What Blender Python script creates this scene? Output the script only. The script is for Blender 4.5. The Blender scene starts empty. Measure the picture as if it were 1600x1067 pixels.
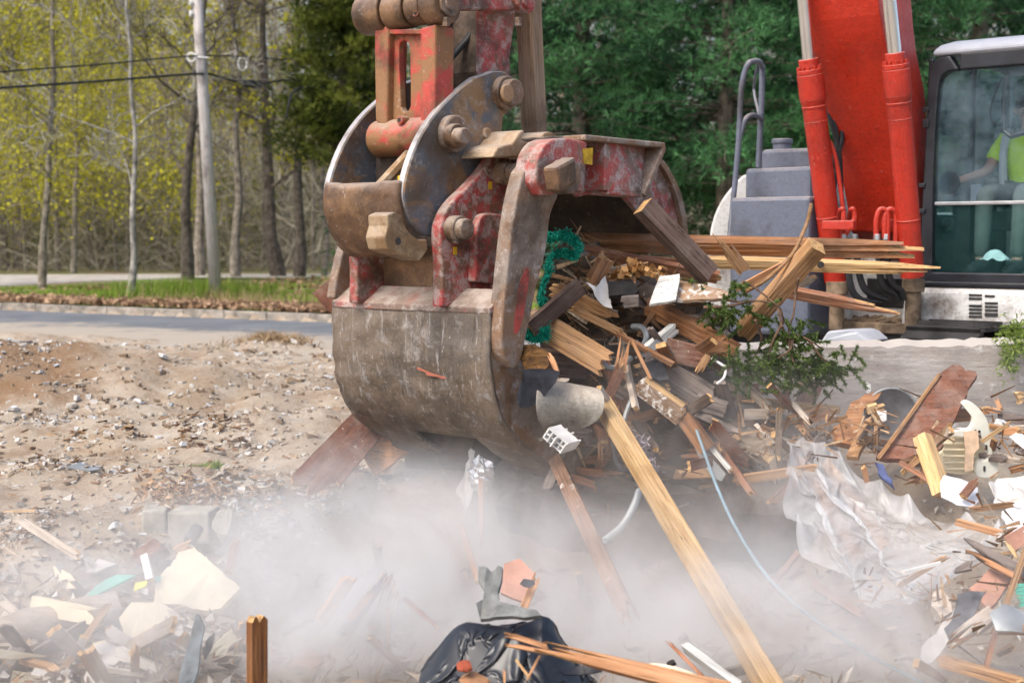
import bpy, bmesh, math, random
import numpy as np
from mathutils import Vector as V3, Matrix, noise

sc = bpy.context.scene
col = sc.collection
R = math.radians
random.seed(7)
rng = np.random.default_rng(11)

# ---------------------------------------------------------------- camera, sky, sun, exposure
F = 2222.0                                   # focal length in photograph pixels (50 mm on 36 mm over 1600)
PITCH = math.atan((533.5 - 370.0) / F)       # the horizon sits at row 370
CAM = V3((0.0, 0.0, 1.5))
cd = bpy.data.cameras.new('camera')
cd.lens = 50.0; cd.sensor_width = 36.0; cd.clip_start = 0.1; cd.clip_end = 3000.0
cam = bpy.data.objects.new('camera', cd); col.objects.link(cam)
cam.location = CAM; cam.rotation_euler = (R(90) - PITCH, 0, 0)
cd.dof.use_dof = True; cd.dof.focus_distance = 7.8; cd.dof.aperture_fstop = 2.7
sc.camera = cam

SUN_AZ = V3((-0.72, -0.69, 0)).normalized(); SUN_EL = R(52)
world = bpy.data.worlds.new('World'); sc.world = world; world.use_nodes = True
wn = world.node_tree.nodes; wl_ = world.node_tree.links
sky = wn.new('ShaderNodeTexSky'); sky.sky_type = 'NISHITA'; sky.sun_disc = False
sky.sun_elevation = SUN_EL; sky.sun_rotation = math.atan2(SUN_AZ.x, SUN_AZ.y)
sky.air_density = 1.0; sky.dust_density = 4.0; sky.ozone_density = 0.6
bg = wn['Background']; bg.inputs['Strength'].default_value = 0.15
wl_.new(sky.outputs[0], bg.inputs[0])
sl = bpy.data.lights.new('sun', 'SUN'); sl.energy = 1.45; sl.angle = R(24); sl.color = (1.0, 0.95, 0.87)
sun = bpy.data.objects.new('sun', sl); col.objects.link(sun)
sd = V3((SUN_AZ.x * math.cos(SUN_EL), SUN_AZ.y * math.cos(SUN_EL), math.sin(SUN_EL)))
sun.rotation_euler = sd.to_track_quat('Z', 'Y').to_euler(); sun.location = (-8, -8, 14)
sc.view_settings.view_transform = 'Standard'; sc.view_settings.look = 'None'
sc.view_settings.exposure = 0.92; sc.view_settings.gamma = 1.0
sc.view_settings.use_curve_mapping = False
sc.render.engine = 'CYCLES'
cy = sc.cycles
cy.use_denoising = True; cy.max_bounces = 8; cy.diffuse_bounces = 3; cy.glossy_bounces = 3
cy.transparent_max_bounces = 16; cy.transmission_bounces = 6; cy.volume_bounces = 3
cy.volume_step_rate = 1.0; cy.volume_max_steps = 128
cy.use_adaptive_sampling = True; cy.adaptive_threshold = 0.03; cy.adaptive_min_samples = 16

# ---------------------------------------------------------------- pixel rays of the photograph -> points in the place
_cp, _sp = math.cos(PITCH), math.sin(PITCH)
def ray(px, py):
    a = (px - 800.0) / F; b = -(py - 533.5) / F
    return V3((a, _cp + b * _sp, -_sp + b * _cp))
def at(px, py, Y):
    d = ray(px, py); return CAM + d * (Y / d.y)
def onz(px, py, z):
    d = ray(px, py); return CAM + d * ((z - CAM.z) / d.z)
def onp(px, py, P0, n):
    d = ray(px, py); return CAM + d * ((P0 - CAM).dot(n) / d.dot(n))
def proj(p):
    q = V3(p) - CAM; depth = q.y * _cp - q.z * _sp
    return 800 + F * q.x / depth, 533.5 - F * (q.z * _cp + q.y * _sp) / depth
def sstep(a, b, x):
    t = min(1.0, max(0.0, (x - a) / (b - a))); return t * t * (3 - 2 * t)

# ---------------------------------------------------------------- objects, tags
WL = {}
def tag(o, label=None, cat=None, group=None, kind=None):
    if label: o['label'] = label
    if cat: o['category'] = cat
    if group: o['group'] = group
    if kind: o['kind'] = kind
    return o
def empty(name, loc, label, cat, group=None):
    o = bpy.data.objects.new(name, None); col.objects.link(o); o.location = loc; o.empty_display_size = 0.2
    WL[o.name] = V3(loc); return tag(o, label, cat, group)
def link(name, me, parent=None, loc=None):
    o = bpy.data.objects.new(name, me); col.objects.link(o)
    if parent is not None:
        o.parent = parent
    WL[o.name] = V3(loc) if loc is not None else V3((0, 0, 0))
    return o

class MB:
    """collects geometry in world space, built as ONE mesh object"""
    def __init__(s): s.v = []; s.f = []; s.m = []
    def add(s, vs, fs, mi=0):
        b = len(s.v); s.v += [V3(p) for p in vs]; s.f += [tuple(b + i for i in f) for f in fs]; s.m += [mi] * len(fs); return s
    def prism(s, pts, ext, mi=0):
        n = len(pts); ext = V3(ext)
        q = [V3(p) for p in pts] + [V3(p) + ext for p in pts]
        return s.add(q, [tuple(range(n - 1, -1, -1)), tuple(range(n, 2 * n))] + [(i, (i + 1) % n, n + (i + 1) % n, n + i) for i in range(n)], mi)
    def box(s, c, ax, ay, az, mi=0):
        c, ax, ay, az = V3(c), V3(ax), V3(ay), V3(az)
        q = [c + ax * i + ay * j + az * k for k in (-1, 1) for j in (-1, 1) for i in (-1, 1)]
        return s.add(q, [(0, 2, 3, 1), (4, 5, 7, 6), (0, 1, 5, 4), (2, 6, 7, 3), (0, 4, 6, 2), (1, 3, 7, 5)], mi)
    def abox(s, x0, x1, y0, y1, z0, z1, mi=0):
        return s.box(((x0 + x1) / 2, (y0 + y1) / 2, (z0 + z1) / 2), ((x1 - x0) / 2, 0, 0), (0, (y1 - y0) / 2, 0), (0, 0, (z1 - z0) / 2), mi)
    def tube(s, pts, r, n=10, caps=True, mi=0):
        pts = [V3(p) for p in pts]; k = len(pts)
        rr = r if isinstance(r, (list, tuple)) else [r] * k
        t0 = (pts[1] - pts[0]).normalized()
        u = t0.orthogonal().normalized(); ring = []
        for i in range(k):
            t = (pts[min(i + 1, k - 1)] - pts[max(i - 1, 0)]).normalized()
            u = (u - t * u.dot(t)).normalized(); w = t.cross(u)
            ring.append([pts[i] + (u * math.cos(2 * math.pi * j / n) + w * math.sin(2 * math.pi * j / n)) * rr[i] for j in range(n)])
        vs = [p for q in ring for p in q]
        fs = [(i * n + j, i * n + (j + 1) % n, (i + 1) * n + (j + 1) % n, (i + 1) * n + j) for i in range(k - 1) for j in range(n)]
        if caps: fs += [tuple(range(n - 1, -1, -1)), tuple((k - 1) * n + j for j in range(n))]
        return s.add(vs, fs, mi)
    def cyl(s, p, axis, r, n=24, mi=0):
        p = V3(p); return s.tube([p, p + V3(axis)], r, n, True, mi)
    def build(s, name, mats, parent=None, bevel=0.0, smooth=False, seg=2):
        off = WL[parent.name] if parent is not None else None
        if off is None:
            c = sum(s.v, V3((0, 0, 0))) / max(1, len(s.v)); off = V3((c.x, c.y, min(p.z for p in s.v)))
            loc = off
        else: loc = V3((0, 0, 0))
        me = bpy.data.meshes.new(name)
        me.from_pydata([tuple(p - off) for p in s.v], [], s.f)
        mats = mats if isinstance(mats, (list, tuple)) else [mats]
        for m in mats: me.materials.append(m)
        if len(mats) > 1: me.polygons.foreach_set('material_index', s.m)
        bm = bmesh.new(); bm.from_mesh(me); bmesh.ops.recalc_face_normals(bm, faces=bm.faces); bm.to_mesh(me); bm.free()
        if smooth: me.polygons.foreach_set('use_smooth', [True] * len(me.polygons))
        o = link(name, me, parent, off); o.location = loc
        if smooth and smooth != 'all':
            try: me.set_sharp_from_angle(angle=R(35))
            except Exception: pass
        if bevel:
            b = o.modifiers.new('bevel', 'BEVEL'); b.width = bevel; b.segments = seg; b.limit_method = 'ANGLE'; b.angle_limit = R(32)
            b.harden_normals = False
        return o

def cloud(name, arr, mat, parent=None, tone=None):
    """arr (N,k,3): N loose faces of k corners, ONE object"""
    arr = np.asarray(arr, dtype=np.float32); N, k, _ = arr.shape
    off = WL[parent.name] if parent is not None else V3((0, 0, 0))
    me = bpy.data.meshes.new(name)
    me.vertices.add(N * k); me.vertices.foreach_set('co', (arr - np.array(off, dtype=np.float32)).ravel())
    me.loops.add(N * k); me.loops.foreach_set('vertex_index', np.arange(N * k, dtype=np.int32))
    me.polygons.add(N); me.polygons.foreach_set('loop_start', np.arange(0, N * k, k, dtype=np.int32))
    me.update(calc_edges=True)
    if tone is not None:
        a = me.attributes.new('tone', 'FLOAT', 'FACE'); a.data.foreach_set('value', np.resize(np.asarray(tone, dtype=np.float32), N))
    me.materials.append(mat)
    return link(name, me, parent, off)

def spline(pts, n=6):
    pts = [V3(p) for p in pts]; out = []
    q = [pts[0] * 2 - pts[1]] + pts + [pts[-1] * 2 - pts[-2]]
    for i in range(1, len(q) - 2):
        a, b, c, d = q[i - 1], q[i], q[i + 1], q[i + 2]
        for j in range(n):
            t = j / n
            out.append(0.5 * ((2 * b) + (c - a) * t + (2 * a - 5 * b + 4 * c - d) * t * t + (3 * b - a - 3 * c + d) * t ** 3))
    out.append(pts[-1]); return out

# ---------------------------------------------------------------- materials
class NT:
    def __init__(s, name):
        s.mat = bpy.data.materials.new(name); s.mat.use_nodes = True
        s.n = s.mat.node_tree.nodes; s.l = s.mat.node_tree.links; s.b = s.n['Principled BSDF']; s.out = s.n['Material Output']
    def new(s, t, **kw):
        o = s.n.new(t)
        for k, v in kw.items():
            if k in o.inputs: o.inputs[k].default_value = v
            else: setattr(o, k, v)
        return o
    def coord(s, scale=(1, 1, 1), rand=True, kind='Object'):
        tc = s.new('ShaderNodeTexCoord'); mp = s.new('ShaderNodeMapping'); mp.inputs['Scale'].default_value = scale
        s.l.new(tc.outputs[kind], mp.inputs['Vector'])
        if rand:
            oi = s.new('ShaderNodeObjectInfo'); mu = s.new('ShaderNodeVectorMath', operation='SCALE'); mu.inputs[0].default_value = (37, 91, 53)
            s.l.new(oi.outputs['Random'], mu.inputs['Scale']); s.l.new(mu.outputs[0], mp.inputs['Location'])
        return mp.outputs[0]
    def noise(s, vec, scale, detail=6, rough=0.6, dist=0.0):
        o = s.new('ShaderNodeTexNoise'); o.inputs['Scale'].default_value = scale; o.inputs['Detail'].default_value = detail
        o.inputs['Roughness'].default_value = rough; o.inputs['Distortion'].default_value = dist
        s.l.new(vec, o.inputs['Vector']); return o.outputs[0]
    def ramp(s, fac, stops, interp='LINEAR'):
        o = s.new('ShaderNodeValToRGB'); r = o.color_ramp; r.interpolation = interp
        while len(r.elements) < len(stops): r.elements.new(0.5)
        for e, (p, c) in zip(r.elements, stops):
            e.position = p; e.color = (c, c, c, 1) if not isinstance(c, (tuple, list)) else (*c, 1)
        s.l.new(fac, o.inputs[0]); return o.outputs[0]
    def mix(s, fac, a, b, mode='MIX'):
        o = s.new('ShaderNodeMix', data_type='RGBA', blend_type=mode)
        for k, v in ((0, fac), (6, a), (7, b)):
            if hasattr(v, 'is_linked'): s.l.new(v, o.inputs[k])
            else: o.inputs[k].default_value = v if k == 0 else (*v, 1)
        return o.outputs[2]
    def math(s, op, a, b=0.5, clamp=False):
        o = s.new('ShaderNodeMath', operation=op, use_clamp=clamp)
        for k, v in ((0, a), (1, b)):
            if hasattr(v, 'is_linked'): s.l.new(v, o.inputs[k])
            else: o.inputs[k].default_value = v
        return o.outputs[0]
    def attr(s, name):
        o = s.new('ShaderNodeAttribute'); o.attribute_name = name; return o.outputs['Fac']
    def bump(s, h, strength=0.4, dist=0.02):
        o = s.new('ShaderNodeBump'); o.inputs['Strength'].default_value = strength; o.inputs['Distance'].default_value = dist
        s.l.new(h, o.inputs['Height']); s.l.new(o.outputs[0], s.b.inputs['Normal'])
    def done(s, colr, rough=0.7, metal=0.0, spec=0.5):
        for k, v in (('Base Color', colr), ('Roughness', rough), ('Metallic', metal)):
            if hasattr(v, 'is_linked'): s.l.new(v, s.b.inputs[k])
            else: s.b.inputs[k].default_value = (*v, 1) if k == 'Base Color' else v
        s.b.inputs['Specular IOR Level'].default_value = spec
        return s.mat

def plain(name, c, rough=0.6, metal=0.0, var=0.12, scale=9.0, bump=0.15, spec=0.4):
    t = NT(name); v = t.coord(); n = t.noise(v, scale, 5)
    lo = tuple(x * (1 - var * 2) for x in c); hi = tuple(min(1, x * (1 + var)) for x in c)
    t.bump(n, bump, 0.01)
    return t.done(t.ramp(n, [(0.3, lo), (0.7, hi)]), rough, metal, spec)

def wood(name, c0, c1, c2, rough=0.8, dusty=0.25, spots=0.0, dustc=(0.36, 0.31, 0.27)):
    """grain along local X; c0 dark streak, c1 body, c2 pale"""
    t = NT(name); v = t.coord((1.2, 16, 16))
    g = t.noise(v, 2.2, 8, 0.65, 0.35)
    v2 = t.coord((0.8, 60, 60)); fine = t.noise(v2, 2.0, 4, 0.6)
    base = t.ramp(g, [(0.28, c0), (0.48, c1), (0.72, c2)])
    base = t.mix(t.ramp(fine, [(0.35, 0.55), (0.6, 0.0)]), base, c0, 'MIX')
    oi = t.new('ShaderNodeObjectInfo'); hs = t.new('ShaderNodeHueSaturation')
    t.l.new(base, hs.inputs['Color'])
    mr = t.new('ShaderNodeMapRange'); mr.inputs['To Min'].default_value = 0.75; mr.inputs['To Max'].default_value = 1.2
    t.l.new(oi.outputs['Random'], mr.inputs[0]); t.l.new(mr.outputs[0], hs.inputs['Value'])
    base = hs.outputs[0]
    vc = t.coord((0.5, 26, 26)); ck = t.noise(vc, 1.7, 3, 0.5, 0.2)
    base = t.mix(t.ramp(ck, [(0.485, 0.0), (0.497, 0.85), (0.503, 0.85), (0.515, 0.0)]), base, tuple(x * 0.3 for x in c0))
    v3 = t.coord((1, 1, 1)); d = t.noise(v3, 5.0, 7, 0.7)
    base = t.mix(t.ramp(d, [(0.45, 0.0), (0.72, dusty)]), base, dustc)
    dk = t.noise(v3, 2.1, 5, 0.6)
    base = t.mix(t.ramp(dk, [(0.30, 0.65), (0.46, 0.0)]), base, tuple(x * 0.35 for x in c0))
    if spots:
        sp = t.noise(v3, 16.0, 9, 0.78, 0.6); base = t.mix(t.ramp(sp, [(0.64 - spots * 0.16, 0.0), (0.67 - spots * 0.16, 0.85)]), base, (0.68, 0.66, 0.62))
    t.bump(t.math('ADD', g, fine), 0.55, 0.006)
    return t.done(base, rough, 0, 0.25)

def worn(name, paint, rust, grey, pa=0.5, ga=0.4, streak=0.0, scale=3.0, rough=0.62, dust=0.25, metal=0.0, chips=0.5, grime=0.8):
    """worn machine steel: paint flaking to rust and bare grey metal, dust, scratches"""
    t = NT(name); v = t.coord((1, 1, 1), rand=False)
    n1 = t.noise(v, scale, 12, 0.72, 0.6); n2 = t.noise(v, scale * 2.6, 12, 0.78, 0.3); n3 = t.noise(v, scale * 9, 8, 0.75)
    n4 = t.noise(v, scale * 0.7, 8, 0.65); n5 = t.noise(v, scale * 22, 5, 0.7)
    c = t.mix(t.ramp(n1, [(pa - 0.06, 0.0), (pa + 0.03, 1.0)]), paint, rust)
    c = t.mix(t.ramp(n2, [(1 - ga - 0.04, 0.0), (1 - ga + 0.05, 0.85)]), c, grey)
    c = t.mix(t.ramp(n4, [(0.38, grime), (0.50, 0.0)]), c, tuple(x * 0.30 for x in rust))
    c = t.mix(t.ramp(n5, [(0.30, 0.45), (0.50, 0.0), (0.55, 0.0), (0.8, 0.0)]), c, tuple(x * 0.35 for x in rust))
    c = t.mix(t.ramp(n3, [(0.62, 0.0), (0.65, chips)]), c, (0.52, 0.49, 0.47))
    c = t.mix(t.ramp(n3, [(0.33, min(0.7, chips + .1)), (0.37, 0.0)]), c, (0.03, 0.022, 0.018))
    if streak:
        vs = t.coord((16, 16, 1.1), rand=False); s = t.noise(vs, 2.0, 10, 0.75, 0.8)
        c = t.mix(t.ramp(s, [(0.57, 0.0), (0.63, streak)]), c, (0.36, 0.34, 0.33))
        c = t.mix(t.ramp(s, [(0.36, streak), (0.43, 0.0)]), c, (0.045, 0.033, 0.026))
        vw = t.coord((5, 5, 26), rand=False); w = t.noise(vw, 1.6, 10, 0.8, 2.0)
        c = t.mix(t.ramp(w, [(0.63, 0.0), (0.66, streak)]), c, (0.50, 0.48, 0.46))
    ge = t.new('ShaderNodeNewGeometry'); sz = t.new('ShaderNodeSeparateXYZ'); t.l.new(ge.outputs['Normal'], sz.inputs[0])
    du = t.math('ADD', t.math('MULTIPLY', sz.outputs[2], 0.5), n2)
    c = t.mix(t.ramp(du, [(0.62, 0.0), (1.05, dust * 2.2)]), c, (0.42, 0.35, 0.29))
    t.bump(t.math('ADD', t.math('MULTIPLY', n2, 0.6), n3), 0.55, 0.012)
    rr = t.ramp(n2, [(0.3, rough - 0.2), (0.7, rough + 0.15)])
    return t.done(c, rr, metal, 0.5)

def leafy(name, lo, hi, trans=0.25, rough=0.6):
    t = NT(name); a = t.attr('tone'); c = t.ramp(a, [(0.0, lo), (1.0, hi)])
    t.done(c, rough, 0, 0.2)
    tr = t.new('ShaderNodeBsdfTranslucent'); t.l.new(c, tr.inputs[0])
    mx = t.new('ShaderNodeMixShader'); mx.inputs[0].default_value = trans
    t.l.new(t.b.outputs[0], mx.inputs[1]); t.l.new(tr.outputs[0], mx.inputs[2]); t.l.new(mx.outputs[0], t.out.inputs['Surface'])
    return t.mat

M = {}
M['pine'] = wood('fresh_pine', (.34, .19, .075), (.58, .38, .18), (.74, .54, .31), dusty=0.15)
M['tan'] = wood('tan_wood', (.20, .10, .045), (.40, .22, .10), (.55, .34, .17), dusty=0.25)
M['brown'] = wood('brown_wood', (.10, .045, .02), (.27, .12, .05), (.40, .20, .09), dusty=0.25)
M['red'] = wood('reddish_wood', (.15, .062, .034), (.31, .135, .072), (.43, .22, .125), dusty=0.3)
M['mahog'] = wood('red_brown_board', (.11, .04, .022), (.22, .085, .048), (.30, .13, .08), dusty=0.5, spots=0.12)
M['grey'] = wood('weathered_wood', (.07, .055, .05), (.17, .135, .12), (.30, .25, .22), dusty=0.4)
M['purple'] = wood('stained_wood', (.055, .035, .03), (.125, .08, .065), (.20, .14, .115), dusty=0.25)
M['dark'] = wood('dark_wood', (.025, .018, .013), (.07, .045, .032), (.14, .095, .07), dusty=0.25)
M['pale'] = wood('dusty_wood', (.30, .23, .17), (.48, .39, .31), (.60, .52, .44), dusty=0.6, dustc=(.55, .52, .49))
M['chipped'] = wood('chipped_paint_wood', (.16, .09, .05), (.32, .20, .12), (.42, .3, .2), dusty=0.4, spots=0.75)
M['whitewood'] = wood('white_painted_wood', (.40, .39, .36), (.66, .66, .63), (.76, .76, .74), dusty=0.25)
M['orange'] = wood('orange_splinter_wood', (.28, .125, .055), (.50, .25, .12), (.64, .40, .23), dusty=0.15)
M['char'] = plain('charred_wood', (.022, .018, .016), 0.75, 0, 0.5, 14, 0.8)
M['post'] = wood('wet_post_wood', (.10, .035, .012), (.27, .105, .03), (.42, .20, .07), dusty=0.1)
M['fresh'] = plain('torn_wood', (.50, .30, .13), 0.9, 0, 0.3, 40, 0.8)
# ---------------------------------------------------------------- the ground and the road
KX, KY = -10.5, 29.2; KD = V3((0.865, -0.503, 0)).normalized(); KN = V3((0.503, 0.865, 0)).normalized()
def kdist(x, y): return (x - KX) * KN.x + (y - KY) * KN.y
def nz(x, y, s, oct=4): return noise.fractal((x * s, y * s, 3.7), 1.0, 2.0, oct)
def bumpm(x, y, cx, cy, rx, ry): return math.exp(-((x - cx) / rx) ** 2 - ((y - cy) / ry) ** 2)
def hgt(x, y):
    s = kdist(x, y)
    if s > 0.05: return 0.11 + 0.03 * nz(x, y, 0.4) * sstep(1, 4, s) + 0.0
    edge = sstep(-4.2, -5.6, s)                       # 1 on the building plot, 0 under the road
    z = -0.03
    far = sstep(5.2, 7.0, y) * edge
    z += edge * (0.045 + 0.05 * nz(x, y, 1.1)) + far * (0.04 * nz(x, y, 0.9, 3) + 0.075 * nz(x, y, 2.4, 5) + 0.03 * nz(x, y, 7.0, 4))
    z += 0.46 * bumpm(x, y, -4.9, 13.2, 1.5, 0.9) + 0.20 * bumpm(x, y, -3.3, 13.6, 1.2, 0.7) + 0.16 * bumpm(x, y, -2.2, 10.4, 1.0, 0.5)
    z += 0.13 * bumpm(x, y, -3.25, 18.9, 0.55, 0.4) + 0.10 * bumpm(x, y, -2.0, 8.2, 0.5, 0.35) + 0.12 * bumpm(x, y, -7.4, 20.6, 1.6, 0.6)
    yb = 7.25 + 0.2 * nz(x * 1.3, 2.0, 0.8) + 1.75 * sstep(-2.1, -0.7, x) + 0.3 * sstep(0.5, 2.5, x)
    pit = sstep(4.0, 4.9, y) * (1 - sstep(yb - 1.2, yb, y))
    deep = sstep(6.2, 7.0, y) * sstep(-1.9, -0.6, x)
    z -= pit * (0.42 + 0.28 * deep)
    z += pit * 0.10 * nz(x, y, 3.0, 5)
    z += 0.95 * bumpm(x, y, 2.6, 8.0, 1.0, 0.8) * sstep(9.6, 8.6, y)
    return z
def axis(segs):
    out = []
    for a, b, st in segs:
        n = max(1, int(round((b - a) / st))); out += [a + (b - a) * i / n for i in range(n)]
    return out + [segs[-1][1]]
gx = axis([(-400, -60, 85), (-60, -14, 6), (-14, -7, 0.5), (-7, 4.5, 0.085), (4.5, 12, 0.6), (12, 60, 8), (60, 400, 85)])
gy = axis([(-30, 2, 4), (2, 4, 0.4), (4, 9.5, 0.075), (9.5, 16, 0.13), (16, 31, 0.3), (31, 60, 2.5), (60, 200, 20), (200, 900, 140)])
gv = [(x, y, hgt(x, y)) for y in gy for x in gx]; nx = len(gx)
gf = [(j * nx + i, j * nx + i + 1, (j + 1) * nx + i + 1, (j + 1) * nx + i) for j in range(len(gy) - 1) for i in range(nx - 1)]
def ground_mat():
    t = NT('bare_dirt'); v = t.coord((1, 1, 1), rand=False)
    a = t.noise(v, 0.55, 6, 0.6, 0.4); b = t.noise(v, 3.2, 9, 0.7); c = t.noise(v, 16, 7, 0.75); e = t.noise(v, 48, 4, 0.7)
    dirt = t.ramp(a, [(0.32, (.31, .24, .17)), (0.5, (.385, .315, .24)), (0.68, (.45, .395, .325))])
    dirt = t.mix(t.ramp(b, [(0.38, 0.8), (0.52, 0.0)]), dirt, (.25, .175, .115))
    dirt = t.mix(t.ramp(b, [(0.55, 0.0), (0.72, 0.7)]), dirt, (.50, .45, .385))
    dirt = t.mix(t.ramp(c, [(0.60, 0.0), (0.68, 0.8)]), dirt, (.56, .52, .46))
    dirt = t.mix(t.ramp(c, [(0.30, 0.7), (0.40, 0.0)]), dirt, (.16, .11, .07))
    dirt = t.mix(t.ramp(e, [(0.62, 0.0), (0.70, 0.6)]), dirt, (.50, .40, .29))
    dm = t.new('ShaderNodeVectorMath', operation='DISTANCE'); t.l.new(v, dm.inputs[0]); dm.inputs[1].default_value = (-5.0, 13.0, .2)
    dirt = t.mix(t.ramp(t.math('ADD', t.math('MULTIPLY', dm.outputs['Value'], .5), t.math('MULTIPLY', b, .5)), [(.75, .75), (1.0, 0.0)]), dirt, (.20, .115, .058))
    litter = t.ramp(b, [(0.30, (.10, .07, .045)), (0.5, (.22, .16, .105)), (0.7, (.30, .25, .17))])
    litter = t.mix(t.ramp(a, [(0.45, 0.0), (0.58, 0.75)]), litter, (.10, .16, .03))
    sx = t.new('ShaderNodeSeparateXYZ'); t.l.new(v, sx.inputs[0])
    d = t.math('ADD', t.math('MULTIPLY', sx.outputs[0], KN.x), t.math('MULTIPLY', sx.outputs[1], KN.y))
    s = t.math('SUBTRACT', d, KX * KN.x + KY * KN.y)
    cl = t.mix(t.math('GREATER_THAN', s, 0.0), dirt, litter)
    t.bump(t.math('ADD', b, t.math('MULTIPLY', c, 0.5)), 0.9, 0.05)
    return t.done(cl, 0.95, 0, 0.1)
me = bpy.data.meshes.new('ground'); me.from_pydata(gv, [], gf); me.materials.append(ground_mat())
me.polygons.foreach_set('use_smooth', [True] * len(me.polygons))
tag(link('ground', me), kind='structure')

def strip(name, s0, s1, a0, a1, z, mat, seg=60):
    vs, fs = [], []
    for i in range(seg + 1):
        a = a0 + (a1 - a0) * i / seg
        for s in (s0, s1):
            p = V3((KX, KY, z)) + KD * a + KN * s; vs.append(tuple(p))
    fs = [(2 * i, 2 * i + 2, 2 * i + 3, 2 * i + 1) for i in range(seg)]
    me = bpy.data.meshes.new(name); me.from_pydata(vs, [], fs); me.materials.append(mat)
    return tag(link(name, me), kind='structure')
def road_mat():
    t = NT('worn_asphalt'); v = t.coord((1, 1, 1), rand=False)
    a = t.noise(v, 0.7, 7, 0.65, 0.5); b = t.noise(v, 30, 4, 0.7)
    c = t.ramp(a, [(0.35, (.115, .125, .14)), (0.6, (.17, .18, .195))]); c = t.mix(t.ramp(b, [(0.4, 0.35), (0.62, 0)]), c, (.07, .075, .08))
    v2 = t.coord((1, 1, 1), rand=False); m = t.noise(v2, 1.4, 8, 0.7, 1.0)
    sx = t.new('ShaderNodeSeparateXYZ'); t.l.new(v, sx.inputs[0])
    s = t.math('SUBTRACT', t.math('ADD', t.math('MULTIPLY', sx.outputs[0], KN.x), t.math('MULTIPLY', sx.outputs[1], KN.y)), KX * KN.x + KY * KN.y)
    near = t.math('MULTIPLY', t.math('ADD', s, 2.2), -0.16)
    c = t.mix(t.ramp(t.math('ADD', m, near), [(0.52, 0.0), (0.70, 0.9)]), c, (.36, .31, .25))
    t.bump(b, 0.3, 0.01); return t.done(c, 0.9, 0, 0.2)
strip('road', -6.2, -0.02, -60, 90, 0.004, road_mat())
# kerb: cast stones end to end
km = plain('kerb_concrete', (.30, .265, .225), 0.9, 0, 0.3, 5, 0.5)
ke = empty('kerb', V3((KX, KY, 0)), None, None); ke['kind'] = 'structure'
for i in range(-8, 34):
    a = i * 1.0; m = MB(); c = V3((KX, KY, 0.055)) + KD * (a + 0.5) + KN * (0.09 + random.uniform(-.006, .006))
    m.box(c + V3((0, 0, random.uniform(-.008, .008))), KD * 0.494, KN * 0.085, V3((0, 0, 0.085)))
    m.build('kerb_stone', km, ke, 0.015)
def verge_mat():
    t = NT('rough_turf'); v = t.coord((1, 1, 1), rand=False)
    a = t.noise(v, 0.35, 6, 0.6, 0.5); b = t.noise(v, 5, 7, 0.7)
    g = t.ramp(b, [(0.35, (.08, .16, .02)), (0.65, (.17, .29, .045))])
    br = t.ramp(b, [(0.3, (.16, .11, .07)), (0.65, (.33, .25, .17))])
    return t.done(t.mix(t.ramp(a, [(0.44, 0), (0.56, 1)]), br, g), 0.95, 0, 0.1)
def polysheet(name, pix, z, mat):
    m = bpy.data.meshes.new(name); pts = [onz(px, py, z) for px, py in pix]
    m.from_pydata([tuple(p) for p in pts], [], [tuple(range(len(pts)))]); m.materials.append(mat)
    o = link(name, m); return tag(o, kind='structure')
strip('grass_verge', 0.18, 14, -25, 60, 0.155, verge_mat())
pm = plain('pale_path', (.40, .37, .335), 0.95, 0, 0.2, 2.0, 0.3, 0.1)
polysheet('path', [(-500, 470), (0, 447), (130, 440), (300, 434), (560, 434), (900, 434), (900, 428), (540, 428), (300, 428), (0, 429), (-500, 429)], 0.165, pm)

# grass, leaf litter, tall weeds: nobody could count them
grassm = leafy('grass_blades', (.09, .165, .018), (.28, .38, .05), 0.3)
def blades(N, fx, h0, h1, w, lean=0.35):
    P = np.array([fx() for _ in range(N)]); H = rng.uniform(h0, h1, N)
    ang = rng.uniform(0, 2 * np.pi, N); d = np.stack([np.cos(ang), np.sin(ang), np.zeros(N)], 1)
    tip = P + np.stack([rng.normal(0, lean, N) * H, rng.normal(0, lean, N) * H, H], 1)
    return np.stack([P - d * w, P + d * w, tip], 1)
def f_verge():
    while True:
        a = random.uniform(-6, 24); s = random.uniform(0.4, 11) if random.random() < .75 else random.uniform(11, 30)
        p = V3((KX, KY, 0.15)) + KD * a + KN * s
        if noise.noise((p.x * 0.33, p.y * 0.33, 1.0)) + 0.25 * noise.noise((p.x * 2, p.y * 2, 4)) > -0.02 + (0.5 if s < 1.6 else 0) - (.3 if 2 < s < 5 else 0): return tuple(p)
tag(cloud('grass', blades(60000, f_verge, 0.04, 0.13, 0.014), grassm, None, rng.uniform(0, 1, 60000)), kind='stuff')
def f_tall():
    a = random.gauss(2.0, .7); s = abs(random.gauss(3.0, 1.0)) + .5; p = V3((KX, KY, 0.15)) + KD * a + KN * s; return tuple(p)
tag(cloud('tall_grass', blades(2600, f_tall, 0.15, 0.55, 0.012, 0.25), grassm, None, rng.uniform(0, .8, 3500)), kind='stuff')
litm = leafy('dead_leaves', (.16, .09, .05), (.50, .34, .22), 0.1, 0.9)
def flakes(P, size, up=0.5, thin=1.0):
    N = len(P); a = rng.normal(size=(N, 3)); a[:, 2] *= up; a /= np.linalg.norm(a, axis=1, keepdims=True)
    b = np.cross(a, rng.normal(size=(N, 3))); b /= np.linalg.norm(b, axis=1, keepdims=True)
    s = (size * rng.uniform(.6, 1.3, N))[:, None]; a = a * s; b = b * s * thin
    return np.stack([P - a, P + b, P + a, P - b], 1)
LP = []
for _ in range(15000):
    a = random.uniform(-5, 24); s = abs(random.gauss(0.3, 0.9)) + 0.2 if random.random() < .6 else random.uniform(5, 26)
    p = V3((KX, KY, 0.17)) + KD * a + KN * s; LP.append((p.x, p.y, p.z + random.uniform(0, .05)))
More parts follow.
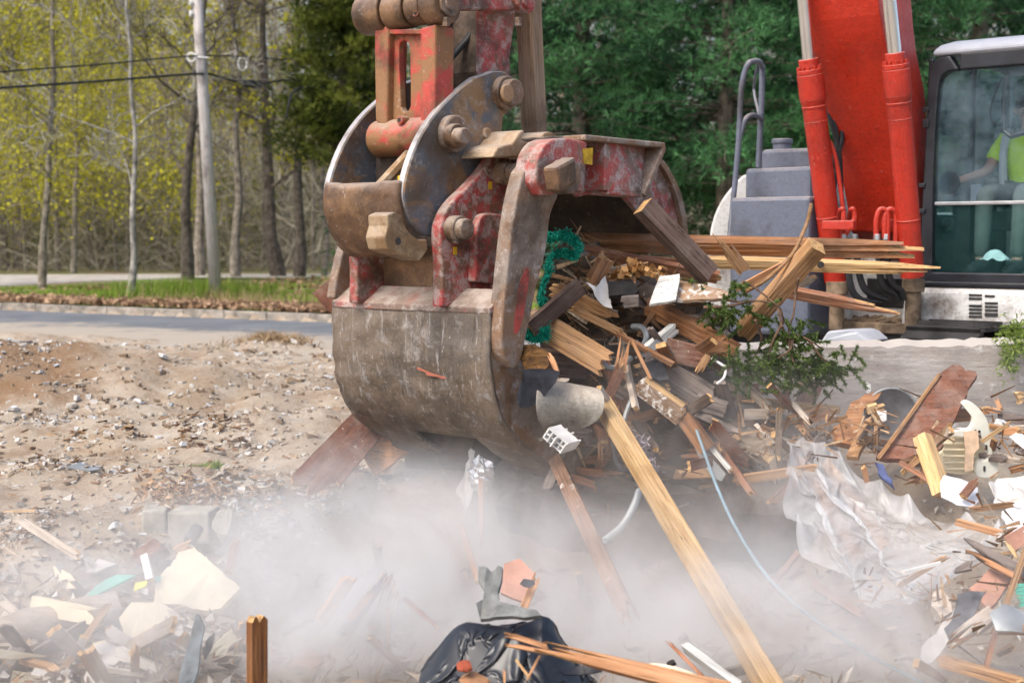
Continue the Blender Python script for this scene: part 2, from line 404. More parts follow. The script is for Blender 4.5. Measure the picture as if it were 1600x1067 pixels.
tag(cloud('leaf_litter', flakes(np.array(LP), 0.07), litm, None, rng.uniform(0, 1, len(LP))), kind='stuff')
drym = leafy('dry_stalks', (.22, .14, .08), (.42, .31, .18), 0.1, 0.9)
def f_dry():
    a = random.gauss(4.6, 1.6); s = abs(random.gauss(1.6, 1.0)) + .3; p = V3((KX, KY, 0.15)) + KD * a + KN * s; return tuple(p)
tag(cloud('dry_weeds', blades(900, f_dry, 0.12, 0.40, 0.008, 0.5), drym, None, rng.uniform(0, 1, 1300)), kind='stuff')
def f_clump():
    p = onz(random.gauss(430, 26), 541, 0); return (p.x, p.y + random.gauss(0, .25) - .3, hgt(p.x, p.y - .3) + random.uniform(-.01, .08))
tag(cloud('dry_root_clump', blades(1500, f_clump, 0.03, 0.13, 0.008, 1.3), drym, None, rng.uniform(0, 1, 1800)), kind='stuff')

# ---------------------------------------------------------------- utility pole and lines
polem = wood('pole_wood', (.28, .26, .25), (.46, .44, .43), (.56, .54, .53), dusty=0.3, dustc=(.40, .25, .16))
pb = at(338, 479, 30.6); pb.z = 0.12; pt = at(309, 8, 30.6); top = pb + (pt - pb) * 1.55
up = empty('utility_pole', pb, 'grey weathered wooden utility pole leaning left on the grass verge', 'utility pole')
def long_x(name, p0, p1, build, mats, parent):
    """a part whose own X runs from p0 to p1 so that the wood grain follows it"""
    L = (p1 - p0).length; m = MB(); build(m, L)
    me = bpy.data.meshes.new(name); me.from_pydata([tuple(p) for p in m.v], [], m.f); me.materials.append(mats)
    me.polygons.foreach_set('use_smooth', [True] * len(me.polygons))
    o = link(name, me, parent); o.matrix_world
    ex = (p1 - p0).normalized(); ez = ex.orthogonal().normalized(); ey = ez.cross(ex)
    mt = Matrix((ex, ey, ez)).transposed().to_4x4(); mt.translation = p0 - (WL[parent.name] if parent else V3((0, 0, 0)))
    o.matrix_local = mt; return o
long_x('shaft', pb, top, lambda m, L: m.tube([(0, 0, 0), (L * .5, 0, 0), (L, 0, 0)], [0.138, 0.120, 0.10], 16), polem, up)
steel = plain('galvanised_steel', (.42, .43, .44), 0.45, 0.6, 0.15)
blackr = plain('black_rubber', (.018, .018, .02), 0.6, 0, 0.2)
glass_w = plain('pale_insulator', (.62, .62, .60), 0.3, 0, 0.1)
dpole = (pt - pb).normalized()
for (px, py) in ((301, 5), (301, 22)):
    c = at(px, py, 30.5); m = MB(); m.tube([c - V3((.05, 0, .06)), c + V3((-.02, 0, 0)), c + V3((-.04, 0, .07))], [.03, .055, .03], 10); m.build('insulator', glass_w, up, 0, True)
m = MB(); c = at(318, 91, 30.45); m.tube([c - V3((.30, 0, -.03)), c + V3((.12, 0, 0))], 0.02, 8); m.build('cable_bracket', steel, up)
def ringobj(px, py, r, lab):
    c = at(px, py, 30.4); m = MB(); m.tube([c + V3((math.cos(a) * r, 0, math.sin(a) * r)) for a in [i * math.pi / 10 for i in range(21)]], 0.022, 8, False)
    return m
ringobj(299, 90, 0.085, '').build('guy_ring', glass_w, up, 0, True)
def cable(name, pts, r, lab, cat, mat=None):
    m = MB(); m.tube(spline(pts, 8), r, 7); return tag(m.build(name, mat or blackr, None, 0, True), lab, cat)
YP = 30.35
cable('overhead_cable', [at(-260, 140, 24), at(0, 113, 26.5), at(160, 101, 28.5), at(303, 88, YP), at(400, 90, 33.5), at(480, 94, 36), at(800, 96, 44), at(1100, 80, 52)], 0.017, 'upper of the two long black cables strung through the utility pole', 'cable')
lc = cable('overhead_cable', [at(-260, 158, 24), at(0, 138, 26.5), at(160, 127, 28.5), at(309, 116, YP), at(345, 121, 31.4), at(378, 130, 32.3), at(410, 131, 33), at(455, 126, 34.5), at(560, 132, 38), at(800, 140, 44), at(1100, 130, 52)], 0.025, 'lower and thicker of the two long black cables, with a splice box', 'cable')
m = MB(); c = at(393, 131.5, 32.6); m.box(c, V3((.19, .12, 0)), V3((-.05, .08, 0)), V3((0, 0, .085)))
m.build('splice_box', blackr, lc, 0.03)
cable('drop_cable', [at(448, 186, 34), at(451, 165, 34), at(458, 145, 34.2), at(475, 137, 34.5), at(520, 139, 35.5), at(600, 143, 38), at(760, 150, 42)], 0.03, 'black drop cable curling down beside the dark cedar', 'cable')
m = MB(); c = at(379, 100, 33.0); m.tube([c + V3((math.cos(a) * .10, 0, math.sin(a) * .15)) for a in [i * math.pi / 10 for i in range(21)]], 0.022, 8, False)
tag(m.build('cable_loop', glass_w, None, 0, True), 'pale loop hanging from the upper cable, right of the pole', 'cable loop')

# ---------------------------------------------------------------- trees
barkg = plain('grey_bark', (.31, .295, .265), 0.95, 0, 0.35, 6, 0.8, 0.1)
barkd = plain('dark_bark', (.13, .11, .09), 0.95, 0, 0.35, 6, 0.8, 0.1)
barkm = plain('brown_bark', (.25, .22, .18), 0.95, 0, 0.35, 6, 0.8, 0.1)
budm = leafy('spring_leaves', (.26, .25, .04), (.62, .58, .04), 0.45)
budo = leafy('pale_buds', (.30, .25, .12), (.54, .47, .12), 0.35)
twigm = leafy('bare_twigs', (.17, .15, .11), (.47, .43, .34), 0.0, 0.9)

def limb(m, p, d, L, r, lev, tips, curl=0.16, n=6):
    pts, rr = [p], [r]; q = V3(p); dd = V3(d)
    k = 5 if lev else 4
    for i in range(k):
        dd = (dd + V3((random.gauss(0, curl), random.gauss(0, curl), random.gauss(0.06, curl * .7)))).normalized()
        q = q + dd * (L / k); pts.append(q.copy()); rr.append(r * (1 - 0.8 * (i + 1) / k))
        if lev > 0 and i > 0:
            for _ in range(2 if lev > 1 else 3):
                side = dd.cross(V3((random.gauss(0, 1), random.gauss(0, 1), random.gauss(0, 1)))).normalized()
                limb(m, q, (dd * 0.75 + side * 0.8 + V3((0, 0, .15))).normalized(), L * random.uniform(.35, .6), rr[-1] * 0.6, lev - 1, tips, curl * 1.2, 4 if lev > 1 else 3)
        if lev == 0: tips.append(q.copy())
    m.tube(pts, [max(x, 0.008) for x in rr], n, False)

def bare_tree(base, topx, H, r, bark, lab, leaf=0, group=None, z0=3.0, nl=9, leafmat=None, bend=0.0, size=.085, spread=1.0):
    t = empty('bare_tree', base, lab, 'tree', group)
    m = MB(); pts = []; k = 9
    for i in range(k + 1):
        f = i / k; pts.append(V3((base.x + (topx - base.x) * f + bend * math.sin(f * math.pi) + random.gauss(0, .05), base.y + random.gauss(0, .06), base.z - .05 + H * f)))
    rr = [r * (1.25 if i == 0 else 1.0) * (1 - 0.75 * i / k) for i in range(k + 1)]
    m.tube(spline(pts, 3), [rr[min(k, i // 3)] for i in range(3 * k + 1)], 10, True)
    m.build('trunk', bark, t, 0, True)
    c = MB(); tips = []
    for i in range(nl):
        f = z0 / H + (1 - z0 / H) * (i + random.random()) / nl; j = f * k; a = pts[int(min(k - 1, j))].lerp(pts[int(min(k - 1, j)) + 1], j - int(min(k - 1, j)))
        an = random.uniform(0, 2 * math.pi)
        limb(c, a, V3((math.cos(an), math.sin(an) * .7, random.uniform(.25, .9))).normalized(), random.uniform(1.6, 3.6) * spread, r * (1 - .7 * f) * .42, 2, tips)
    c.build('crown', bark, t)
    if leaf:
        T = np.array([tuple(p) for p in tips]); idx = rng.integers(0, len(T), leaf)
        P = T[idx] + rng.normal(0, .18, (leaf, 3))
        o = cloud('leaves', flakes(P, size, 1.0), leafmat or budm, t, rng.uniform(0, 1, leaf)); o['kind'] = 'stuff'
    return t
def tb(px, py):
    p = onz(px, py, 0.15); return p
TR = [  # base px, py, top px at y=0, width px, bark, label, leaves
    (157, 412, 158, 15, barkg, 'straight pale grey trunk, tallest left of the utility pole, behind the path', 0, 0.0, 6),
    (203, 468, 200, 10, barkg, 'slender grey tree with thin crooked limbs on the verge just left of the pole', 0, 0.1, 2.2),
    (289, 438, 335, 17, barkd, 'dark crooked trunk leaning right, its foot just left of the pole', 0, -.25, 3),
    (311, 431, 316, 15, barkm, 'brown trunk half hidden behind the crooked dark one by the pole', 0, 0.0, 4),
    (373, 433, 365, 14, barkm, 'brown trunk standing alone on the grass, first right of the pole', 500, 0.0, 4),
    (432, 432, 415, 20, barkd, 'thick dark trunk, middle of the three in front of the woods right of the pole', 900, -.2, 3),
    (470, 433, 462, 16, barkd, 'dark trunk nearest the cedar, last of the row on the bare ground', 500, 0.0, 4),
    (508, 432, 505, 8, barkm, 'thin short dark trunk just left of the machine bucket', 0, 0.0, 4),
    (40, 411, 46, 14, barkg, 'grey trunk farthest left behind the yellow budding branches', 0, 0.0, 5),
    (241, 404, 246, 8, barkg, 'thin straight grey trunk far back between the slender tree and the pole', 0, 0.0, 5),
]
for px, py, tx, w, bk, lab, nleaf, bend, z0 in TR:
    b = tb(px, py); r = w / F * b.y / 2
    H = (py + 40) / F * b.y * 1.15
    tb_ = at(tx, 0, b.y)
    bare_tree(b, b.x + (tb_.x - b.x) * 1.1, H, r, bk, lab, nleaf, None, z0, 9, None, bend)
# the budding trees on the left, near the road
bare_tree(tb(62, 452), tb(62, 452).x + .4, 12, 0.09, barkm, 'tree thick with yellow green spring leaves at the far left above the tall grass', 9000, None, 1.6, 15, budm, .3, .042, 1.15)
bare_tree(tb(-60, 448), tb(-60, 448).x + .6, 13, 0.12, barkm, 'tree with bright yellow leaves cut off by the left edge of the photo', 9000, None, 1.6, 15, budm, .3, .042, 1.25)
bare_tree(tb(115, 425), tb(118, 425).x, 13, 0.10, barkm, 'loose yellow budding tree right behind the pale trunk on the left', 6000, None, 2.0, 13, budm, .2, .05, 1.2)
bare_tree(tb(410, 418), tb(400, 418).x, 8.5, 0.08, barkm, 'small tree with bright yellow leaf clusters just left of the cedar', 3000, None, 2.5, 9, budm, .2, .06, 1.1)

# the woods behind: trunks and twigs past counting
def woods():
    m = MB(); tips = []
    for i in range(270):
        Y = random.uniform(58, 125); X = (random.uniform(-480, 1000) - 800) / F * Y
        r = random.uniform(.07, .26); H = random.uniform(11, 22); k = 5; x0 = X
        pts = [V3((X + random.gauss(0, .14) * j, Y, .1 + H * j / k)) for j in range(k + 1)]
        m.tube(pts, [r * (1 - .7 * j / k) for j in range(k + 1)], 5, False)
    N = 140000
    Y = rng.uniform(56, 135, N); X = (rng.uniform(-520, 1800, N) - 800) / F * Y
    Z = rng.uniform(0, 1, N) ** 1.0 * 21
    z_low = rng.uniform(0, 1, N) < .34; Z = np.where(z_low, rng.uniform(0, 1, N) ** 1.6 * 5, Z)
    dens = np.sin(X * .55) * .4 + np.sin(X * 1.7 + Y) * .25
    P = np.stack([X, Y, Z], 1); L = rng.uniform(.5, 2.3, N)[:, None]
    D = np.stack([rng.normal(0, .75, N), rng.normal(0, .4, N), np.abs(rng.normal(.6, .5, N)) * np.where(rng.uniform(0, 1, N) < .85, 1, -.6)], 1); D /= np.linalg.norm(D, axis=1, keepdims=True)
    S = np.cross(D, np.array([0, 1.0, 0])); S /= np.linalg.norm(S, axis=1, keepdims=True) + 1e-6
    w = rng.uniform(.010, .034, N)[:, None]
    tw = np.stack([P - S * w, P + S * w, P + D * L], 1)
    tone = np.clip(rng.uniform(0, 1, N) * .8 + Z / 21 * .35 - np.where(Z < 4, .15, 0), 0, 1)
    return m, tw, tone
wm, tw, tone = woods()
tag(wm.build('distant_woods', barkm, None), kind='stuff')
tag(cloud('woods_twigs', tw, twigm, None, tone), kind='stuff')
def leaf_mass(N, x0, x1, y0, y1, zf, size, clump=60):
    nc = N // clump; Yc = rng.uniform(y0, y1, nc); Xc = (rng.uniform(x0, x1, nc) - 800) / F * Yc; Zc = zf(nc)
    C = np.repeat(np.stack([Xc, Yc, Zc], 1), clump, 0)
    return C + rng.normal(0, 1, (len(C), 3)) * np.array([.75, .75, .5])
P1 = leaf_mass(104000, -480, 430, 58, 110, lambda n: rng.uniform(1, 20, n), .09)
P2 = leaf_mass(44000, 150, 900, 60, 120, lambda n: rng.uniform(3, 22, n), .09)
PP = np.concatenate([P1, P2]); tn = np.concatenate([rng.uniform(.2, 1, len(P1)), rng.uniform(0, .7, len(P2))])
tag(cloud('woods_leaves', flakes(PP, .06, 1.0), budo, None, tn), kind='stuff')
P3 = leaf_mass(60000, -420, 300, 50, 70, lambda n: rng.uniform(2.5, 13, n), .09)
tag(cloud('yellow_leaves', flakes(P3, .058, 1.0), budm, None, rng.uniform(.1, 1, len(P3))), kind='stuff')
underm = leafy('undergrowth_leaves', (.08, .10, .03), (.26, .30, .08), 0.3)
P4 = leaf_mass(54000, -480, 900, 70, 100, lambda n: np.abs(rng.normal(0, 2.6, n)), .12)
tag(cloud('undergrowth', flakes(P4, .11, 1.0), underm, None, rng.uniform(0, 1, len(P4))), kind='stuff')

# evergreens: tufts of needles along drooping boughs
needm = leafy('pine_needles', (.010, .038, .018), (.105, .27, .10), 0.3, 0.55)
cedm = leafy('cedar_sprays', (.024, .042, .010), (.20, .23, .035), 0.25, 0.6)
def tufts(P, D, n, L, w, tone):
    N = len(P); P = np.repeat(P, n, 0); D = np.repeat(D, n, 0)
    d = D * .75 + rng.normal(0, .55, (N * n, 3)); d /= np.linalg.norm(d, axis=1, keepdims=True)
    s = np.cross(d, rng.normal(size=(N * n, 3))); s /= np.linalg.norm(s, axis=1, keepdims=True)
    l = (L * rng.uniform(.7, 1.25, N * n))[:, None]
    return np.stack([P - s * w, P + s * w, P + d * l], 1), np.clip(np.repeat(tone, n) + rng.normal(0, .08, N * n), 0, 1)
def evergreen(name, base, H, R0, lab, mat, bark, zlo, zhi, step, nb, L, w, ntuft, per, droop=.18, group=None, rise=.15):
    t = empty(name, base, lab, 'tree', group)
    m = MB(); m.tube([base - V3((0, 0, .1)), base + V3((.05, 0, H * .5)), base + V3((0, 0, H))], [H * .017, H * .011, .02], 10); m.build('trunk', bark, t, 0, True)
    bm_ = MB(); P, D, T = [], [], []
    z = zlo
    while z < zhi:
        rad = R0 * (1 - max(0, (z / H)) ** 1.3 * .92)
        for b in range(nb):
            an = random.uniform(0, 2 * math.pi); ln = rad * random.uniform(.6, 1.12); d = V3((math.cos(an), math.sin(an), rise)).normalized()
            q = base + V3((0, 0, z + random.uniform(-.25, .25))); pts = [q]; k = 7; dd = V3(d)
            bt = min(1, max(0, random.gauss(.40, .30)))
            for i in range(k):
                dd = (dd + V3((random.gauss(0, .1), random.gauss(0, .1), -droop * .35 + random.gauss(.03, .07)))).normalized(); q = q + dd * (ln / k); pts.append(q.copy())
                f = (i + 1) / k
                if f > .3:
                    for _ in range(int(per * (0.5 + f))):
                        side = V3((random.gauss(0, 1), random.gauss(0, 1), random.gauss(0, .4))) * (ln * .13)
                        o = q + side + dd * random.uniform(-.1, .15) * ln
                        P.append(tuple(o)); nd = (dd * .6 + side.normalized() * .7 + V3((0, 0, .35))).normalized(); D.append(tuple(nd)); T.append(min(1, max(0, bt + random.gauss(0, .12) + .22 * (f - .5))))
            bm_.tube(pts, [.035 * (1 - i / k * .85) * (ln / 2.5 + .2) for i in range(k + 1)], 4, False)
        z += step
    bm_.build('boughs', bark, t)
    tri, tn = tufts(np.array(P), np.array(D), ntuft, L, w, np.array(T))
    o = cloud('needles', tri, mat, t, tn); o['kind'] = 'stuff'; return t
def gp(px, Y): p = at(px, 400, Y); p.z = 0.1; return p
evergreen('pine_tree', gp(905, 29), 13, 3.4, 'soft green pine directly behind the open machine bucket', needm, barkd, 2.2, 8.2, .42, 10, .17, .008, 10, 12)
evergreen('pine_tree', gp(1130, 27.5), 12, 3.2, 'bright green pine behind the handrail of the machine', needm, barkd, 2.6, 7.8, .42, 10, .17, .008, 10, 12)
evergreen('pine_tree', gp(1330, 30), 13, 3.3, 'pine behind the red boom, mostly hidden by it', needm, barkd, 2.6, 8.2, .5, 9, .17, .009, 9, 11)
evergreen('pine_tree', gp(1520, 27), 12, 3.2, 'pine rising right behind the cab roof', needm, barkd, 2.6, 7.4, .45, 10, .17, .008, 10, 12)
evergreen('pine_tree', gp(1700, 30), 13, 3.5, 'pine at the right edge beyond the cab', needm, barkd, 2.6, 8.0, .5, 8, .17, .009, 9, 11)
darkn = leafy('shaded_needles', (.010, .028, .012), (.06, .15, .05), 0.2, 0.6)  # darker copy of the pine needles, back-row shade put into the colour
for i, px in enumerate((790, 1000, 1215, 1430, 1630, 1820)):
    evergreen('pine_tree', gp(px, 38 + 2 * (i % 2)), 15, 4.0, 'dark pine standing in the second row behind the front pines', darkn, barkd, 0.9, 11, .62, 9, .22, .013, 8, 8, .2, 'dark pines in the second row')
evergreen('cedar_tree', gp(535, 36), 11, 2.3, 'dark olive cedar with yellowish tips just left of the machine arm', cedm, barkd, 3.0, 9.5, .30, 10, .15, .012, 9, 11, .05, None, .45)

# ---------------------------------------------------------------- broken foundation wall on the right
def conc_mat():
    t = NT('dusty_concrete'); v = t.coord((1, 1, 1), rand=False)
    a = t.noise(v, 1.6, 8, 0.65); b = t.noise(v, 8, 8, 0.72); vs = t.coord((1, 1, 9), rand=False); st = t.noise(vs, 1.3, 8, 0.7)
    c = t.ramp(a, [(0.3, (.24, .215, .195)), (0.65, (.38, .355, .335))])
    c = t.mix(t.ramp(st, [(0.42, 0.6), (0.56, 0.0)]), c, (.215, .18, .155)); c = t.mix(t.ramp(b, [(0.58, 0), (0.70, .9)]), c, (.62, .62, .63))
    ge = t.new('ShaderNodeNewGeometry'); sz = t.new('ShaderNodeSeparateXYZ'); t.l.new(ge.outputs['Normal'], sz.inputs[0])
    c = t.mix(t.ramp(t.math('ADD', sz.outputs[2], t.math('MULTIPLY', b, .5)), [(.75, 0), (1.1, .85)]), c, (.52, .48, .43))
    t.bump(t.math('ADD', b, st), 0.7, 0.03); return t.done(c, 0.95, 0, 0.15)
concm = conc_mat()
WA = at(985, 548, 10.0); WB = at(1690, 537, 9.55)
def wallmesh():
    m = MB(); nxs, nzs = 60, 12; d = (WB - WA); dx = V3((d.x, d.y, 0)); nrm = V3((-dx.y, dx.x, 0)).normalized()
    zt = lambda f: WA.z + (WB.z - WA.z) * f + .018 * nz(f * 30, 1, 1.0) + .01 * nz(f * 90, 2, 1.0)
    prof = lambda f, j: None
    vs = []
    for i in range(nxs + 1):
        f = i / nxs; p = WA + dx * f; z1 = zt(f)
        for j in range(nzs + 1):
            q = p + V3((0, 0, (z1 + .9) * (j / nzs) - .9 - p.z)) ; q -= nrm * (.03 * nz(f * 22, j * .7, 1.0) - (.03 if j == nzs else 0)); vs.append(q)
        q = p + nrm * .36; q.z = z1 + .025; vs.append(q); q2 = q.copy(); q2.z = -.3; vs.append(q2)
    K = nzs + 3
    fs = [(i * K + j, (i + 1) * K + j, (i + 1) * K + j + 1, i * K + j + 1) for i in range(nxs) for j in range(K - 1)]
    return m.add(vs, fs)
tag(wallmesh().build('foundation_wall', concm, None, 0, True), 'long low grey concrete foundation wall dusted white, in front of the excavator', 'wall')
# ---------------------------------------------------------------- the excavator
U = V3((0.76, -0.65, 0)).normalized(); Vv = V3((0.65, 0.76, 0)).normalized(); Z = V3((0, 0, 1))
PA = at(768, 482, 7.7)                                   # near upper corner of the bucket's back
def pu(px, py, u): return onp(px, py, PA + U * u, U)
def pv(px, py, v): return onp(px, py, PA + Vv * v, Vv)
PC = at(1455, 445, 11.1)                                 # near lower corner of the cab front
def cu(px, py, u): return onp(px, py, PC + U * u, U)
def cv(px, py, v): return onp(px, py, PC + Vv * v, Vv)

RED = (.40, .050, .045); RUST = (.16, .075, .030); MUD = (.145, .105, .075); GREY = (.27, .24, .215)
m_redworn = worn('worn_red_paint', RED, (.17, .085, .05), (.40, .32, .29), 0.54, 0.48, 0, 5.5)
m_link = worn('rusty_red_link', (.46, .055, .04), (.25, .125, .05), (.42, .33, .28), 0.51, 0.36, 0, 4.0)
m_blue = worn('dark_blue_steel', (.10, .115, .135), (.26, .15, .07), (.33, .29, .25), 0.53, 0.42, 0, 3.0, 0.5)
m_rust = worn('rusty_brown_steel', (.21, .115, .055), (.115, .06, .03), (.27, .21, .16), 0.50, 0.34, 0, 3.0, 0.5)
m_shell = worn('scraped_bucket_steel', (.115, .095, .078), (.165, .125, .092), (.30, .285, .275), 0.48, 0.42, 0.75, 2.6, 0.52, metal=0.15)
m_mott = worn('mottled_grey_steel', (.23, .185, .155), (.20, .115, .065), (.42, .385, .36), 0.52, 0.42, 0.0, 3.6, 0.6)
m_jaw = worn('jaw_red_grey', (.40, .065, .055), (.20, .125, .095), (.45, .39, .37), 0.53, 0.47, 0, 4.6, 0.55)
m_inner = worn('mud_and_shade_inside', (.075, .052, .040), (.05, .032, .024), (.11, .085, .07), 0.5, 0.35, 0, 2.2, 0.8, chips=.2)  # mud tone with the shade of the hollow inside worked into the colour
m_tan = worn('dusty_tan_steel', (.46, .34, .22), (.33, .20, .10), (.50, .43, .36), 0.52, 0.42, 0, 3.0, 0.7)
m_pin = worn('pin_steel', (.26, .20, .16), (.19, .11, .06), (.38, .33, .29), 0.5, 0.4, 0, 8.0, 0.5)
m_rim = worn('lit_bright_edge', (.46, .46, .48), (.30, .24, .2), (.52, .52, .54), 0.62, 0.4, 0, 6.0, 0.4, metal=.3)  # pale rim colour carries the light caught by the left edges
m_stickfront = worn('dark_stick_front', (.12, .085, .062), (.075, .05, .035), (.2, .15, .12), 0.5, 0.36, 0, 5.0, 0.9, chips=.1)  # darker tone for the front face of the stick
m_red = worn('orange_red_paint', (.47, .026, .008), (.25, .015, .008), (.40, .11, .075), 0.68, 0.28, 0, 1.8, 0.42, dust=.14, chips=.14, grime=.3)
m_redd = worn('red_cylinder_paint', (.46, .026, .010), (.30, .022, .012), (.42, .12, .08), 0.68, 0.27, 0, 2.8, 0.42, dust=.16, chips=.16, grime=.35)
m_chrome = plain('chrome_rod', (.80, .80, .80), 0.28, 1.0, 0.04, 2.0, 0.0)
m_black = plain('black_cab_paint', (.022, .024, .030), 0.38, 0, 0.25, 7.0, 0.1)
m_hose = plain('black_hose', (.022, .022, .024), 0.55, 0, 0.3, 9.0, 0.2)
m_white = worn('machine_white', (.66, .66, .65), (.30, .17, .08), (.58, .57, .55), 0.74, 0.25, 0, 2.4, 0.5, chips=.1)
m_stepg = worn('blue_grey_steps', (.105, .12, .165), (.12, .115, .12), (.18, .19, .21), 0.72, 0.34, 0, 1.8, 0.55, chips=.12)
m_dirtplate = plain('dirt_covered_deck', (.26, .19, .13), 0.95, 0, 0.35, 8.0, 0.8, 0.1)
m_under = plain('dark_undercarriage', (.035, .032, .032), 0.7, 0, 0.4, 4.0, 0.3)
m_yellow = plain('yellow_decal', (.62, .38, .015), 0.6, 0, 0.3, 20, 0.1)
m_cabin = plain('cab_lining', (.55, .60, .64), 0.8, 0, 0.12, 2, 0.05)
m_seat = plain('black_seat', (.03, .032, .036), 0.8, 0, 0.2, 6, 0.2)

cx = PC + Vv * 1.6 - U * 0.6
EX = empty('excavator', V3((cx.x, cx.y, -0.05)), 'red and white excavator with a muddy open grapple bucket full of broken timber', 'excavator')
def plate(name, pix, u, t, mat, parent, bevel=0.012, rim=None):
    m = MB(); m.prism([pu(x, y, u) for x, y in pix], -U * t); return m.build(name, mat, parent, bevel)
def smooth_px(pix, n=4):
    p = spline([V3((x, y, 0)) for x, y in pix] , n); return [(q.x, q.y) for q in p]
def disc(m, p, r, t, mi=0, n=28): m.cyl(p, U * t, r, n, mi)

# --- bucket: rear jaw
BK = empty('bucket', PA - U * .62 + Vv * .6 - Z * .95, None, None); BK.parent = EX
BK.location = BK.location - WL[EX.name]
W = 1.256
prof = smooth_px([(768, 483), (767, 515), (766, 548), (768, 580), (772, 609), (778, 635), (788, 659), (804, 682), (828, 705), (856, 724), (890, 742), (930, 757)], 3)
def shell_mesh(prof, u0, u1, nu, skip=None, wob=0.0):
    m = MB(); vs = []; n = len(prof)
    for i in range(nu + 1):
        f = i / nu; u = u0 + (u1 - u0) * f
        for k, (x, y) in enumerate(prof):
            p = pu(x, y, 0) + U * u
            if wob: p = p + (-Vv) * (wob * nz(u * 4, k * .35, 1.0))
            vs.append(p)
    fs = [(i * n + k, i * n + k + 1, (i + 1) * n + k + 1, (i + 1) * n + k) for i in range(nu) for k in range(n - 1)
          if not (skip and skip(u0 + (u1 - u0) * (i + .5) / nu, k / (n - 1)))]
    return m.add(vs, fs)
def find_uf(px, py):
    best = None
    for iu in range(61):
        for k, (x, y) in enumerate(prof):
            q = proj(pu(x, y, 0) - U * (W * iu / 60)); e = (q[0] - px) ** 2 + (q[1] - py) ** 2
            if best is None or e < best[0]: best = (e, -W * iu / 60, k / (len(prof) - 1))
    return best[1], best[2]
hole = find_uf(634, 661), find_uf(737, 672)
sh = shell_mesh(prof, 0.0, -W, 40, lambda u, f: hole[0][0] < u < hole[1][0] and f > min(hole[0][1], hole[1][1]), .014).build('shell', [m_shell], BK, 0, 'all')
so = sh.modifiers.new('solid', 'SOLIDIFY'); so.thickness = 0.028; so.offset = 0
# ledge over the shell
m = MB(); a0 = pu(768, 483, 0); 
for dz, dv in ((0, 0),): pass
q = [a0 - Vv * .02 - Z * .03, a0 - Vv * .02 + Z * .006, a0 + Vv * .13 + Z * .105, a0 + Vv * .13 - Z * .03]
m.prism([p + U * 0.004 for p in q], -U * (W + .008)); m.build('top_ledge', worn('ledge_paint', (.34, .10, .085), (.19, .125, .095), (.42, .37, .34), .47, .48, 0, 4, .6), BK, 0.008)
side = [(x, y) for x, y in prof] + [(908, 720), (868, 662), (835, 590), (815, 545), (795, 478)]
plate('side_plate', side, -0.004, 0.035, m_mott, BK, 0.006)
plate('side_plate', side, -W + .03, 0.035, m_inner, BK, 0.006)
arm = smooth_px([(836, 244), (852, 242), (866, 262), (874, 300), (861, 335), (853, 395), (838, 452), (822, 530), (810, 572), (796, 570), (785, 545), (785, 500), (792, 430), (799, 365), (808, 310), (818, 270)], 3)
armo = plate('side_arm', arm, 0.075, 0.10, m_mott, BK, 0.014)
m = MB(); sl_ = smooth_px([(822, 418), (827, 424), (822, 470), (812, 515), (803, 520), (806, 480), (812, 440)], 2); m.prism([pu(x, y, .0765) for x, y in sl_], -U * .004)
m.build('slot', worn('slot_paint', (.42, .06, .045), (.2, .1, .06), (.4, .3, .26), .6, .3, 0, 6), BK)
plate('side_arm', [(522, 466), (525, 440), (534, 400), (542, 372), (560, 378), (574, 392), (574, 466)], -W + .02, .07, m_mott, BK, 0.012)
for a_, b_, w_ in (((654, 575), (696, 592), .006), ((668, 584), (700, 590), .007)):
    p, q = pv(*a_, -.004), pv(*b_, .004); m = MB(); n_ = (q - p).cross(Vv).normalized() * w_; m.prism([p - n_, q - n_ * .4, q + n_ * .4, p + n_], -Vv * .012)
    m.build('paint_scrape', plain('scraped_red', (.36, .12, .075), .7, 0, .2, 30, .3) if w_ > .005 else m_rim, BK)
# ears
ear = smooth_px([(690, 480), (691, 420), (688, 372), (691, 345), (705, 318), (735, 288), (758, 262), (769, 245), (782, 240), (796, 247), (803, 270), (803, 300)], 3) + [(803, 340), (800, 420), (786, 478)]
plate('ear', ear, -0.30, 0.075, m_redworn, BK, 0.012)
ear2 = [(x, y) for x, y in ear]
m = MB(); m.prism([pu(x, y, -.30) - U * .68 for x, y in ear2], -U * .07); m.build('ear', m_redworn, BK, 0.012)
plate('ear_doubler', smooth_px([(742, 440), (744, 395), (746, 355), (754, 337), (768, 333), (797, 338)], 3) + [(798, 400), (778, 446)], -0.24, 0.06, m_redworn, BK, 0.012)
m = MB(); p = [pu(690, 400, -.33) + Vv * .22, pu(690, 478, -.33) + Vv * .22]
m.box((p[0] + p[1]) / 2 - U * .34 + Z * .02, U * .36, Vv * .03, (p[0] - p[1]) * .62); m.build('cross_plate', m_rust, BK, 0.01)
def pin(px, py, u, r, t, name='pin', mat=None, collar=True, par=None):
    c = pu(px, py, u); m = MB(); disc(m, c - U * .05, r * .78, t + .05, 0)
    if collar: disc(m, c - U * .05, r, t * .45 + .05, 0)
    return m.build(name, mat or m_pin, par or BK, 0.008, True)
pin(713, 358, -.27, .074, .085); pin(789, 271, -.27, .070, .10)
for (px, py) in ((709, 377), (776, 283)):
    m = MB(); c = pu(px, py, -.27); m.cyl(c, U * .035, .018, 6); m.build('bolt', m_pin, BK, 0.003)
for (px, py) in ((711, 392), (766, 290)):
    m = MB(); c = pu(px, py, -.2985); m.box(c, U * .001, Vv * .016, Z * .022); m.build('decal', m_yellow, BK)
# bracket on top
plate('top_bracket', smooth_px([(770, 246), (778, 230), (800, 224), (812, 206), (821, 205), (816, 219), (838, 222), (850, 208), (864, 207), (876, 220), (874, 246)], 2), -.16, .42, m_tan, BK, 0.012)

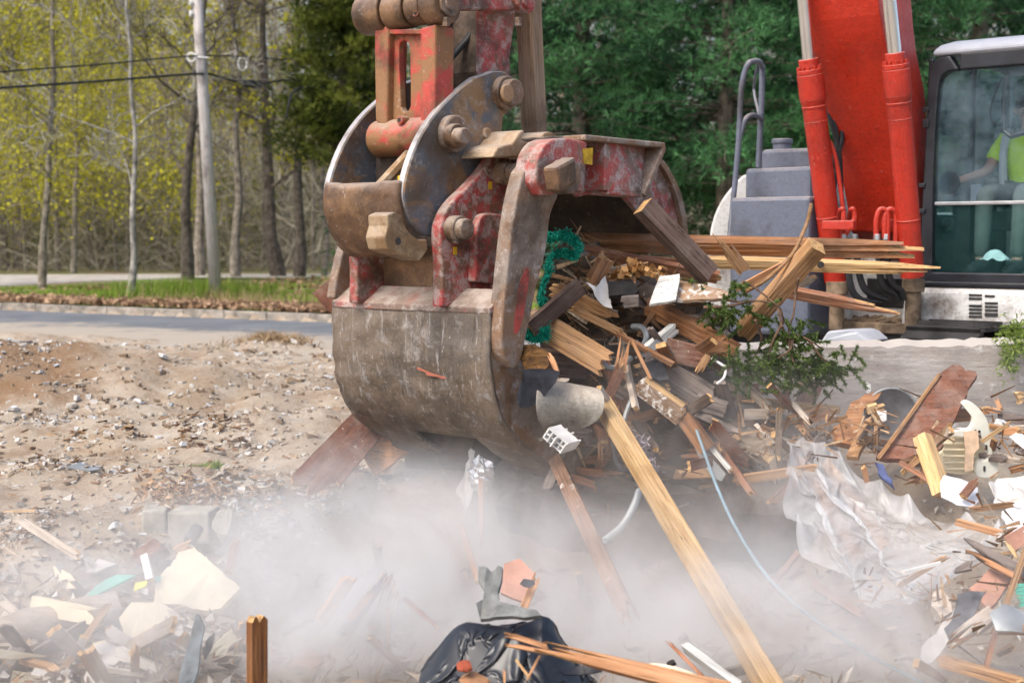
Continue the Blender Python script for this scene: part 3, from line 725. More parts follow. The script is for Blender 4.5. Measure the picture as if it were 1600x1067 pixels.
# --- bucket: front jaw, hinged open
jb = smooth_px([(838, 285), (840, 250), (852, 226), (868, 217), (890, 216)], 3)
jaw_out = jb + [(940, 222), (1000, 229)] + smooth_px([(1030, 252), (1052, 290), (1063, 328), (1070, 376)], 3) + [(1042, 372), (1002, 338), (974, 306), (925, 303)] + smooth_px([(905, 308), (893, 298), (880, 297), (862, 304), (848, 304)], 2)
JW = empty('front_jaw', pu(862, 275, -.6), None, None); JW.parent = EX; JW.location = WL['front_jaw'] - WL[EX.name]
plate('side_plate', jaw_out, 0.0, 0.035, m_jaw, JW, 0.008)
m = MB(); m.prism([pu(x, y, 0) - U * (W - .04) for x, y in jaw_out], -U * .035); m.build('side_plate', m_inner, JW, 0.008)
jprof = [(868, 217), (890, 216), (940, 222), (1000, 229)] + smooth_px([(1030, 252), (1052, 290), (1063, 328), (1070, 376)], 3)
js = shell_mesh(jprof, -.02, -W, 12).build('jaw_shell', [m_inner], JW, 0, 'all'); so = js.modifiers.new('solid', 'SOLIDIFY'); so.thickness = .03; so.offset = 0
arc = smooth_px([(1000, 229), (1030, 252), (1052, 290), (1063, 328), (1070, 376)], 4); arci = smooth_px([(1000, 237), (1025, 257), (1045, 293), (1056, 330), (1063, 376)], 4)
m = MB(); vs_ = [pu(x, y, .001) for x, y in arc] + [pu(x, y, .001) for x, y in arci]; vs_ += [p + U * .035 for p in vs_]; na = len(arc)
m.add(vs_, [q for i in range(na - 1) for q in ((2 * na + i, 2 * na + i + 1, 3 * na + i + 1, 3 * na + i), (i, i + 1, 2 * na + i + 1, 2 * na + i), (na + i, 3 * na + i, 3 * na + i + 1, na + i + 1))]); m.build('rim', m_mott, JW)
def rib(name, a, b, w, t, mat):
    p, q = pu(*a, .001), pu(*b, .001); d = (q - p); nrm = d.cross(U).normalized() * w
    m = MB(); m.prism([p - nrm, q - nrm, q + nrm, p + nrm], U * t); return m.build(name, mat, JW, 0.008)
rib('top_flange', (878, 217), (1004, 229), .016, .17, m_mott)
rib('edge_flange', (1004, 231), (972, 307), .018, .17, m_mott)
rib('lower_flange', (974, 306), (918, 301), .014, .15, m_jaw)
m = MB(); p = [pu(915, 222, .002), pu(998, 232, .002), pu(970, 302, .002), pu(912, 298, .002)]
m.add([p[0] + U * .14, p[1] + U * .05, p[2] + U * .15, p[3] + U * .15] + p, [(0, 1, 2, 3), (4, 7, 6, 5), (0, 4, 5, 1), (1, 5, 6, 2), (2, 6, 7, 3), (3, 7, 4, 0)])
m.build('box_beam', m_jaw, JW, 0.006)
plate('hinge_cheek', jb + [(918, 222), (914, 300)] + smooth_px([(896, 296), (880, 296), (864, 304), (848, 305)], 2), .155, .155, m_jaw, JW, 0.012)
m = MB(); disc(m, pu(862, 277, .10), .095, .14); m.build('hinge_barrel', m_mott, JW, 0.012, True)
m = MB(); p = [pu(846, 262, .2), pu(878, 245, .2), pu(881, 288, .2), pu(852, 302, .2)]; m.prism(p, U * .10); m.build('hinge_cap', m_rust, JW, 0.02)
m = MB(); p = [pu(910, 233, .157), pu(926, 231, .157), pu(925, 258, .157), pu(912, 256, .157)]
jd = MB(); jd.prism(p, U * .003); jd.build('decal', m_yellow, JW)
m = MB(); m.cyl(pu(884, 256, .157), U * .02, .022, 6); m.build('bolt', m_pin, JW, .003)

# --- quick coupler
CP = empty('coupler', pu(720, 230, -.7), None, None); CP.parent = EX; CP.location = WL['coupler'] - WL[EX.name]
cpl = smooth_px([(771, 111), (790, 113), (804, 130), (806, 155), (797, 172), (787, 184), (785, 210), (778, 228), (766, 232), (762, 250), (735, 285), (700, 318), (684, 345), (676, 366), (664, 369), (648, 352), (635, 325), (631, 298), (638, 262), (655, 218), (680, 178), (712, 145), (742, 121)], 3)
UN, UF = -.40, -1.0
def coupler_plate(u, inner):
    m = MB(); m.prism([pu(x, y, UN) + U * (u - UN) for x, y in cpl], -U * .055)
    n = len(cpl); o = m.build('cheek_plate', [m_blue, m_rim], CP, 0.008, seg=1)
    for pl in o.data.polygons:
        if abs(pl.normal.dot(U)) < .5 and pl.normal.dot(Vv) < .15: pl.material_index = 1
    return o
coupler_plate(UN, False); coupler_plate(UF, True)
pts = [pu(x, y, UN) for x, y in smooth_px([(632, 284), (629, 305), (633, 338), (645, 372), (668, 398)], 4)]
m = MB(); top = [(0, .0)]
n = len(pts); nu = 12; vs = []
for i in range(nu + 1):
    f = i / nu; dip = -.045 * math.exp(-((f - .55) / .22) ** 2)
    for k, p in enumerate(pts): vs.append(p - U * (.6 * f + .02) + (Z * dip if k == 0 else V3((0, 0, 0))) - Vv * .012 * nz(f * 3, k * .4, 1.))
m.add(vs, [(i * n + k, i * n + k + 1, (i + 1) * n + k + 1, (i + 1) * n + k) for i in range(nu) for k in range(n - 1)])
o = m.build('back_cover', [m_rust], CP, 0, 'all'); so = o.modifiers.new('solid', 'SOLIDIFY'); so.thickness = .04; so.offset = 0
m = MB(); hk = [(605, 336), (617, 331), (628, 337), (632, 352), (640, 364), (653, 374), (667, 374), (669, 390), (656, 408), (640, 402), (606, 390), (601, 371), (606, 353)]
m.prism([pu(x, y, -.335) for x, y in hk], -U * .15); m.build('lock_hook', worn('hook_steel', (.34, .24, .14), (.22, .13, .06), (.42, .37, .32), .5, .36, 0, 6, .45), CP, 0.008)
m = MB(); c = pu(622, 377, -.334); m.cyl(c - U * .005, U * .008, .02, 12); m.build('hook_hole', m_under, CP)
m = MB(); a = pu(640, 240, UN) - U * .1 + Vv * .1; b = a - U * .36 - Z * .26
m.tube([a, b], .035, 8); m.tube([a + Vv * .08 - U * .08, b + Vv * .08 + U * .2], .02, 8); m.build('inner_strut', m_tan, CP)
m = MB(); c = pu(606, 282, -.5) + Vv * .12; m.box(c, U * .035, Vv * .01, Z * .03); m.build('decal', m_yellow, CP)
m = MB(); c = pu(640, 300, UN) + Vv * .34; m.box(c - U * .3 + Z * .02, U * .29, Vv * .02, Z * .32); m.build('inner_shade_plate', m_inner, CP)  # dark plate added to stand for the shade between the cheeks
# pins of the coupler
pin(786, 146, UN - .0, .098, .10, 'boss', m_pin, True, CP)
m = MB(); disc(m, pu(790, 146, UN + .09), .052, .022); m.build('pin', m_tan, CP, .006, True)
m = MB(); disc(m, pu(700, 210, UN - .02), .105, .075); m.build('boss', m_mott, CP, .014, True)
m = MB(); disc(m, pu(704, 213, UN + .04), .068, .06); m.build('collar', m_rust, CP, .008, True)
m = MB(); disc(m, pu(710, 214, UN + .08), .048, .085); m.build('pin', m_pin, CP, .010, True)
for px, py in ((757, 209), (766, 229)):
    m = MB(); disc(m, pu(px, py, UN - .01), .032, .03); m.build('bolt', m_tan, CP, .006, True)

# --- bucket link (the cast H link) and rocker arms
LK = empty('bucket_link', pu(640, 120, -.7), None, None); LK.parent = EX; LK.location = WL['bucket_link'] - WL[EX.name]
lowc = pu(700, 211, UN); upc = pu(700, 6, UN + .02)
m = MB(); m.cyl(lowc - U * .06, -U * .50, .108, 28); m.build('lower_tube', m_link, LK, .014, True)
m = MB()
for (f0, f1, r) in ((.0, .13, .112), (.145, .26, .100), (.275, .44, .108), (.455, .66, .118)): m.cyl(upc - U * f0, -U * (f1 - f0), r, 28)
m.build('upper_tube', m_rust, LK, .01, True)
m = MB(); disc(m, upc, .074, .02); disc(m, upc, .045, .03); m.build('pin', m_pin, LK, .004, True)
vL = (lowc - PA).dot(Vv) - .07
def lk(pix, t, mat, name, dv=0.0, bevel=.014):
    m = MB(); m.prism([pv(x, y, vL + dv) for x, y in pix], Vv * t); return m.build(name, mat, LK, bevel)
lk([(584, 36), (607, 44), (606, 100), (604, 200), (586, 190)], .16, m_link, 'rail')
lk([(656, 44), (680, 38), (679, 178), (672, 196), (656, 200)], .16, m_link, 'rail')
slot = [(631, 64), (625, 66), (622.5, 72), (624, 120), (626, 168), (629, 174), (633, 176)]
slotr = [(631, 64), (637, 66), (640, 72), (641, 120), (641, 166), (638, 173), (633, 176)]
lk([(602, 52), (631, 54)] + slot[0:] + [(633, 204), (602, 204)], .05, m_link, 'web', .05, .008)
lk([(660, 52), (631, 54)] + slotr[0:] + [(633, 204), (660, 204)], .05, m_link, 'web', .05, .008)
lk([(600, 46), (660, 46), (660, 54), (600, 54)], .13, m_link, 'bridge', .01, .006)
for px, py in ((586, 24), (649, 20), (624, 188)):
    c = pv(px, py, vL - .035); m = MB(); m.tube([c, c + Vv * .06], .026, 10); m.build('grease_boss', m_link, LK, .004, True)
    m = MB(); m.tube([c - Vv * .003, c], .012, 8); m.build('grease_hole', m_under, LK)
# rocker arms run along v from the upper tube to the stick
m = MB(); rk = [pu(x, y, UN + .02) for x, y in ((705, -16), (812, -16), (816, 0), (805, 16), (712, 16))]
m.prism(rk, -U * .075); o = m.build('rocker_arm', m_redworn, LK, .01)
m = MB(); m.prism([p - U * .55 for p in rk], -U * .075); m.build('rocker_arm', m_redworn, LK, .01)
m = MB(); disc(m, pu(812, 3, UN), .075, .06); disc(m, pu(812, 3, UN), .05, .075); m.build('pin', m_redworn, LK, .005, True)
for px in (697, 809):
    m = MB(); c = pu(px, 28, UN + .03); m.cyl(c, -Z * .05, .024, 6); m.build('bolt', m_pin, LK, .003)
# --- stick
ST = empty('stick', pu(770, 60, -.7), None, None); ST.parent = EX; ST.location = WL['stick'] - WL[EX.name]
stp = [(746, -420), (850, -420), (812, -20), (806, 25), (797, 90), (800, 130), (790, 165), (775, 168), (752, 140), (744, 112), (744, 20)]
us = -.50
m = MB(); m.prism([pu(x, y, us) for x, y in stp], -U * .40); o = m.build('stick_body', [m_redworn, m_stickfront], ST, .012)
for pl in o.data.polygons:
    if pl.normal.dot(Vv) < -.5: pl.material_index = 1
m = MB(); a = pu(744, 22, us - .05) - Vv * .03
m.tube(spline([pu(700, 96, -.62), pu(716, 78, -.6), pu(738, 48, -.55), pu(744, 6, -.54), pu(745, -60, -.54)], 6), .02, 9); m.build('hose', m_hose, ST, 0, True)
m = MB(); m.tube(spline([pu(676, 100, -.75), pu(690, 60, -.72), pu(700, 36, -.7), pu(706, -60, -.7)], 6), .018, 9); m.build('hose', m_hose, ST, 0, True)
m = MB(); p = pu(690, 66, -.80); m.box(p + Vv * .1, U * .03, Vv * .05, Z * .12); m.build('guard', m_stepg, ST, .01)

# --- boom and its two lift cylinders
BO = empty('boom', cu(1400, 300, -.12), None, None); BO.parent = EX; BO.location = WL['boom'] - WL[EX.name]
ub = (at(1436, 345, 11.25) - PC).dot(U)
bo = smooth_px([(1352, -200), (1369, -20), (1380, 50), (1392, 110), (1406, 180), (1420, 250), (1432, 320), (1438, 362)], 2) + [(1500, 440), (1535, 440), (1500, 380)] + smooth_px([(1453, 330), (1449, 250), (1447, 160), (1440, 120), (1432, 80), (1424, 0), (1412, -200)], 2)
m = MB(); m.prism([cu(x, y, ub) for x, y in bo], -U * .60); m.build('boom_body', m_red, BO, .012)
m = MB(); w0 = cu(1405, 126, ub); m.box(cu(1406, 128, ub) - U * .3 - Vv * .004, U * .299, Vv * .006, Z * .004); m.build('weld_seam', m_red, BO)
def lift_cyl(rt, co, ba, Yt, Yc, Yb, wb, wc, wr):
    a, c, b, d, s = at(*rt, Yt), at(*co, Yc), at(*ba, Yb), None, Yc / F / 2
    d = (b - c).normalized()
    m = MB(); m.tube([a, c + d * .05], wr * s, 24); m.build('lift_rod', m_chrome, BO, 0, True)
    m = MB(); m.cyl(c - d * .055, d * .09, wc * .74 * s, 28); m.cyl(c + d * .025, d * .035, wc * .96 * s, 28); m.cyl(c + d * .062, d * .19, wc * s, 28)
    m.tube([c + d * .25, c + d * .30], [wc * s, wb * s], 28); m.cyl(c + d * .2, b - c - d * .2, wb * s, 28)
    m.cyl(c + d * .30, d * .018, wb * 1.06 * s, 28); m.cyl(c + d * 1.17, d * .012, wb * 1.05 * s, 28); m.cyl(c + d * .42, d * .008, wb * 1.03 * s, 28)
    o = m.build('lift_barrel', m_redd, BO, .004, True)
    for k in range(12):
        an = k * math.pi / 6; x = d.orthogonal().normalized(); y = d.cross(x)
        mm = MB(); mm.cyl(c + d * .028 + (x * math.cos(an) + y * math.sin(an)) * wc * .84 * s, -d * .03, .011, 6); mm.build('bolt', m_redd, BO)
    return a, c, b, d
lift_cyl((1250, -60), (1264, 104), (1306, 440), 10.9, 11.0, 11.25, 36, 41, 19)
lift_cyl((1383, -60), (1399, 95), (1426, 432), 10.35, 10.45, 10.7, 37, 42, 21)
def pipe(name, pts, r, mat, par=None, n=9):
    m = MB(); m.tube(spline(pts, 6), r, n); return m.build(name, mat, par or BO, 0, True)
Yp = 10.75
for px in (1318, 1334): pipe('pipe', [at(px - 1 if px < 1330 else px - 16, 372, Yp), at(px, 345, Yp), at(px, 330, Yp), at(px - 3, 327, Yp), at(px - 6, 332, Yp + .05), at(px - 8, 355, Yp + .2)], .019, m_redd)
for px in (1369, 1382): pipe('pipe', [at(px, 372, Yp - .1), at(px, 345, Yp - .1), at(px + 5, 329, Yp - .1), at(px + 13, 328, Yp - .1), at(px + 18, 338, Yp - .1), at(px + 17, 385, Yp - .1)], .02, m_redd)
pipe('pipe', [at(1296, 220, 11.1), at(1306, 250, 11.1), at(1314, 300, 11.1), at(1320, 350, 11.1)], .018, m_redd)
pipe('pipe', [at(1278, 8, 11.2), at(1283, 40, 11.2), at(1287, 62, 11.2)], .03, m_redd)
m = MB(); c = at(1279, 24, 11.15); m.cyl(c, -Z * .035, .055, 16); m.build('flange', m_redd, BO, .006, True)
for px, py in ((1311, 352), (1404, 350)):
    c = at(px, py, Yp - .06); m = MB(); m.box(c, U * .13, Vv * .03, Z * .035); m.build('pipe_clamp', m_redd, BO, .008)
for px in (1319, 1335, 1370, 1384):
    m = MB(); c = at(px, 366, Yp - (.1 if px > 1350 else 0)); m.cyl(c, -Z * .045, .026, 6); m.build('hose_fitting', steel, BO, .003)
for k, (pts) in enumerate((
    [(1322, 372), (1325, 420), (1332, 455), (1350, 470), (1375, 470)], [(1337, 372), (1341, 420), (1350, 450), (1366, 462), (1385, 468)],
    [(1372, 372), (1374, 425), (1382, 450), (1395, 458), (1402, 470)], [(1386, 372), (1388, 425), (1396, 445), (1408, 455), (1412, 468)])):
    pipe('hose', [at(x, y, 10.8 + .1 * (i / 4)) for i, (x, y) in enumerate(pts)], .026, m_hose)
for pts in ([(1288, 66), (1292, 95), (1297, 130), (1300, 165), (1305, 200), (1308, 235), (1300, 262)], [(1296, 70), (1302, 110), (1312, 160), (1316, 210), (1308, 250), (1302, 300)], [(1284, 64), (1290, 120), (1296, 180), (1310, 232), (1314, 300)]):
    pipe('hose', [at(x, y, 11.35) for x, y in pts], .022, m_hose)
pipe('hose', [at(x, y, 11.2) for x, y in ((1290, 118), (1296, 104), (1310, 100), (1316, 108))], .016, m_hose)

# --- upper body: deck, brackets, steps, hood, cab base
BD = empty('upper_body', PC + Vv * 1.4 - U * .8, None, None); BD.parent = EX; BD.location = WL['upper_body'] - WL[EX.name]
def cbox(name, u0, u1, v0, v1, z0, z1, mat, par=None, bevel=.012):
    c = PC + U * (u0 + u1) / 2 + Vv * (v0 + v1) / 2; c.z = (z0 + z1) / 2
    m = MB(); m.box(c, U * (u1 - u0) / 2, Vv * (v1 - v0) / 2, Z * (z1 - z0) / 2); return m.build(name, mat, par or BD, bevel)
zc = PC.z; zl = cv(1440, 507, 0).z
cbox('cab_base', -.10, 1.25, -.05, 1.9, zl, zc - .012, m_white, BD, .05)
base_v = -.052
for i in range(7):                                      # louvre slots, two columns
    for (xa, xb, sk) in ((1514, 1534, (9,)), (1539, 1559, (1,))):
        if i in sk: continue
        y = 461 + i * 5.6 + (1.5 if xa > 1530 else 0)
        if xa > 1530 and i == 6 : y = 493
        if i == 2 and xa < 1530: continue
        a, b = cv(xa, y, base_v), cv(xb - (5 if (xa > 1530 and i < 2) else 0), y + .4, base_v)
        m = MB(); m.box((a + b) / 2, (b - a) / 2, Vv * .004, Z * .0085); m.build('louvre_slot', m_under, BD)
for (x, y, sx, sz) in ((1481, 482, .02, .05), (1465, 492, .035, .012), (1447, 497, .03, .01), (1517, 455, .035, .012), (1500, 500, .09, .012)):
    pass
cbox('deck', -1.9, -.10, -.20, 1.6, zl - .07, zl + .01, m_dirtplate, BD, .01)
cbox('front_beam', -2.3, 1.5, -.08, 2.6, zl - .40, zl - .075, m_under, BD, .03)
cbox('bulkhead', -1.35, -.12, .55, .60, zl, zc + .35, m_white, BD, .01)
m = MB(); c = cv(1378, 462, .0) + Vv * .54; m.box(c, U * .40, Vv * .01, Z * .12); m.build('bulkhead_opening', m_under, BD, .04)
for px, py0, py1, w in ((1420, 444, 506, 12), (1320, 444, 503, 12), (1291, 448, 503, 10)):    # curved lugs
    a = [(px - w, py1), (px - w * .6, py0 + 22), (px - w * .2, py0 + 4), (px + w * .5, py0), (px + w, py0 + 8), (px + w * .8, py0 + 30), (px + w * .4, py1)]
    m = MB(); m.prism([cv(x, y, -.16) for x, y in smooth_px(a, 2)], Vv * .07); m.build('cylinder_lug', m_white, BD, .01)
for px, py in ((1308, 452), (1427, 448)):
    c = at(px, py, 10.95 if px > 1400 else 11.2); m = MB(); m.cyl(c + Z * .06, -Z * .10, .085, 20); m.cyl(c - Z * .02, -Z * .30, .06, 16); m.build('cylinder_foot', m_dirtplate, BD, .006, True)
m = MB(); tilt = []
for i in range(160):
    f = random.random(); c = PC + U * (-1.7 + 1.5 * f) + Vv * random.uniform(-.19, .3); c.z = zl + .012
    s = random.uniform(.01, .035); m.box(c, V3((s, 0, s * .3)), V3((0, s, 0)), V3((0, 0, s * .7)))
o = m.build('deck_dirt', m_dirtplate, BD); o['kind'] = 'stuff'
cbox('tool_box', -1.62, -1.36, -.05, .5, zl, zl + .30, m_white, BD, .03)
# stacked grey access steps on the left, and the curved white hood behind them
def step(px0, px1, py0, py1, Y, dep):
    p0, p1 = at(px0, py1, Y), at(px1, py1, Y - .45); t = at(px0, py0, Y)
    m = MB(); d = (p1 - p0); d.z = 0; m.prism([p0, p0 + d, p0 + d + Z * (t.z - p0.z), p0 + Z * (t.z - p0.z)], Vv * dep); return m
step(1138, 1262, 309, 520, 11.6, .42).build('access_step', m_stepg, BD, .03)
step(1163, 1266, 264, 320, 12.0, .45).build('access_step', m_stepg, BD, .03)
step(1188, 1330, 234, 270, 12.4, .9).build('access_step', m_stepg, BD, .03)
a, b = at(1154, 336, 11.595), at(1206, 376, 11.43); m = MB(); m.box((a + b) / 2 - Vv * .012, U * .16, Vv * .008, Z * .11); m.build('step_shadow_pad', m_under, BD, .004)  # dark pad stands in for shadow on the step face
hood = smooth_px([(1104, 395), (1110, 350), (1124, 315), (1146, 286), (1160, 272)], 3)
m = MB(); hp = [at(x, y, 12.2) for x, y in hood]; hp += [V3((hp[-1].x + .3, hp[-1].y, hp[-1].z)), V3((hp[-1].x + .3, hp[-1].y, .5)), V3((hp[0].x, hp[0].y, .5))]
m.prism(hp, Vv * 2.2); m.build('engine_hood', m_white, BD, .03)
m = MB(); c = at(1222, 236, 12.7); m.cyl(c, Z * .07, .08, 20); m.cyl(c + Z * .06, Z * .045, .092, 20); m.build('filler_cap', m_stepg, BD, .01, True)
cbox('counterweight', -2.2, 1.2, 2.3, 3.3, zl, zc + .6, m_white, BD, .08)
Yh = 11.75
m = MB(); m.tube(spline([at(1140, 370, Yh - .1), at(1147, 300, Yh), at(1153, 235, Yh), at(1156, 180, Yh), at(1158, 140, Yh), at(1164, 112, Yh), at(1172, 98, Yh), at(1186, 97, Yh + .15), at(1191, 106, Yh + .3)], 5), .024, 10)
m.tube(spline([at(1191, 102, Yh + .3), at(1190, 160, Yh + .3), at(1188, 200, Yh + .3), at(1185, 262, Yh + .3)], 4), .026, 10)
m.tube(spline([at(1155, 222, Yh), at(1160, 200, Yh), at(1167, 184, Yh), at(1178, 180, Yh + .1), at(1190, 186, Yh + .3)], 4), .020, 10)
m.tube(spline([at(1184, 98, Yh + .3), at(1178, 140, Yh + .6), at(1186, 180, Yh + .3)], 4), .012, 8)
m.build('handrail', m_stepg, BD, 0, True)

# --- crawler tracks under the body (mostly behind the wall)
def track(uc):
    T = empty('crawler_track', PC + U * uc + Vv * 1.1 - Z * (PC.z - .4), None, None); T.parent = EX; T.location = WL[T.name] - WL[EX.name]
    L, h = 1.9, .40; c = PC + U * uc + Vv * 1.1; c.z = .42
    m = MB(); m.box(c, U * .18, Vv * (L - .25), Z * .22); m.build('track_frame', m_under, T, .05)
    n = 44; per = 4 * (L - h) + 2 * math.pi * h
    me = None
    for i in range(n):
        s = per * i / n; st = 2 * (L - h)
        if s < st: q = c + Vv * (-(L - h) + s) + Z * h; d = Vv
        elif s < st + math.pi * h: a = (s - st) / h; q = c + Vv * (L - h) + (Z * math.cos(a) + Vv * math.sin(a)) * h; d = Vv * math.cos(a) - Z * math.sin(a)
        elif s < 2 * st + math.pi * h: q = c + Vv * ((L - h) - (s - st - math.pi * h)) - Z * h; d = -Vv
        else: a = (s - 2 * st - math.pi * h) / h; q = c - Vv * (L - h) + (-Z * math.cos(a) - Vv * math.sin(a)) * h; d = -Vv * math.cos(a) + Z * math.sin(a)
        if me is None:
            m = MB(); m.box((0, 0, 0), (.29, 0, 0), (0, .075, 0), (0, 0, .016)); m.box((0, .04, .03), (.285, 0, 0), (0, .008, 0), (0, 0, .02))
            me = bpy.data.meshes.new('track_shoe'); me.from_pydata([tuple(p) for p in m.v], [], m.f); me.materials.append(m_under)
        o = link('track_shoe', me, T); mt = Matrix((U, d, U.cross(d))).transposed().to_4x4(); mt.translation = q - WL[T.name]; o.matrix_local = mt
track(0.35); track(-1.9)

# --- cab
CB = empty('cab', PC + U * .5 + Vv * .8, None, None); CB.parent = EX; CB.location = WL['cab'] - WL[EX.name]
zt = cv(1480, 98, 0).z; CW = 1.22
uL = (cv(1440, 300, 0) - PC).dot(U)
m = MB()
out = [cv(*p, 0) for p in smooth_px([(1437, 446), (1440, 380), (1444, 300), (1449, 200), (1452, 130), (1457, 105), (1470, 92), (1486, 88)], 3)]
inn = [cv(*p, 0) for p in smooth_px([(1459, 446), (1459, 380), (1460, 300), (1464, 200), (1468, 145), (1472, 124), (1484, 113), (1500, 110)], 3)]
n = len(out); vs = [p - Vv * .03 for p in out + inn] + [p + Vv * .07 for p in out + inn]
fs = []
for i in range(n - 1):
    a, b, c, d = i, i + 1, n + i + 1, n + i; k = 2 * n
    fs += [(a, b, c, d), (a + k, d + k, c + k, b + k), (a, a + k, b + k, b), (d, c, c + k, d + k)]
fs += [(0, n, 3 * n, 2 * n), (n - 1, 3 * n - 1, 4 * n - 1, 2 * n - 1)]
m.add(vs, fs); m.build('window_pillar', m_black, CB, .012)
zi, zo = inn[-1].z, out[-1].z
u_in = (inn[0] - PC).dot(U)
cbox('front_header', .20, CW, -.03, .07, zi, zo + .012, m_black, CB, .012)
cbox('front_sill', u_in - .01, CW, -.035, .07, zc - .01, zc + .10, m_black, CB, .012)
cbox('window_pillar', CW - .06, CW + .04, -.03, .07, zc, zo, m_black, CB, .015)
cbox('lower_rail', uL, CW, -.04, .08, zc - .012, zc + .03, m_black, CB, .012)
zm = cv(1500, 318, 0).z
cbox('window_rail', u_in - .005, CW - .05, -.012, .03, zm - .014, zm + .014, steel, CB, .006)
def gl(name, tint, tr, AL=.3):
    t = NT(name); t.b.inputs['Base Color'].default_value = (*tint, 1); t.b.inputs['Roughness'].default_value = .04
    t.b.inputs['Specular IOR Level'].default_value = .5; t.b.inputs['Metallic'].default_value = 0
    tp = t.new('ShaderNodeBsdfTransparent'); tp.inputs[0].default_value = (*tr, 1); mx = t.new('ShaderNodeMixShader')
    v = t.coord((1, 1, 1), rand=False); nn = t.noise(v, 5, 6, .7); f = t.ramp(nn, [(.35, AL + .07), (.7, AL - .07)]); t.l.new(f, mx.inputs[0])
    t.l.new(t.b.outputs[0], mx.inputs[2]); t.l.new(tp.outputs[0], mx.inputs[1]); t.l.new(mx.outputs[0], t.out.inputs['Surface']); return t.mat
m_gu = gl('blue_tinted_glass', (.30, .42, .50), (.94, .98, 1.0), .06); m_gd = gl('green_tinted_glass', (.05, .13, .13), (.84, .95, .94), .12)
def glass(name, z0, z1, mat, corner=False):
    m = MB(); c0 = PC + U * (u_in - .012) + Vv * .012; pts = []
    ul = u_in - .012
    if corner:
        pl = [(p - PC).dot(U) - .012 for p in inn]
        pts = [PC + U * CW + Z * (z0 - zc), PC + U * CW + Z * (z1 - zc)] + [V3((p.x, p.y, p.z)) for p in reversed(inn) if p.z > z0 + .02]
        last = pts[-1]; pts.append(PC + U * ((last - PC).dot(U) - .01) + Z * (z0 - zc))
    else: pts = [PC + U * ul + Z * (z0 - zc), PC + U * CW + Z * (z0 - zc), PC + U * CW + Z * (z1 - zc), PC + U * ul + Z * (z1 - zc)]
    m.prism([p + Vv * .012 for p in pts], Vv * .006); return m.build(name, mat, CB)
glass('upper_windscreen', zm + .012, zi + .005, m_gu, True)
glass('lower_windscreen', zc + .09, zm - .012, m_gd)
# roof with rounded edge, light sheet over black
m = MB(); rp = []
def roofring(inset, z): return [PC + U * (uL + .09 + inset) + Vv * (-.03 + inset) + Z * (z - zc), PC + U * (CW + .06 - inset) + Vv * (-.03 + inset) + Z * (z - zc), PC + U * (CW + .06 - inset) + Vv * (1.75 - inset) + Z * (z - zc), PC + U * (uL + .02 + inset) + Vv * (1.75 - inset) + Z * (z - zc)]
rings = [roofring(-.005, zo + .005), roofring(-.01, zo + .04), roofring(.03, zo + .085), roofring(.12, zo + .12), roofring(.40, zo + .14)]
vs = [p for r in rings for p in r]; fs = [(4 * i + j, 4 * i + (j + 1) % 4, 4 * i + 4 + (j + 1) % 4, 4 * i + 4 + j) for i in range(4) for j in range(4)] + [(16, 17, 18, 19), (3, 2, 1, 0)]
m.add(vs, fs); m.build('cab_roof', plain('grey_roof_paint', (.33, .35, .40), .5, 0, .1, 3, .05), CB, .02)
m = MB(); c = cv(1467, 86, .05); m.cyl(c, Z * .03, .03, 12); m.cyl(c + Z * .03, Z * .03, .016, 10); m.build('marker_lamp', m_black, CB)
for py in (172, 190, 196, 330, 290):
    m = MB(); c = cv(1447 if py < 250 else 1441, py, -.035); m.box(c, U * .025, Vv * .012, Z * .018); m.build('latch', m_black, CB, .005)
# cab shell: rear wall, side walls, floor
def wallp(name, u0, u1, v0, v1, z0, z1, mat): return cbox(name, u0, u1, v0, v1, z0, z1, mat, CB, .01)
def side_wall(name, ua, ub_):
    wallp(name, ua, ub_, .07, 1.7, zc, zc + .55, m_black)
    for va in (.07, .85, 1.62): wallp('corner_post', ua, ub_, va, va + .08, zc + .55, zo, m_black)
    cbox('side_window', ua + .012, ub_ - .012, .15, 1.62, zc + .55, zo, gl_side, CB, 0)
gl_side = gl('side_glass', (.24, .33, .38), (.80, .88, .92))
side_wall('side_wall', uL, uL + .04); side_wall('side_wall', CW, CW + .04)
wallp('rear_wall', uL + .04, CW, 1.62, 1.68, zc, zc + .75, m_cabin)
cbox('rear_window', uL + .04, CW, 1.63, 1.645, zc + .75, zo, gl_side, CB, 0)
wallp('rear_pillar', .30, .40, 1.60, 1.66, zc + .75, zo, m_cabin)
wallp('cab_floor', uL, CW, .0, 1.68, zc - .012, zc + .02, m_under)
wallp('console', -.05, .07, .55, 1.1, zc, zc + .66, m_seat)
wallp('panel_box', -.04, .05, .8, .92, zc + .66, zc + .80, m_cabin)
wallp('label_strip', .155, .19, 1.20, 1.21, zc + .95, zc + 1.2, m_yellow)
SE = wallp('seat', .11, .61, .72, 1.2, zc + .42, zc + .58, m_seat); wallp('backrest', .11, .61, 1.17, 1.30, zc + .58, zc + 1.15, m_seat)
wallp('headrest', .21, .49, 1.19, 1.28, zc + 1.18, zc + 1.45, m_seat)
m = MB(); c = PC - U * .065 + Vv * .56; m.tube([c + Z * .40, c + Z * .76, c + Z * .84], [.02, .018, .03], 10); m.build('control_lever', m_seat, CB, 0, True)
m = MB(); m.tube(spline([cv(1566, 122, .15), cv(1553, 150, .2), cv(1547, 180, .25), cv(1556, 196, .3), cv(1570, 190, .35)], 6), .008, 8); m.build('coiled_cord', m_hose, CB)
m = MB(); a = cv(1568, 105, .22); 
m.tube([cv(1574, 112, .2), cv(1568, 160, .2), cv(1569, 205, .2), cv(1580, 213, .2), cv(1610, 205, .2)], .022, 8); m.build('mirror_frame', m_black, CB)
m = MB(); c = cv(1555, 408, .2); 
vs = []
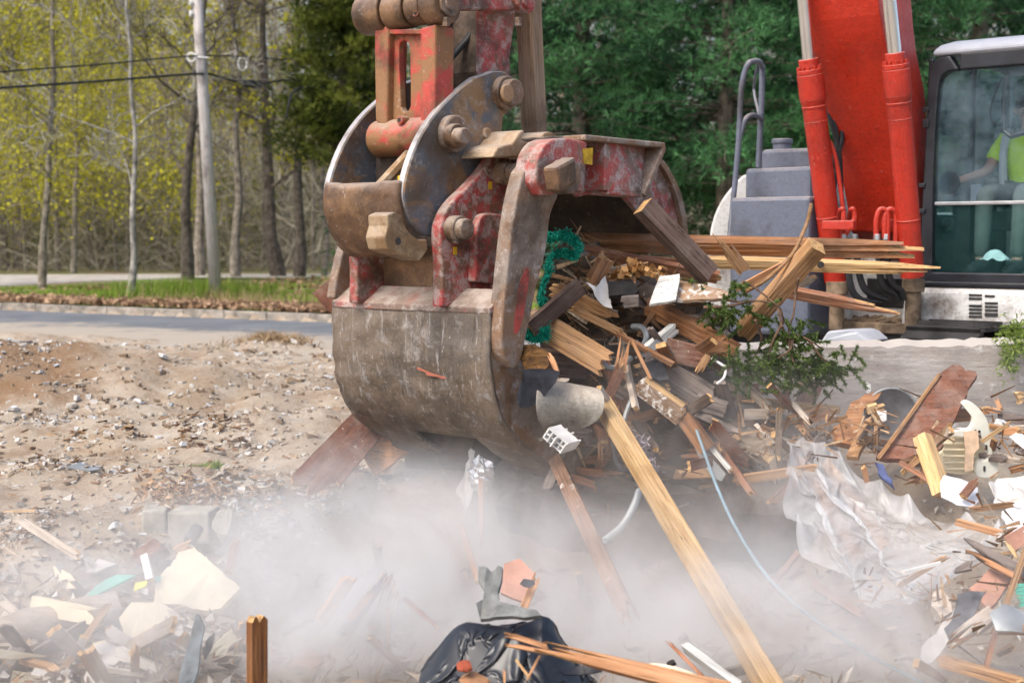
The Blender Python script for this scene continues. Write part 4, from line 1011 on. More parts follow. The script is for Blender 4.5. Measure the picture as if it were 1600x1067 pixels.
for i in range(7):
    for j in range(7): vs.append(c + U * (.035 * (i - 3)) + Vv * (.02 * (j - 3)) + Z * (max(0, .085 - .012 * ((i - 3) ** 2 + (j - 3) ** 2) * .7) + random.uniform(0, .02)))
m.add(vs, [(i * 7 + j, i * 7 + j + 1, i * 7 + j + 8, i * 7 + j + 7) for i in range(6) for j in range(6)])
tag(m.build('rag', plain('pale_blue_cloth', (.72, .80, .84), .9, 0, .15, 8, .3), None, 0, True), 'pale blue crumpled rag lying behind the lower cab window', 'rag')
m = MB(); c = cv(1481, 285, .45); m.cyl(c, Vv * .04, .09, 20); m.build('fan_grille', m_seat, CB, .01, True)
m = MB(); c = cv(1481, 350, .30); m.cyl(c, Vv * .05, .05, 16); m.build('speaker', m_seat, CB, .01, True)

# --- the operator
def skin_obj(name, nodes, edges, mat, parent, sub=2, root=0):
    me = bpy.data.meshes.new(name); off = WL[parent.name]
    me.from_pydata([tuple(V3(p) - off) for p, r in nodes], edges, []); me.materials.append(mat)
    o = link(name, me, parent, off)
    sk = o.modifiers.new('skin', 'SKIN'); sk.use_smooth_shade = True
    lay = me.skin_vertices[0].data if me.skin_vertices else None
    if lay is None:
        bm = bmesh.new(); bm.from_mesh(me); bm.verts.layers.skin.verify(); bm.to_mesh(me); bm.free(); lay = me.skin_vertices[0].data
    for i, (p, r) in enumerate(nodes):
        lay[i].radius = (r, r) if not isinstance(r, tuple) else r; lay[i].use_root = (i == root)
    s = o.modifiers.new('sub', 'SUBSURF'); s.levels = sub; s.render_levels = sub
    return o
skinm = plain('skin', (.46, .27, .20), .55, 0, .08, 10, .05); hiv = plain('hi_vis_yellow', (.62, 1.0, .03), .75, 0, .1, 5, .2)
refl = plain('reflective_strip', (.55, .60, .62), .35, 0, .05, 5, .05); trou = plain('grey_work_trousers', (.13, .15, .14), .9, 0, .15, 6, .3); hairm = plain('dark_hair', (.03, .022, .018), .8, 0, .3, 20, .5)
def seatp(u, v, z): return PC + U * u + Vv * v + Z * (z + .15 * min(1, z / .5))
pel = seatp(0.360, .98, .55)
PE = empty('person', pel - Z * .09, 'seated operator in a hi-vis yellow shirt, hand on a lever inside the cab', 'person')
hip = [seatp(0.260, .95, .54), seatp(0.460, .95, .54)]; kn = [seatp(0.210, .50, .58), seatp(0.510, .50, .58)]; an = [seatp(0.220, .42, .12), seatp(0.510, .42, .12)]; toe = [seatp(0.220, .24, .06), seatp(0.510, .24, .06)]
chest = seatp(0.360, 1.02, .92); neck = seatp(0.360, 1.0, 1.10); head = seatp(0.360, .96, 1.24)
shl = [seatp(0.160, .99, 1.00), seatp(0.560, .99, 1.00)]; elb = [seatp(0.090, .82, .75), seatp(0.630, .82, .75)]; wr = [seatp(-0.040, .60, .68), seatp(0.740, .60, .68)]; hd = [seatp(-0.065, .555, .665), seatp(0.765, .555, .665)]
nodes = [(pel, .13), (seatp(0.360, 1.0, .74), .12), (chest, .13), (neck, .055), (seatp(0.360, .975, 1.16), .06), (head, .095), (seatp(0.360, .96, 1.33), .075)]
edges = [(0, 1), (1, 2), (2, 3), (3, 4), (4, 5), (5, 6)]
for k in (0, 1):
    b = len(nodes); nodes += [(shl[k], .065), (elb[k], .045), (wr[k], .03), (hd[k], .036)]; edges += [(2, b), (b, b + 1), (b + 1, b + 2), (b + 2, b + 3)]
    b = len(nodes); nodes += [(hip[k], .09), (kn[k], .062), (an[k], .045), (toe[k], .035)]; edges += [(0, b), (b, b + 1), (b + 1, b + 2), (b + 2, b + 3)]
    h0 = len(nodes)
    dirv = (hd[k] - wr[k]).normalized(); sidev = dirv.cross(Z).normalized(); dn = -Z
    for f, (o_, ln) in enumerate(((-.030, .066), (-.010, .078), (.010, .074), (.030, .058))):
        b = len(nodes); p0 = hd[k] + sidev * o_ + dirv * .025
        nodes += [(p0, .0105), (p0 + dirv * ln * .5 + dn * .006, .0095), (p0 + dirv * ln * .75 + dn * .035, .008)]; edges += [(b, b + 1), (b + 1, b + 2)]
        edges += [(h0 - 5 if False else [i for i, (p, r) in enumerate(nodes) if p == hd[k]][0], b)]
    b = len(nodes); sg = 1 if k == 0 else -1; p0 = hd[k] - sidev * .032 * sg - dirv * .01
    nodes += [(p0, .013), (p0 - sidev * .03 * sg + dirv * .025 + dn * .012, .010), (p0 - sidev * .03 * sg + dirv * .05 + dn * .03, .0085)]; edges += [([i for i, (p, r) in enumerate(nodes) if p == hd[k]][0], b), (b, b + 1), (b + 1, b + 2)]
skin_obj('body', nodes, edges, skinm, PE, 2, 0)
el2 = [shl[k].lerp(elb[k], .72) for k in (0, 1)]
sn = [(pel + Z * .02, .165), (seatp(0.360, 1.0, .74), .16), (chest, .165), (seatp(0.360, 1.0, 1.04), .09)]; se = [(0, 1), (1, 2), (2, 3)]
for k in (0, 1):
    b = len(sn); sn += [(shl[k], .088), (el2[k], .075)]; se += [(2, b), (b, b + 1)]
shirt = skin_obj('shirt', sn, se, hiv, PE, 2, 0)
for uu in (.22, .50):
    m = MB(); m.tube(spline([seatp(uu, .86, .60), seatp(uu, .825, .80), seatp(uu, .85, .98), seatp(uu, .93, 1.07), seatp(uu, 1.02, 1.08)], 5), .033, 8); m.build('reflective_strip', refl, PE)
tn = [(pel, .15)]; te = []
for k in (0, 1):
    b = len(tn); tn += [(hip[k], .11), (kn[k], .08), (an[k] + Z * .03, .06)]; te += [(0, b), (b, b + 1), (b + 1, b + 2)]
skin_obj('trousers', tn, te, trou, PE, 2, 0)
for k in (0, 1):
    f = (toe[k] - an[k]); f.z = 0; f.normalize(); m = MB(); q = an[k] - Z * .03
    m.tube([q - f * .06 + Z * .10, q - f * .03 + Z * .03, q + f * .06 - Z * .0, q + f * .17 - Z * .015, q + f * .22 - Z * .02], [.062, .066, .058, .05, .03], 12); m.build('boot', m_seat, PE, 0, True)
m = MB(); m.tube([head + Z * .02, head + Z * .07, head + Z * .115, head + Z * .135], [.10, .102, .075, .02], 14); m.build('hair', hairm, PE, 0, True)
m = MB(); fw = -Vv
m.tube([head + fw * .085 + Z * .02, head + fw * .115 - Z * .02, head + fw * .09 - Z * .03], [.008, .016, .008], 8); m.build('nose', skinm, PE, 0, True)
for s in (-1, 1):
    m = MB(); m.tube([head + U * s * .092 + Z * .03, head + U * s * .105, head + U * s * .092 - Z * .03], [.012, .02, .01], 8); m.build('ear', skinm, PE, 0, True)
    m = MB(); c = head + fw * .088 + U * s * .033 + Z * .025; m.tube([c, c + fw * .008], [.013, .006], 8); m.build('eye', m_black, PE)
m = MB(); c = head + fw * .088 - Z * .055; m.box(c, U * .024, fw * .008, Z * .005); m.build('mouth', plain('lips', (.34, .14, .12), .5), PE)
# ---------------------------------------------------------------- timber and scraps
def plank(name, lab, cat, p0, p1, w, t, mat, roll=20, s0=.01, s1=.05, bend=0.0, taper=1.0, group=None, cols=7, segs=7):
    p0, p1 = V3(p0), V3(p1); L = (p1 - p0).length; ex = (p1 - p0).normalized(); mid = (p0 + p1) / 2
    n0 = (CAM - mid).normalized(); n0 = (n0 - ex * n0.dot(ex)).normalized()
    ez = Matrix.Rotation(R(roll), 3, ex) @ n0; ey = ez.cross(ex)
    vs, fs, mi = [], [], []
    e0 = [random.uniform(-1, .25) ** 1 * s0 if True else 0 for _ in range(cols + 1)]; e1 = [random.uniform(-1, .25) * s1 for _ in range(cols + 1)]
    if s1 > .06: e1 = [x - (s1 * 1.1 if random.random() < .35 else 0) for x in e1]
    if s0 > .06: e0 = [x - (s0 * 1.1 if random.random() < .35 else 0) for x in e0]
    sd = random.uniform(0, 99)
    for side in (1, -1):
        for i in range(segs + 1):
            f = i / segs; ww = w * (1 + (taper - 1) * f)
            for j in range(cols + 1):
                g = j / cols - .5
                x0 = -L / 2 - e0[j]; x1 = L / 2 + e1[j]; x = x0 + (x1 - x0) * f
                edge = .035 * w * noise.noise((x * 4 + sd, j * .8, side)) if j in (0, cols) else 0
                th = t / 2
                if s1 > .05 and f > .8: th *= 1 - .55 * (f - .8) / .2
                if s0 > .05 and f < .2: th *= 1 - .55 * (.2 - f) / .2
                vs.append((x, g * ww + edge, side * th + bend * 4 * (f - .5) ** 2 * L + .05 * t * noise.noise((x * 7 + sd, g * 8, side * 3))))
    C = cols + 1; B = (segs + 1) * C
    for i in range(segs):
        for j in range(cols):
            a = i * C + j; fs.append((a, a + C, a + C + 1, a + 1)); fs.append((B + a, B + a + 1, B + a + C + 1, B + a + C)); mi += [0, 0]
    for i in range(segs):
        for j, fl in ((0, 0), (cols, 1)):
            a = i * C + j; q = (a, B + a, B + a + C, a + C); fs.append(q if fl == 0 else q[::-1]); mi.append(0)
    for j in range(cols):
        a = j; fs.append((a, a + 1, B + a + 1, B + a)); a = segs * C + j; fs.append((a, B + a, B + a + 1, a + 1)); mi += [1, 1]
    me = bpy.data.meshes.new(name); me.from_pydata(vs, [], fs); me.materials.append(mat); me.materials.append(M['fresh'] if mat not in (M['grey'], M['char']) else mat)
    me.polygons.foreach_set('material_index', mi)
    o = link(name, me); mt = Matrix((ex, ey, ez)).transposed().to_4x4(); mt.translation = mid; o.matrix_world = mt
    WL[o.name] = mid
    return tag(o, lab, cat, group)
def T(lab, x0, y0, d0, x1, y1, d1, wpx, mat, t=.04, roll=20, s0=.01, s1=.05, bend=0.0, taper=1.0, name='timber_plank', cat='plank', group=None):
    w = wpx / F * (d0 + d1) / 2
    return plank(name, lab, cat, at(x0, y0, d0), at(x1, y1, d1), w, t, M[mat] if isinstance(mat, str) else mat, roll, s0, s1, bend, taper, group)
def ragged(pts, step, amp, close=True):
    out = []; n = len(pts)
    for i in range(n if close else n - 1):
        a, b = V3(pts[i]), V3(pts[(i + 1) % n]); L = (b - a).length; k = max(1, int(L / step))
        for j in range(k):
            p = a.lerp(b, j / k)
            if j: p = p + V3((random.gauss(0, amp), random.gauss(0, amp * .5), random.gauss(0, amp)))
            out.append(p)
    return out
def sheet(name, lab, cat, pix, mat, t=.015, amp=.006, step=.05, warp=0.0, group=None, ref=None):
    """pix: (px, py, depth) corners of a broken board or sheet; gets its real thickness away from the viewer"""
    pts = [at(*p) for p in pix]; pts = ragged(pts, step, amp) if amp else pts
    c = sum(pts, V3()) / len(pts); nrm = V3()
    for i in range(len(pts)): nrm += (pts[i] - c).cross(pts[(i + 1) % len(pts)] - c)
    nrm.normalize()
    if nrm.dot(CAM - c) > 0: nrm = -nrm
    bm = bmesh.new(); vv = [bm.verts.new(p) for p in pts]; f = bm.faces.new(vv)
    bmesh.ops.triangulate(bm, faces=[f]); 
    if warp:
        bmesh.ops.subdivide_edges(bm, edges=bm.edges[:], cuts=2, use_grid_fill=True)
        for v in bm.verts: v.co += nrm * warp * nz(v.co.x * 1.0 + 5, v.co.z, 6.0, 2)
    ex = bmesh.ops.extrude_face_region(bm, geom=bm.faces[:])
    for v in [g for g in ex['geom'] if isinstance(g, bmesh.types.BMVert)]: v.co += nrm * t
    bmesh.ops.recalc_face_normals(bm, faces=bm.faces)
    for v in bm.verts: v.co -= c
    me = bpy.data.meshes.new(name); bm.to_mesh(me); bm.free(); me.materials.append(mat if not isinstance(mat, str) else M[mat])
    if warp: me.polygons.foreach_set('use_smooth', [True] * len(me.polygons)); me.set_sharp_from_angle(angle=R(40))
    o = link(name, me, None, c); o.location = c; return tag(o, lab, cat, group)

M['peeling'] = wood('peeling_paint_wood', (.13, .06, .03), (.30, .15, .08), (.40, .24, .15), dusty=.3, spots=.3)
M['drywall'] = plain('broken_plasterboard', (.62, .59, .55), .95, 0, .22, 6, .4, .1)
M['cream'] = plain('cream_foam_board', (.70, .62, .45), .95, 0, .12, 5, .4, .1)
M['white'] = plain('white_plastic', (.68, .67, .65), .5, 0, .18, 6, .1)
M['off'] = plain('off_white_plastic', (.66, .66, .58), .5, 0, .1, 8, .15)
M['teal'] = plain('teal_painted_board', (.10, .46, .36), .8, 0, .12, 9, .2)
M['greenc'] = plain('green_carpet', (.006, .22, .15), 1.0, 0, .5, 60, 1.0, .05)
M['yellow'] = plain('yellow_sheet', (.68, .58, .02), .6, 0, .1, 8, .2)
M['felt'] = plain('grey_roofing_felt', (.10, .10, .11), .9, 0, .3, 12, .5, .15)
M['black'] = plain('black_roofing_felt', (.022, .024, .032), .85, 0, .3, 18, .5, .2)
M['duct'] = worn('dull_sheet_metal', (.25, .235, .205), (.17, .15, .125), (.31, .30, .28), .52, .38, 0, 2.5, .52, metal=.4, chips=.12, grime=.45)
M['zinc'] = plain('pale_sheet_metal', (.30, .32, .33), .55, .4, .2, 6, .2)
M['foil'] = plain('crumpled_foil', (.62, .62, .64), .28, .9, .2, 20, .8)
M['pinkb'] = plain('pink_primed_board', (.46, .25, .185), .9, 0, .2, 5, .3, .1)
M['paper'] = plain('white_paper', (.68, .69, .73), .9, 0, .05, 4, .1, .1)
M['blue'] = plain('blue_cloth', (.07, .09, .20), .95, 0, .3, 20, .5, .1)
M['stonef'] = plain('pale_masonry', (.47, .43, .375), .95, 0, .25, 7, .8, .1)
M['block'] = plain('concrete_block', (.36, .335, .285), .95, 0, .28, 9, .7, .1)
M['brownrag'] = plain('dark_felt_rag', (.045, .040, .038), .95, 0, .3, 14, .5, .1)

# the mass of splinters under the recognisable pieces: past counting
heap = MB()
def blob(c, rx, ry, rz, seed, n=26, k=16):
    vs = []
    for i in range(k + 1):
        th = math.pi * i / k
        for j in range(n):
            ph = 2 * math.pi * j / n; d = V3((math.sin(th) * math.cos(ph), math.sin(th) * math.sin(ph), math.cos(th)))
            q = 1 + .30 * noise.fractal((d.x * 2.2 + seed, d.y * 2.2, d.z * 2.2), 1.0, 2.0, 4)
            vs.append(V3(c) + V3((d.x * rx * q, d.y * ry * q, d.z * rz * q)))
    heap.add(vs, [(i * n + j, i * n + (j + 1) % n, (i + 1) * n + (j + 1) % n, (i + 1) * n + j) for i in range(k) for j in range(n)])
for px, py, Y, rx, ry, rz, sd in ((985, 500, 8.95, .52, .38, .26, 1), (1010, 590, 8.85, .50, .40, .30, 2), (1060, 690, 8.75, .60, .5, .38, 3), (960, 680, 8.7, .42, .42, .48, 4), (1180, 740, 8.6, .55, .5, .32, 5), (900, 450, 8.9, .22, .3, .30, 6), (1075, 545, 8.9, .25, .3, .22, 7), (1030, 800, 8.7, .75, .5, .5, 8), (1190, 800, 8.4, .5, .5, .42, 9), (890, 800, 8.8, .5, .45, .45, 10), (700, 640, 8.95, .48, .35, .38, 11)):  # last blob is added inside the bucket to darken its slot
    blob(at(px, py, Y), rx, ry, rz, sd)
hm = worn('crushed_timber', (.11, .075, .05), (.065, .045, .032), (.20, .16, .13), .5, .36, 0, 5, .95, chips=.2)
tag(heap.build('debris_heap', hm, None, 0, True), kind='stuff')
def splinters(name, n, spots, L, w, mats_tone, mat):
    m = []; tn = []
    for _ in range(n):
        px, py, Y, sx, sy, sY = random.choice(spots)
        c = at(random.gauss(px, sx), random.gauss(py, sy), random.gauss(Y, sY))
        d = V3((random.gauss(0, 1), random.gauss(0, .6), random.gauss(0, .55))).normalized(); l = random.uniform(.3, 1) ** 1.5 * L; ww = random.uniform(.3, 1) * w
        s = d.cross(V3((random.gauss(0, 1), -1, random.gauss(0, 1)))).normalized() * ww; k = d.cross(s).normalized() * ww * .6
        a, b = c - d * l / 2, c + d * l / 2; q = [a - s, a + k, a + s, b + s * .4, b + k * .3, b - s * .4]
        tt = random.random()
        for f in ((0, 1, 4, 5), (1, 2, 3, 4), (2, 0, 5, 3)): m.append([tuple(q[i]) for i in f]); tn.append(tt)
    return tag(cloud(name, np.array(m), mat, None, tn), kind='stuff')
t = NT('splinter_wood'); a = t.attr('tone'); v = t.coord((1, 1, 1), rand=False); nn = t.noise(v, 60, 4, .7)
cc = t.ramp(a, [(0, (.06, .038, .025)), (.35, (.20, .105, .055)), (.6, (.36, .21, .11)), (.85, (.50, .36, .22)), (1, (.60, .56, .50))]); t.bump(nn, .5, .005)
splm = t.done(t.mix(t.ramp(nn, [(.4, .5), (.6, 0)]), cc, (.08, .05, .03)), .9, 0, .1)
splinters('splinters', 800, [(985, 500, 8.55, 60, 35, .12), (1040, 600, 8.45, 60, 35, .12), (1080, 690, 8.35, 70, 40, .15), (950, 670, 8.3, 40, 60, .1), (1190, 720, 8.2, 60, 40, .2), (920, 450, 8.5, 25, 35, .1)], .28, .016, None, splm)

# ---- load held in the bucket
T('long rough level beam across the load, upper of the two, splintered at its right tip', 880, 378, 9.0, 1452, 391, 8.45, 22, 'brown', .10, 28, .02, .16)
T('long yellow split plank with a dark knot hole, just under the long rough beam', 1105, 409, 8.75, 1458, 421, 8.35, 16, 'pine', .06, 25, .03, .18)
kn = at(1282, 414, 8.49); m = MB(); m.cyl(kn, V3((0, -.012, .003)), .02, 14); 
tag(m.build('knot_hole', M['char'], None), 'dark round knot hole in the long yellow split plank', 'knot')
T('reddish plank running down to the right, just below the jaw opening', 906, 391, 8.75, 1125, 434, 8.6, 17, 'red', .05, 30, .0, .04)
T('thin reddish lath beside the reddish plank under the jaw', 1000, 403, 8.72, 1085, 412, 8.7, 9, 'red', .03, 20, .02, .05)
T('blackened square plank leaning from the jaw edge down right, its sawn top end pale', 1004, 322, 8.25, 1108, 430, 8.35, 30, 'purple', .10, -30, .0, .01)
T('short torn stake standing up beside the access steps, split in two points', 1116, 362, 8.4, 1164, 425, 8.45, 19, 'tan', .05, 10, .10, .02)
T('square brown timber slanting up right with a pale sawn end, above the cedar branch', 1160, 520, 8.35, 1277, 384, 8.0, 26, 'tan', .10, 28, .02, .0)
T('reddish plank pointing down right towards the white lug, its tip broken into slivers', 1215, 453, 8.5, 1398, 488, 8.3, 17, 'red', .05, 30, .02, .14)
T('pale cream stick poking up behind the square brown timber', 1206, 474, 8.75, 1272, 431, 8.7, 12, 'pale', .04, 20)
cable('bent_splinter', [at(1268, 318, 8.2), at(1262, 345, 8.2), at(1250, 375, 8.15), at(1236, 400, 8.1), at(1200, 435, 8.1), at(1162, 458, 8.2)], .012, 'long thin bent splinter rising above the load beside the red cylinder', 'splinter', M['tan'])
T('flat splintered lath crossing left of the square brown timber', 1148, 455, 8.4, 1236, 408, 8.2, 12, 'orange', .02, 20, .05, .06)
T('thick orange brown plank running down right from under the white shingle', 1012, 476, 8.4, 1150, 552, 8.15, 27, 'brown', .07, 28, .02, .02)
sheet('white_shingle', 'white painted wooden shingle scrap with cracked paint in the middle of the load', 'shingle', [(1014, 476, 8.15), (1024, 448, 8.25), (1031, 431, 8.3), (1062, 428, 8.3), (1059, 450, 8.2), (1056, 468, 8.15)], 'whitewood', .018, .003)
sheet('white_shingle', 'flat grey white board scrap just right of the white shingle', 'shingle', [(1058, 468, 8.2), (1062, 438, 8.35), (1100, 445, 8.3), (1142, 457, 8.2), (1138, 464, 8.15), (1100, 468, 8.15)], 'chipped', .02, .003)
T('short dark stained plank crossing the arm edge below the green carpet', 828, 514, 8.1, 908, 446, 8.2, 27, 'purple', .04, 30, .0, .0)
T('split tan board in several long strips, upper one left in the load', 862, 449, 8.35, 980, 512, 8.25, 26, 'tan', .04, 25, .04, .12)
T('thin tan strip peeling below the split tan board', 890, 480, 8.25, 978, 523, 8.2, 10, 'tan', .03, 20, .05, .06)
T('broad tan board with white paint streaks, lower left in the load above the sheet metal', 858, 515, 8.2, 950, 570, 8.0, 42, 'tan', .035, 15, .0, .05)
T('short upright stub of split wood in the load right of the green carpet', 926, 443, 8.3, 948, 403, 8.3, 22, 'brown', .07, 20, .02, .02)
sheet('charred_block', 'charred black block in the load below the wood crumbs', 'charred wood', [(950, 440, 8.2), (990, 441, 8.2), (999, 452, 8.18), (990, 462, 8.15), (952, 462, 8.15)], 'char', .06, .005)
T('short grey weathered stub under the charred block', 971, 472, 8.12, 998, 470, 8.1, 15, 'grey', .06, 15, .02, .0)
crumb = []
for _ in range(260):
    px = random.gauss(995, 22); py = 428 - 10 * math.exp(-((px - 995) / 22) ** 2) + random.gauss(0, 5); crumb.append(tuple(at(px, py, random.gauss(8.4, .08))))
crumbm = leafy('rotten_wood_crumbs', (.22, .09, .02), (.58, .34, .15), 0, .9)
tag(cloud('wood_crumbs', flakes(np.array(crumb), .022, 1.), crumbm, None, rng.uniform(0, 1, 260)), kind='stuff')
T('grey lath above the heap of wood crumbs', 950, 425, 8.45, 1010, 410, 8.4, 9, 'pale', .02, 20)
T('white painted trim piece pointing down left in the load', 1010, 548, 8.1, 1054, 512, 8.25, 16, 'whitewood', .05, 30, .0, .02)
T('brown board with torn right end under the white trim piece', 1035, 543, 8.2, 1105, 562, 8.15, 34, 'mahog', .03, 12, .0, .06)
T('splintered wedge hanging from the torn brown board', 1090, 582, 8.1, 1108, 552, 8.15, 11, 'tan', .03, 10, .05, .03)
T('broad grey brown plank sloping down right below the torn brown board', 1012, 560, 8.3, 1112, 626, 8.15, 40, 'grey', .06, 20, .02, .03)
T('grey sawn block at the lower end of the broad grey brown plank', 1088, 625, 8.12, 1135, 640, 8.08, 22, 'grey', .07, 25, .0, .01)
T('timber with crumbling white paint and a bright tan edge, middle of the pile', 998, 600, 8.0, 1066, 652, 7.9, 24, 'chipped', .07, 32, .03, .02)
T('bright tan sawn lath on top of the white painted timber', 1008, 592, 7.99, 1070, 636, 7.92, 9, 'pine', .05, 10, .02, .01)
T('rusty brown end block with white paint drops, below the white painted timber', 1068, 650, 7.92, 1106, 702, 7.85, 24, 'brown', .06, 20, .01, .0)
T('very wide dark board sloping down right below the white painted timber', 905, 572, 8.35, 1082, 690, 8.1, 46, 'dark', .05, 12, .0, .02)
T('dark brown panel behind the broad tan board, above the sheet metal', 842, 556, 8.3, 925, 562, 8.3, 62, 'purple', .02, 5, .02, .03)
T('thin bent tan splinter hanging down through the pile', 988, 532, 8.0, 1018, 594, 7.95, 5, 'orange', .02, 10, .02, .02)
T('ragged orange chip standing beside the torn felt in the pile', 968, 580, 8.0, 978, 530, 8.05, 18, 'orange', .02, 0, .03, .08)
sheet('felt_scrap', 'torn slate grey roofing felt scrap in the middle of the pile', 'roofing felt', [(995, 530, 8.15), (1015, 548, 8.12), (1040, 575, 8.1), (1045, 592, 8.08), (1015, 588, 8.08), (1000, 570, 8.1)], 'felt', .006, .008, .04, .01)
T('dark lath between the torn felt and the broad grey brown plank', 1000, 575, 8.2, 1050, 610, 8.1, 12, 'dark', .04)
cable('flexible_conduit', [at(938, 563, 8.1), at(950, 574, 8.1), at(966, 573, 8.1), at(978, 565, 8.1), at(985, 560, 8.15)], .018, 'short grey curved pipe beneath the broad tan board', 'pipe', M['zinc'])
cable('flexible_conduit', [at(988, 510, 8.3), at(1003, 512, 8.25), at(1010, 525, 8.2), at(1004, 545, 8.2)], .018, 'grey bent pipe in the dark hollow of the pile above the white trim', 'pipe', M['zinc'])
cable('white_wire', [at(1112, 560, 8.1), at(1128, 570, 8.05), at(1134, 575, 8.05), at(1131, 590, 8.0), at(1120, 600, 8.0)], .008, 'thin white wire hanging below the orange brown plank', 'wire', M['white'])
# right fringe of the pile
T('tan grey batten slanting down right, leaning at the edge of the pile over the wall', 1158, 596, 8.3, 1204, 640, 8.1, 11, 'pale', .04, 25)
T('long thin pale batten lying level in front of the wall', 1140, 622, 8.5, 1310, 642, 8.2, 11, 'pine', .04, 30, .02, .04)
T('thin straight stick rising right in front of the wall', 1150, 622, 8.6, 1262, 598, 8.5, 5, 'tan', .02)
T('red brown board end standing under the cedar sprig against the wall', 1252, 640, 8.6, 1272, 598, 8.6, 30, 'mahog', .03, 5, .0, .02)
sheet('board_scrap', 'small red brown triangular board scrap left of the red brown board end', 'board', [(1214, 630, 8.6), (1232, 606, 8.62), (1235, 628, 8.6)], 'mahog', .02, .003)
T('reddish lath pointing left below the long thin pale batten', 1240, 662, 8.2, 1302, 645, 8.15, 12, 'orange', .03, 20, .05, .02)
T('brown lath upright in the haze under the long thin pale batten', 1165, 640, 8.4, 1170, 668, 8.4, 12, 'red', .03, 10)
T('broad dusty grey board sloping down right into the plastic sheet', 1088, 655, 8.4, 1240, 706, 8.0, 32, 'pale', .04, 10, .02, .03)
T('dusty slab of board beneath the broad dusty grey board', 1120, 690, 8.3, 1210, 722, 8.0, 18, 'pale', .03, 10)
T('small dark broken joist end among the pale boards right of the pile', 1115, 655, 8.2, 1145, 672, 8.1, 18, 'dark', .06, 20)
T('small tan tip sticking out below the dark joist end', 1143, 672, 8.1, 1156, 688, 8.05, 8, 'tan', .02, 10, .02, .04)
st = T('thin pale stick standing below a black knob, left of the plastic sheet', 1206, 668, 7.95, 1218, 721, 7.8, 5, 'pine', .012, 0, .0, .01)
m = MB(); c = at(1207, 660, 7.95); m.tube([c + V3((0, 0, .035)), c + V3((0, 0, .015)), c - V3((0, 0, .01)), c - V3((0, 0, .03))], [.012, .026, .024, .008], 10)
tag(m.build('black_bulb', M['char'], None, 0, True), 'small black knob on top of the thin pale stick', 'knob')
T('small tan wood chip just left of the thin pale stick', 1196, 720, 7.8, 1208, 707, 7.8, 12, 'pine', .02, 10)
T('pinkish lath hanging out of the pile down right in the dust', 1120, 692, 8.0, 1178, 776, 7.6, 10, 'red', .03, 15, .02, .05)
T('white edged strip hanging beside the rusty end block', 1107, 694, 7.9, 1142, 735, 7.7, 7, 'whitewood', .02, 20)
sheet('metal_flashing', 'dull pale metal flashing hanging below the rusty end block', 'flashing', [(1083, 695, 7.95), (1100, 700, 7.9), (1134, 740, 7.75), (1128, 752, 7.75), (1112, 745, 7.8)], 'zinc', .004, .004)
T('red brown splinter beam low in the pile, half in dust', 905, 640, 8.2, 968, 690, 8.05, 9, 'brown', .03, 10, .02, .06)
T('dim brown lath deep in the pile right of the long bright timber', 985, 626, 8.25, 1018, 680, 8.1, 9, 'brown', .03, 10)
T('dim tan lath crossing deep in the pile below the white painted timber', 984, 670, 8.2, 1006, 650, 8.2, 7, 'tan', .02, 10)
T('orange splinter hanging straight down left of the long bright timber', 938, 668, 8.1, 938, 745, 7.9, 8, 'orange', .02, 0, .02, .10)
tuft = [tuple(at(random.gauss(995, 9) + (y - 690) * .4, y, random.gauss(7.95, .04))) for y in [random.uniform(680, 738) for _ in range(700)]]
tag(cloud('insulation_fluff', flakes(np.array(tuft), .018, 1., .3), leafy('grey_insulation', (.22, .18, .20), (.50, .44, .48), .1, 1.), None, rng.uniform(0, 1, 700)), kind='stuff')
cable('conduit', [at(990, 616, 8.0), at(980, 640, 7.95), at(973, 662, 7.9), at(970, 668, 7.9)], .014, 'short straight grey conduit hanging above the long bright timber', 'conduit', M['zinc'])
cable('conduit', [at(958, 690, 8.0), at(962, 718, 7.95), at(972, 733, 7.9), at(984, 735, 7.9)], .014, 'hooked dark conduit behind the long bright timber', 'conduit', M['felt'])
def corr(pts, r, lab):
    q = spline(pts, 26); rr = [r * (1.0 if i % 2 else .72) for i in range(len(q))]
    m = MB(); m.tube(q, rr, 10); return tag(m.build('corrugated_conduit', M['zinc'], None, 0, True), lab, 'conduit')
corr([at(999, 767, 7.6), at(990, 792, 7.4), at(972, 822, 7.2), at(945, 845, 7.0)], .022, 'corrugated grey conduit hanging between the two leaning timbers')
cable('grey_cable', [at(1078, 632, 8.0), at(1085, 662, 7.9), at(1100, 705, 7.7), at(1120, 760, 7.35), at(1150, 825, 6.95), at(1195, 895, 6.5), at(1250, 950, 6.2), at(1320, 1000, 6.0), at(1380, 1035, 5.9), at(1440, 1065, 5.8)], .0085, 'long pale blue grey cable drooping from the pile down right through the dust', 'cable', plain('blue_grey_cable', (.22, .31, .36), .5, 0, .1))
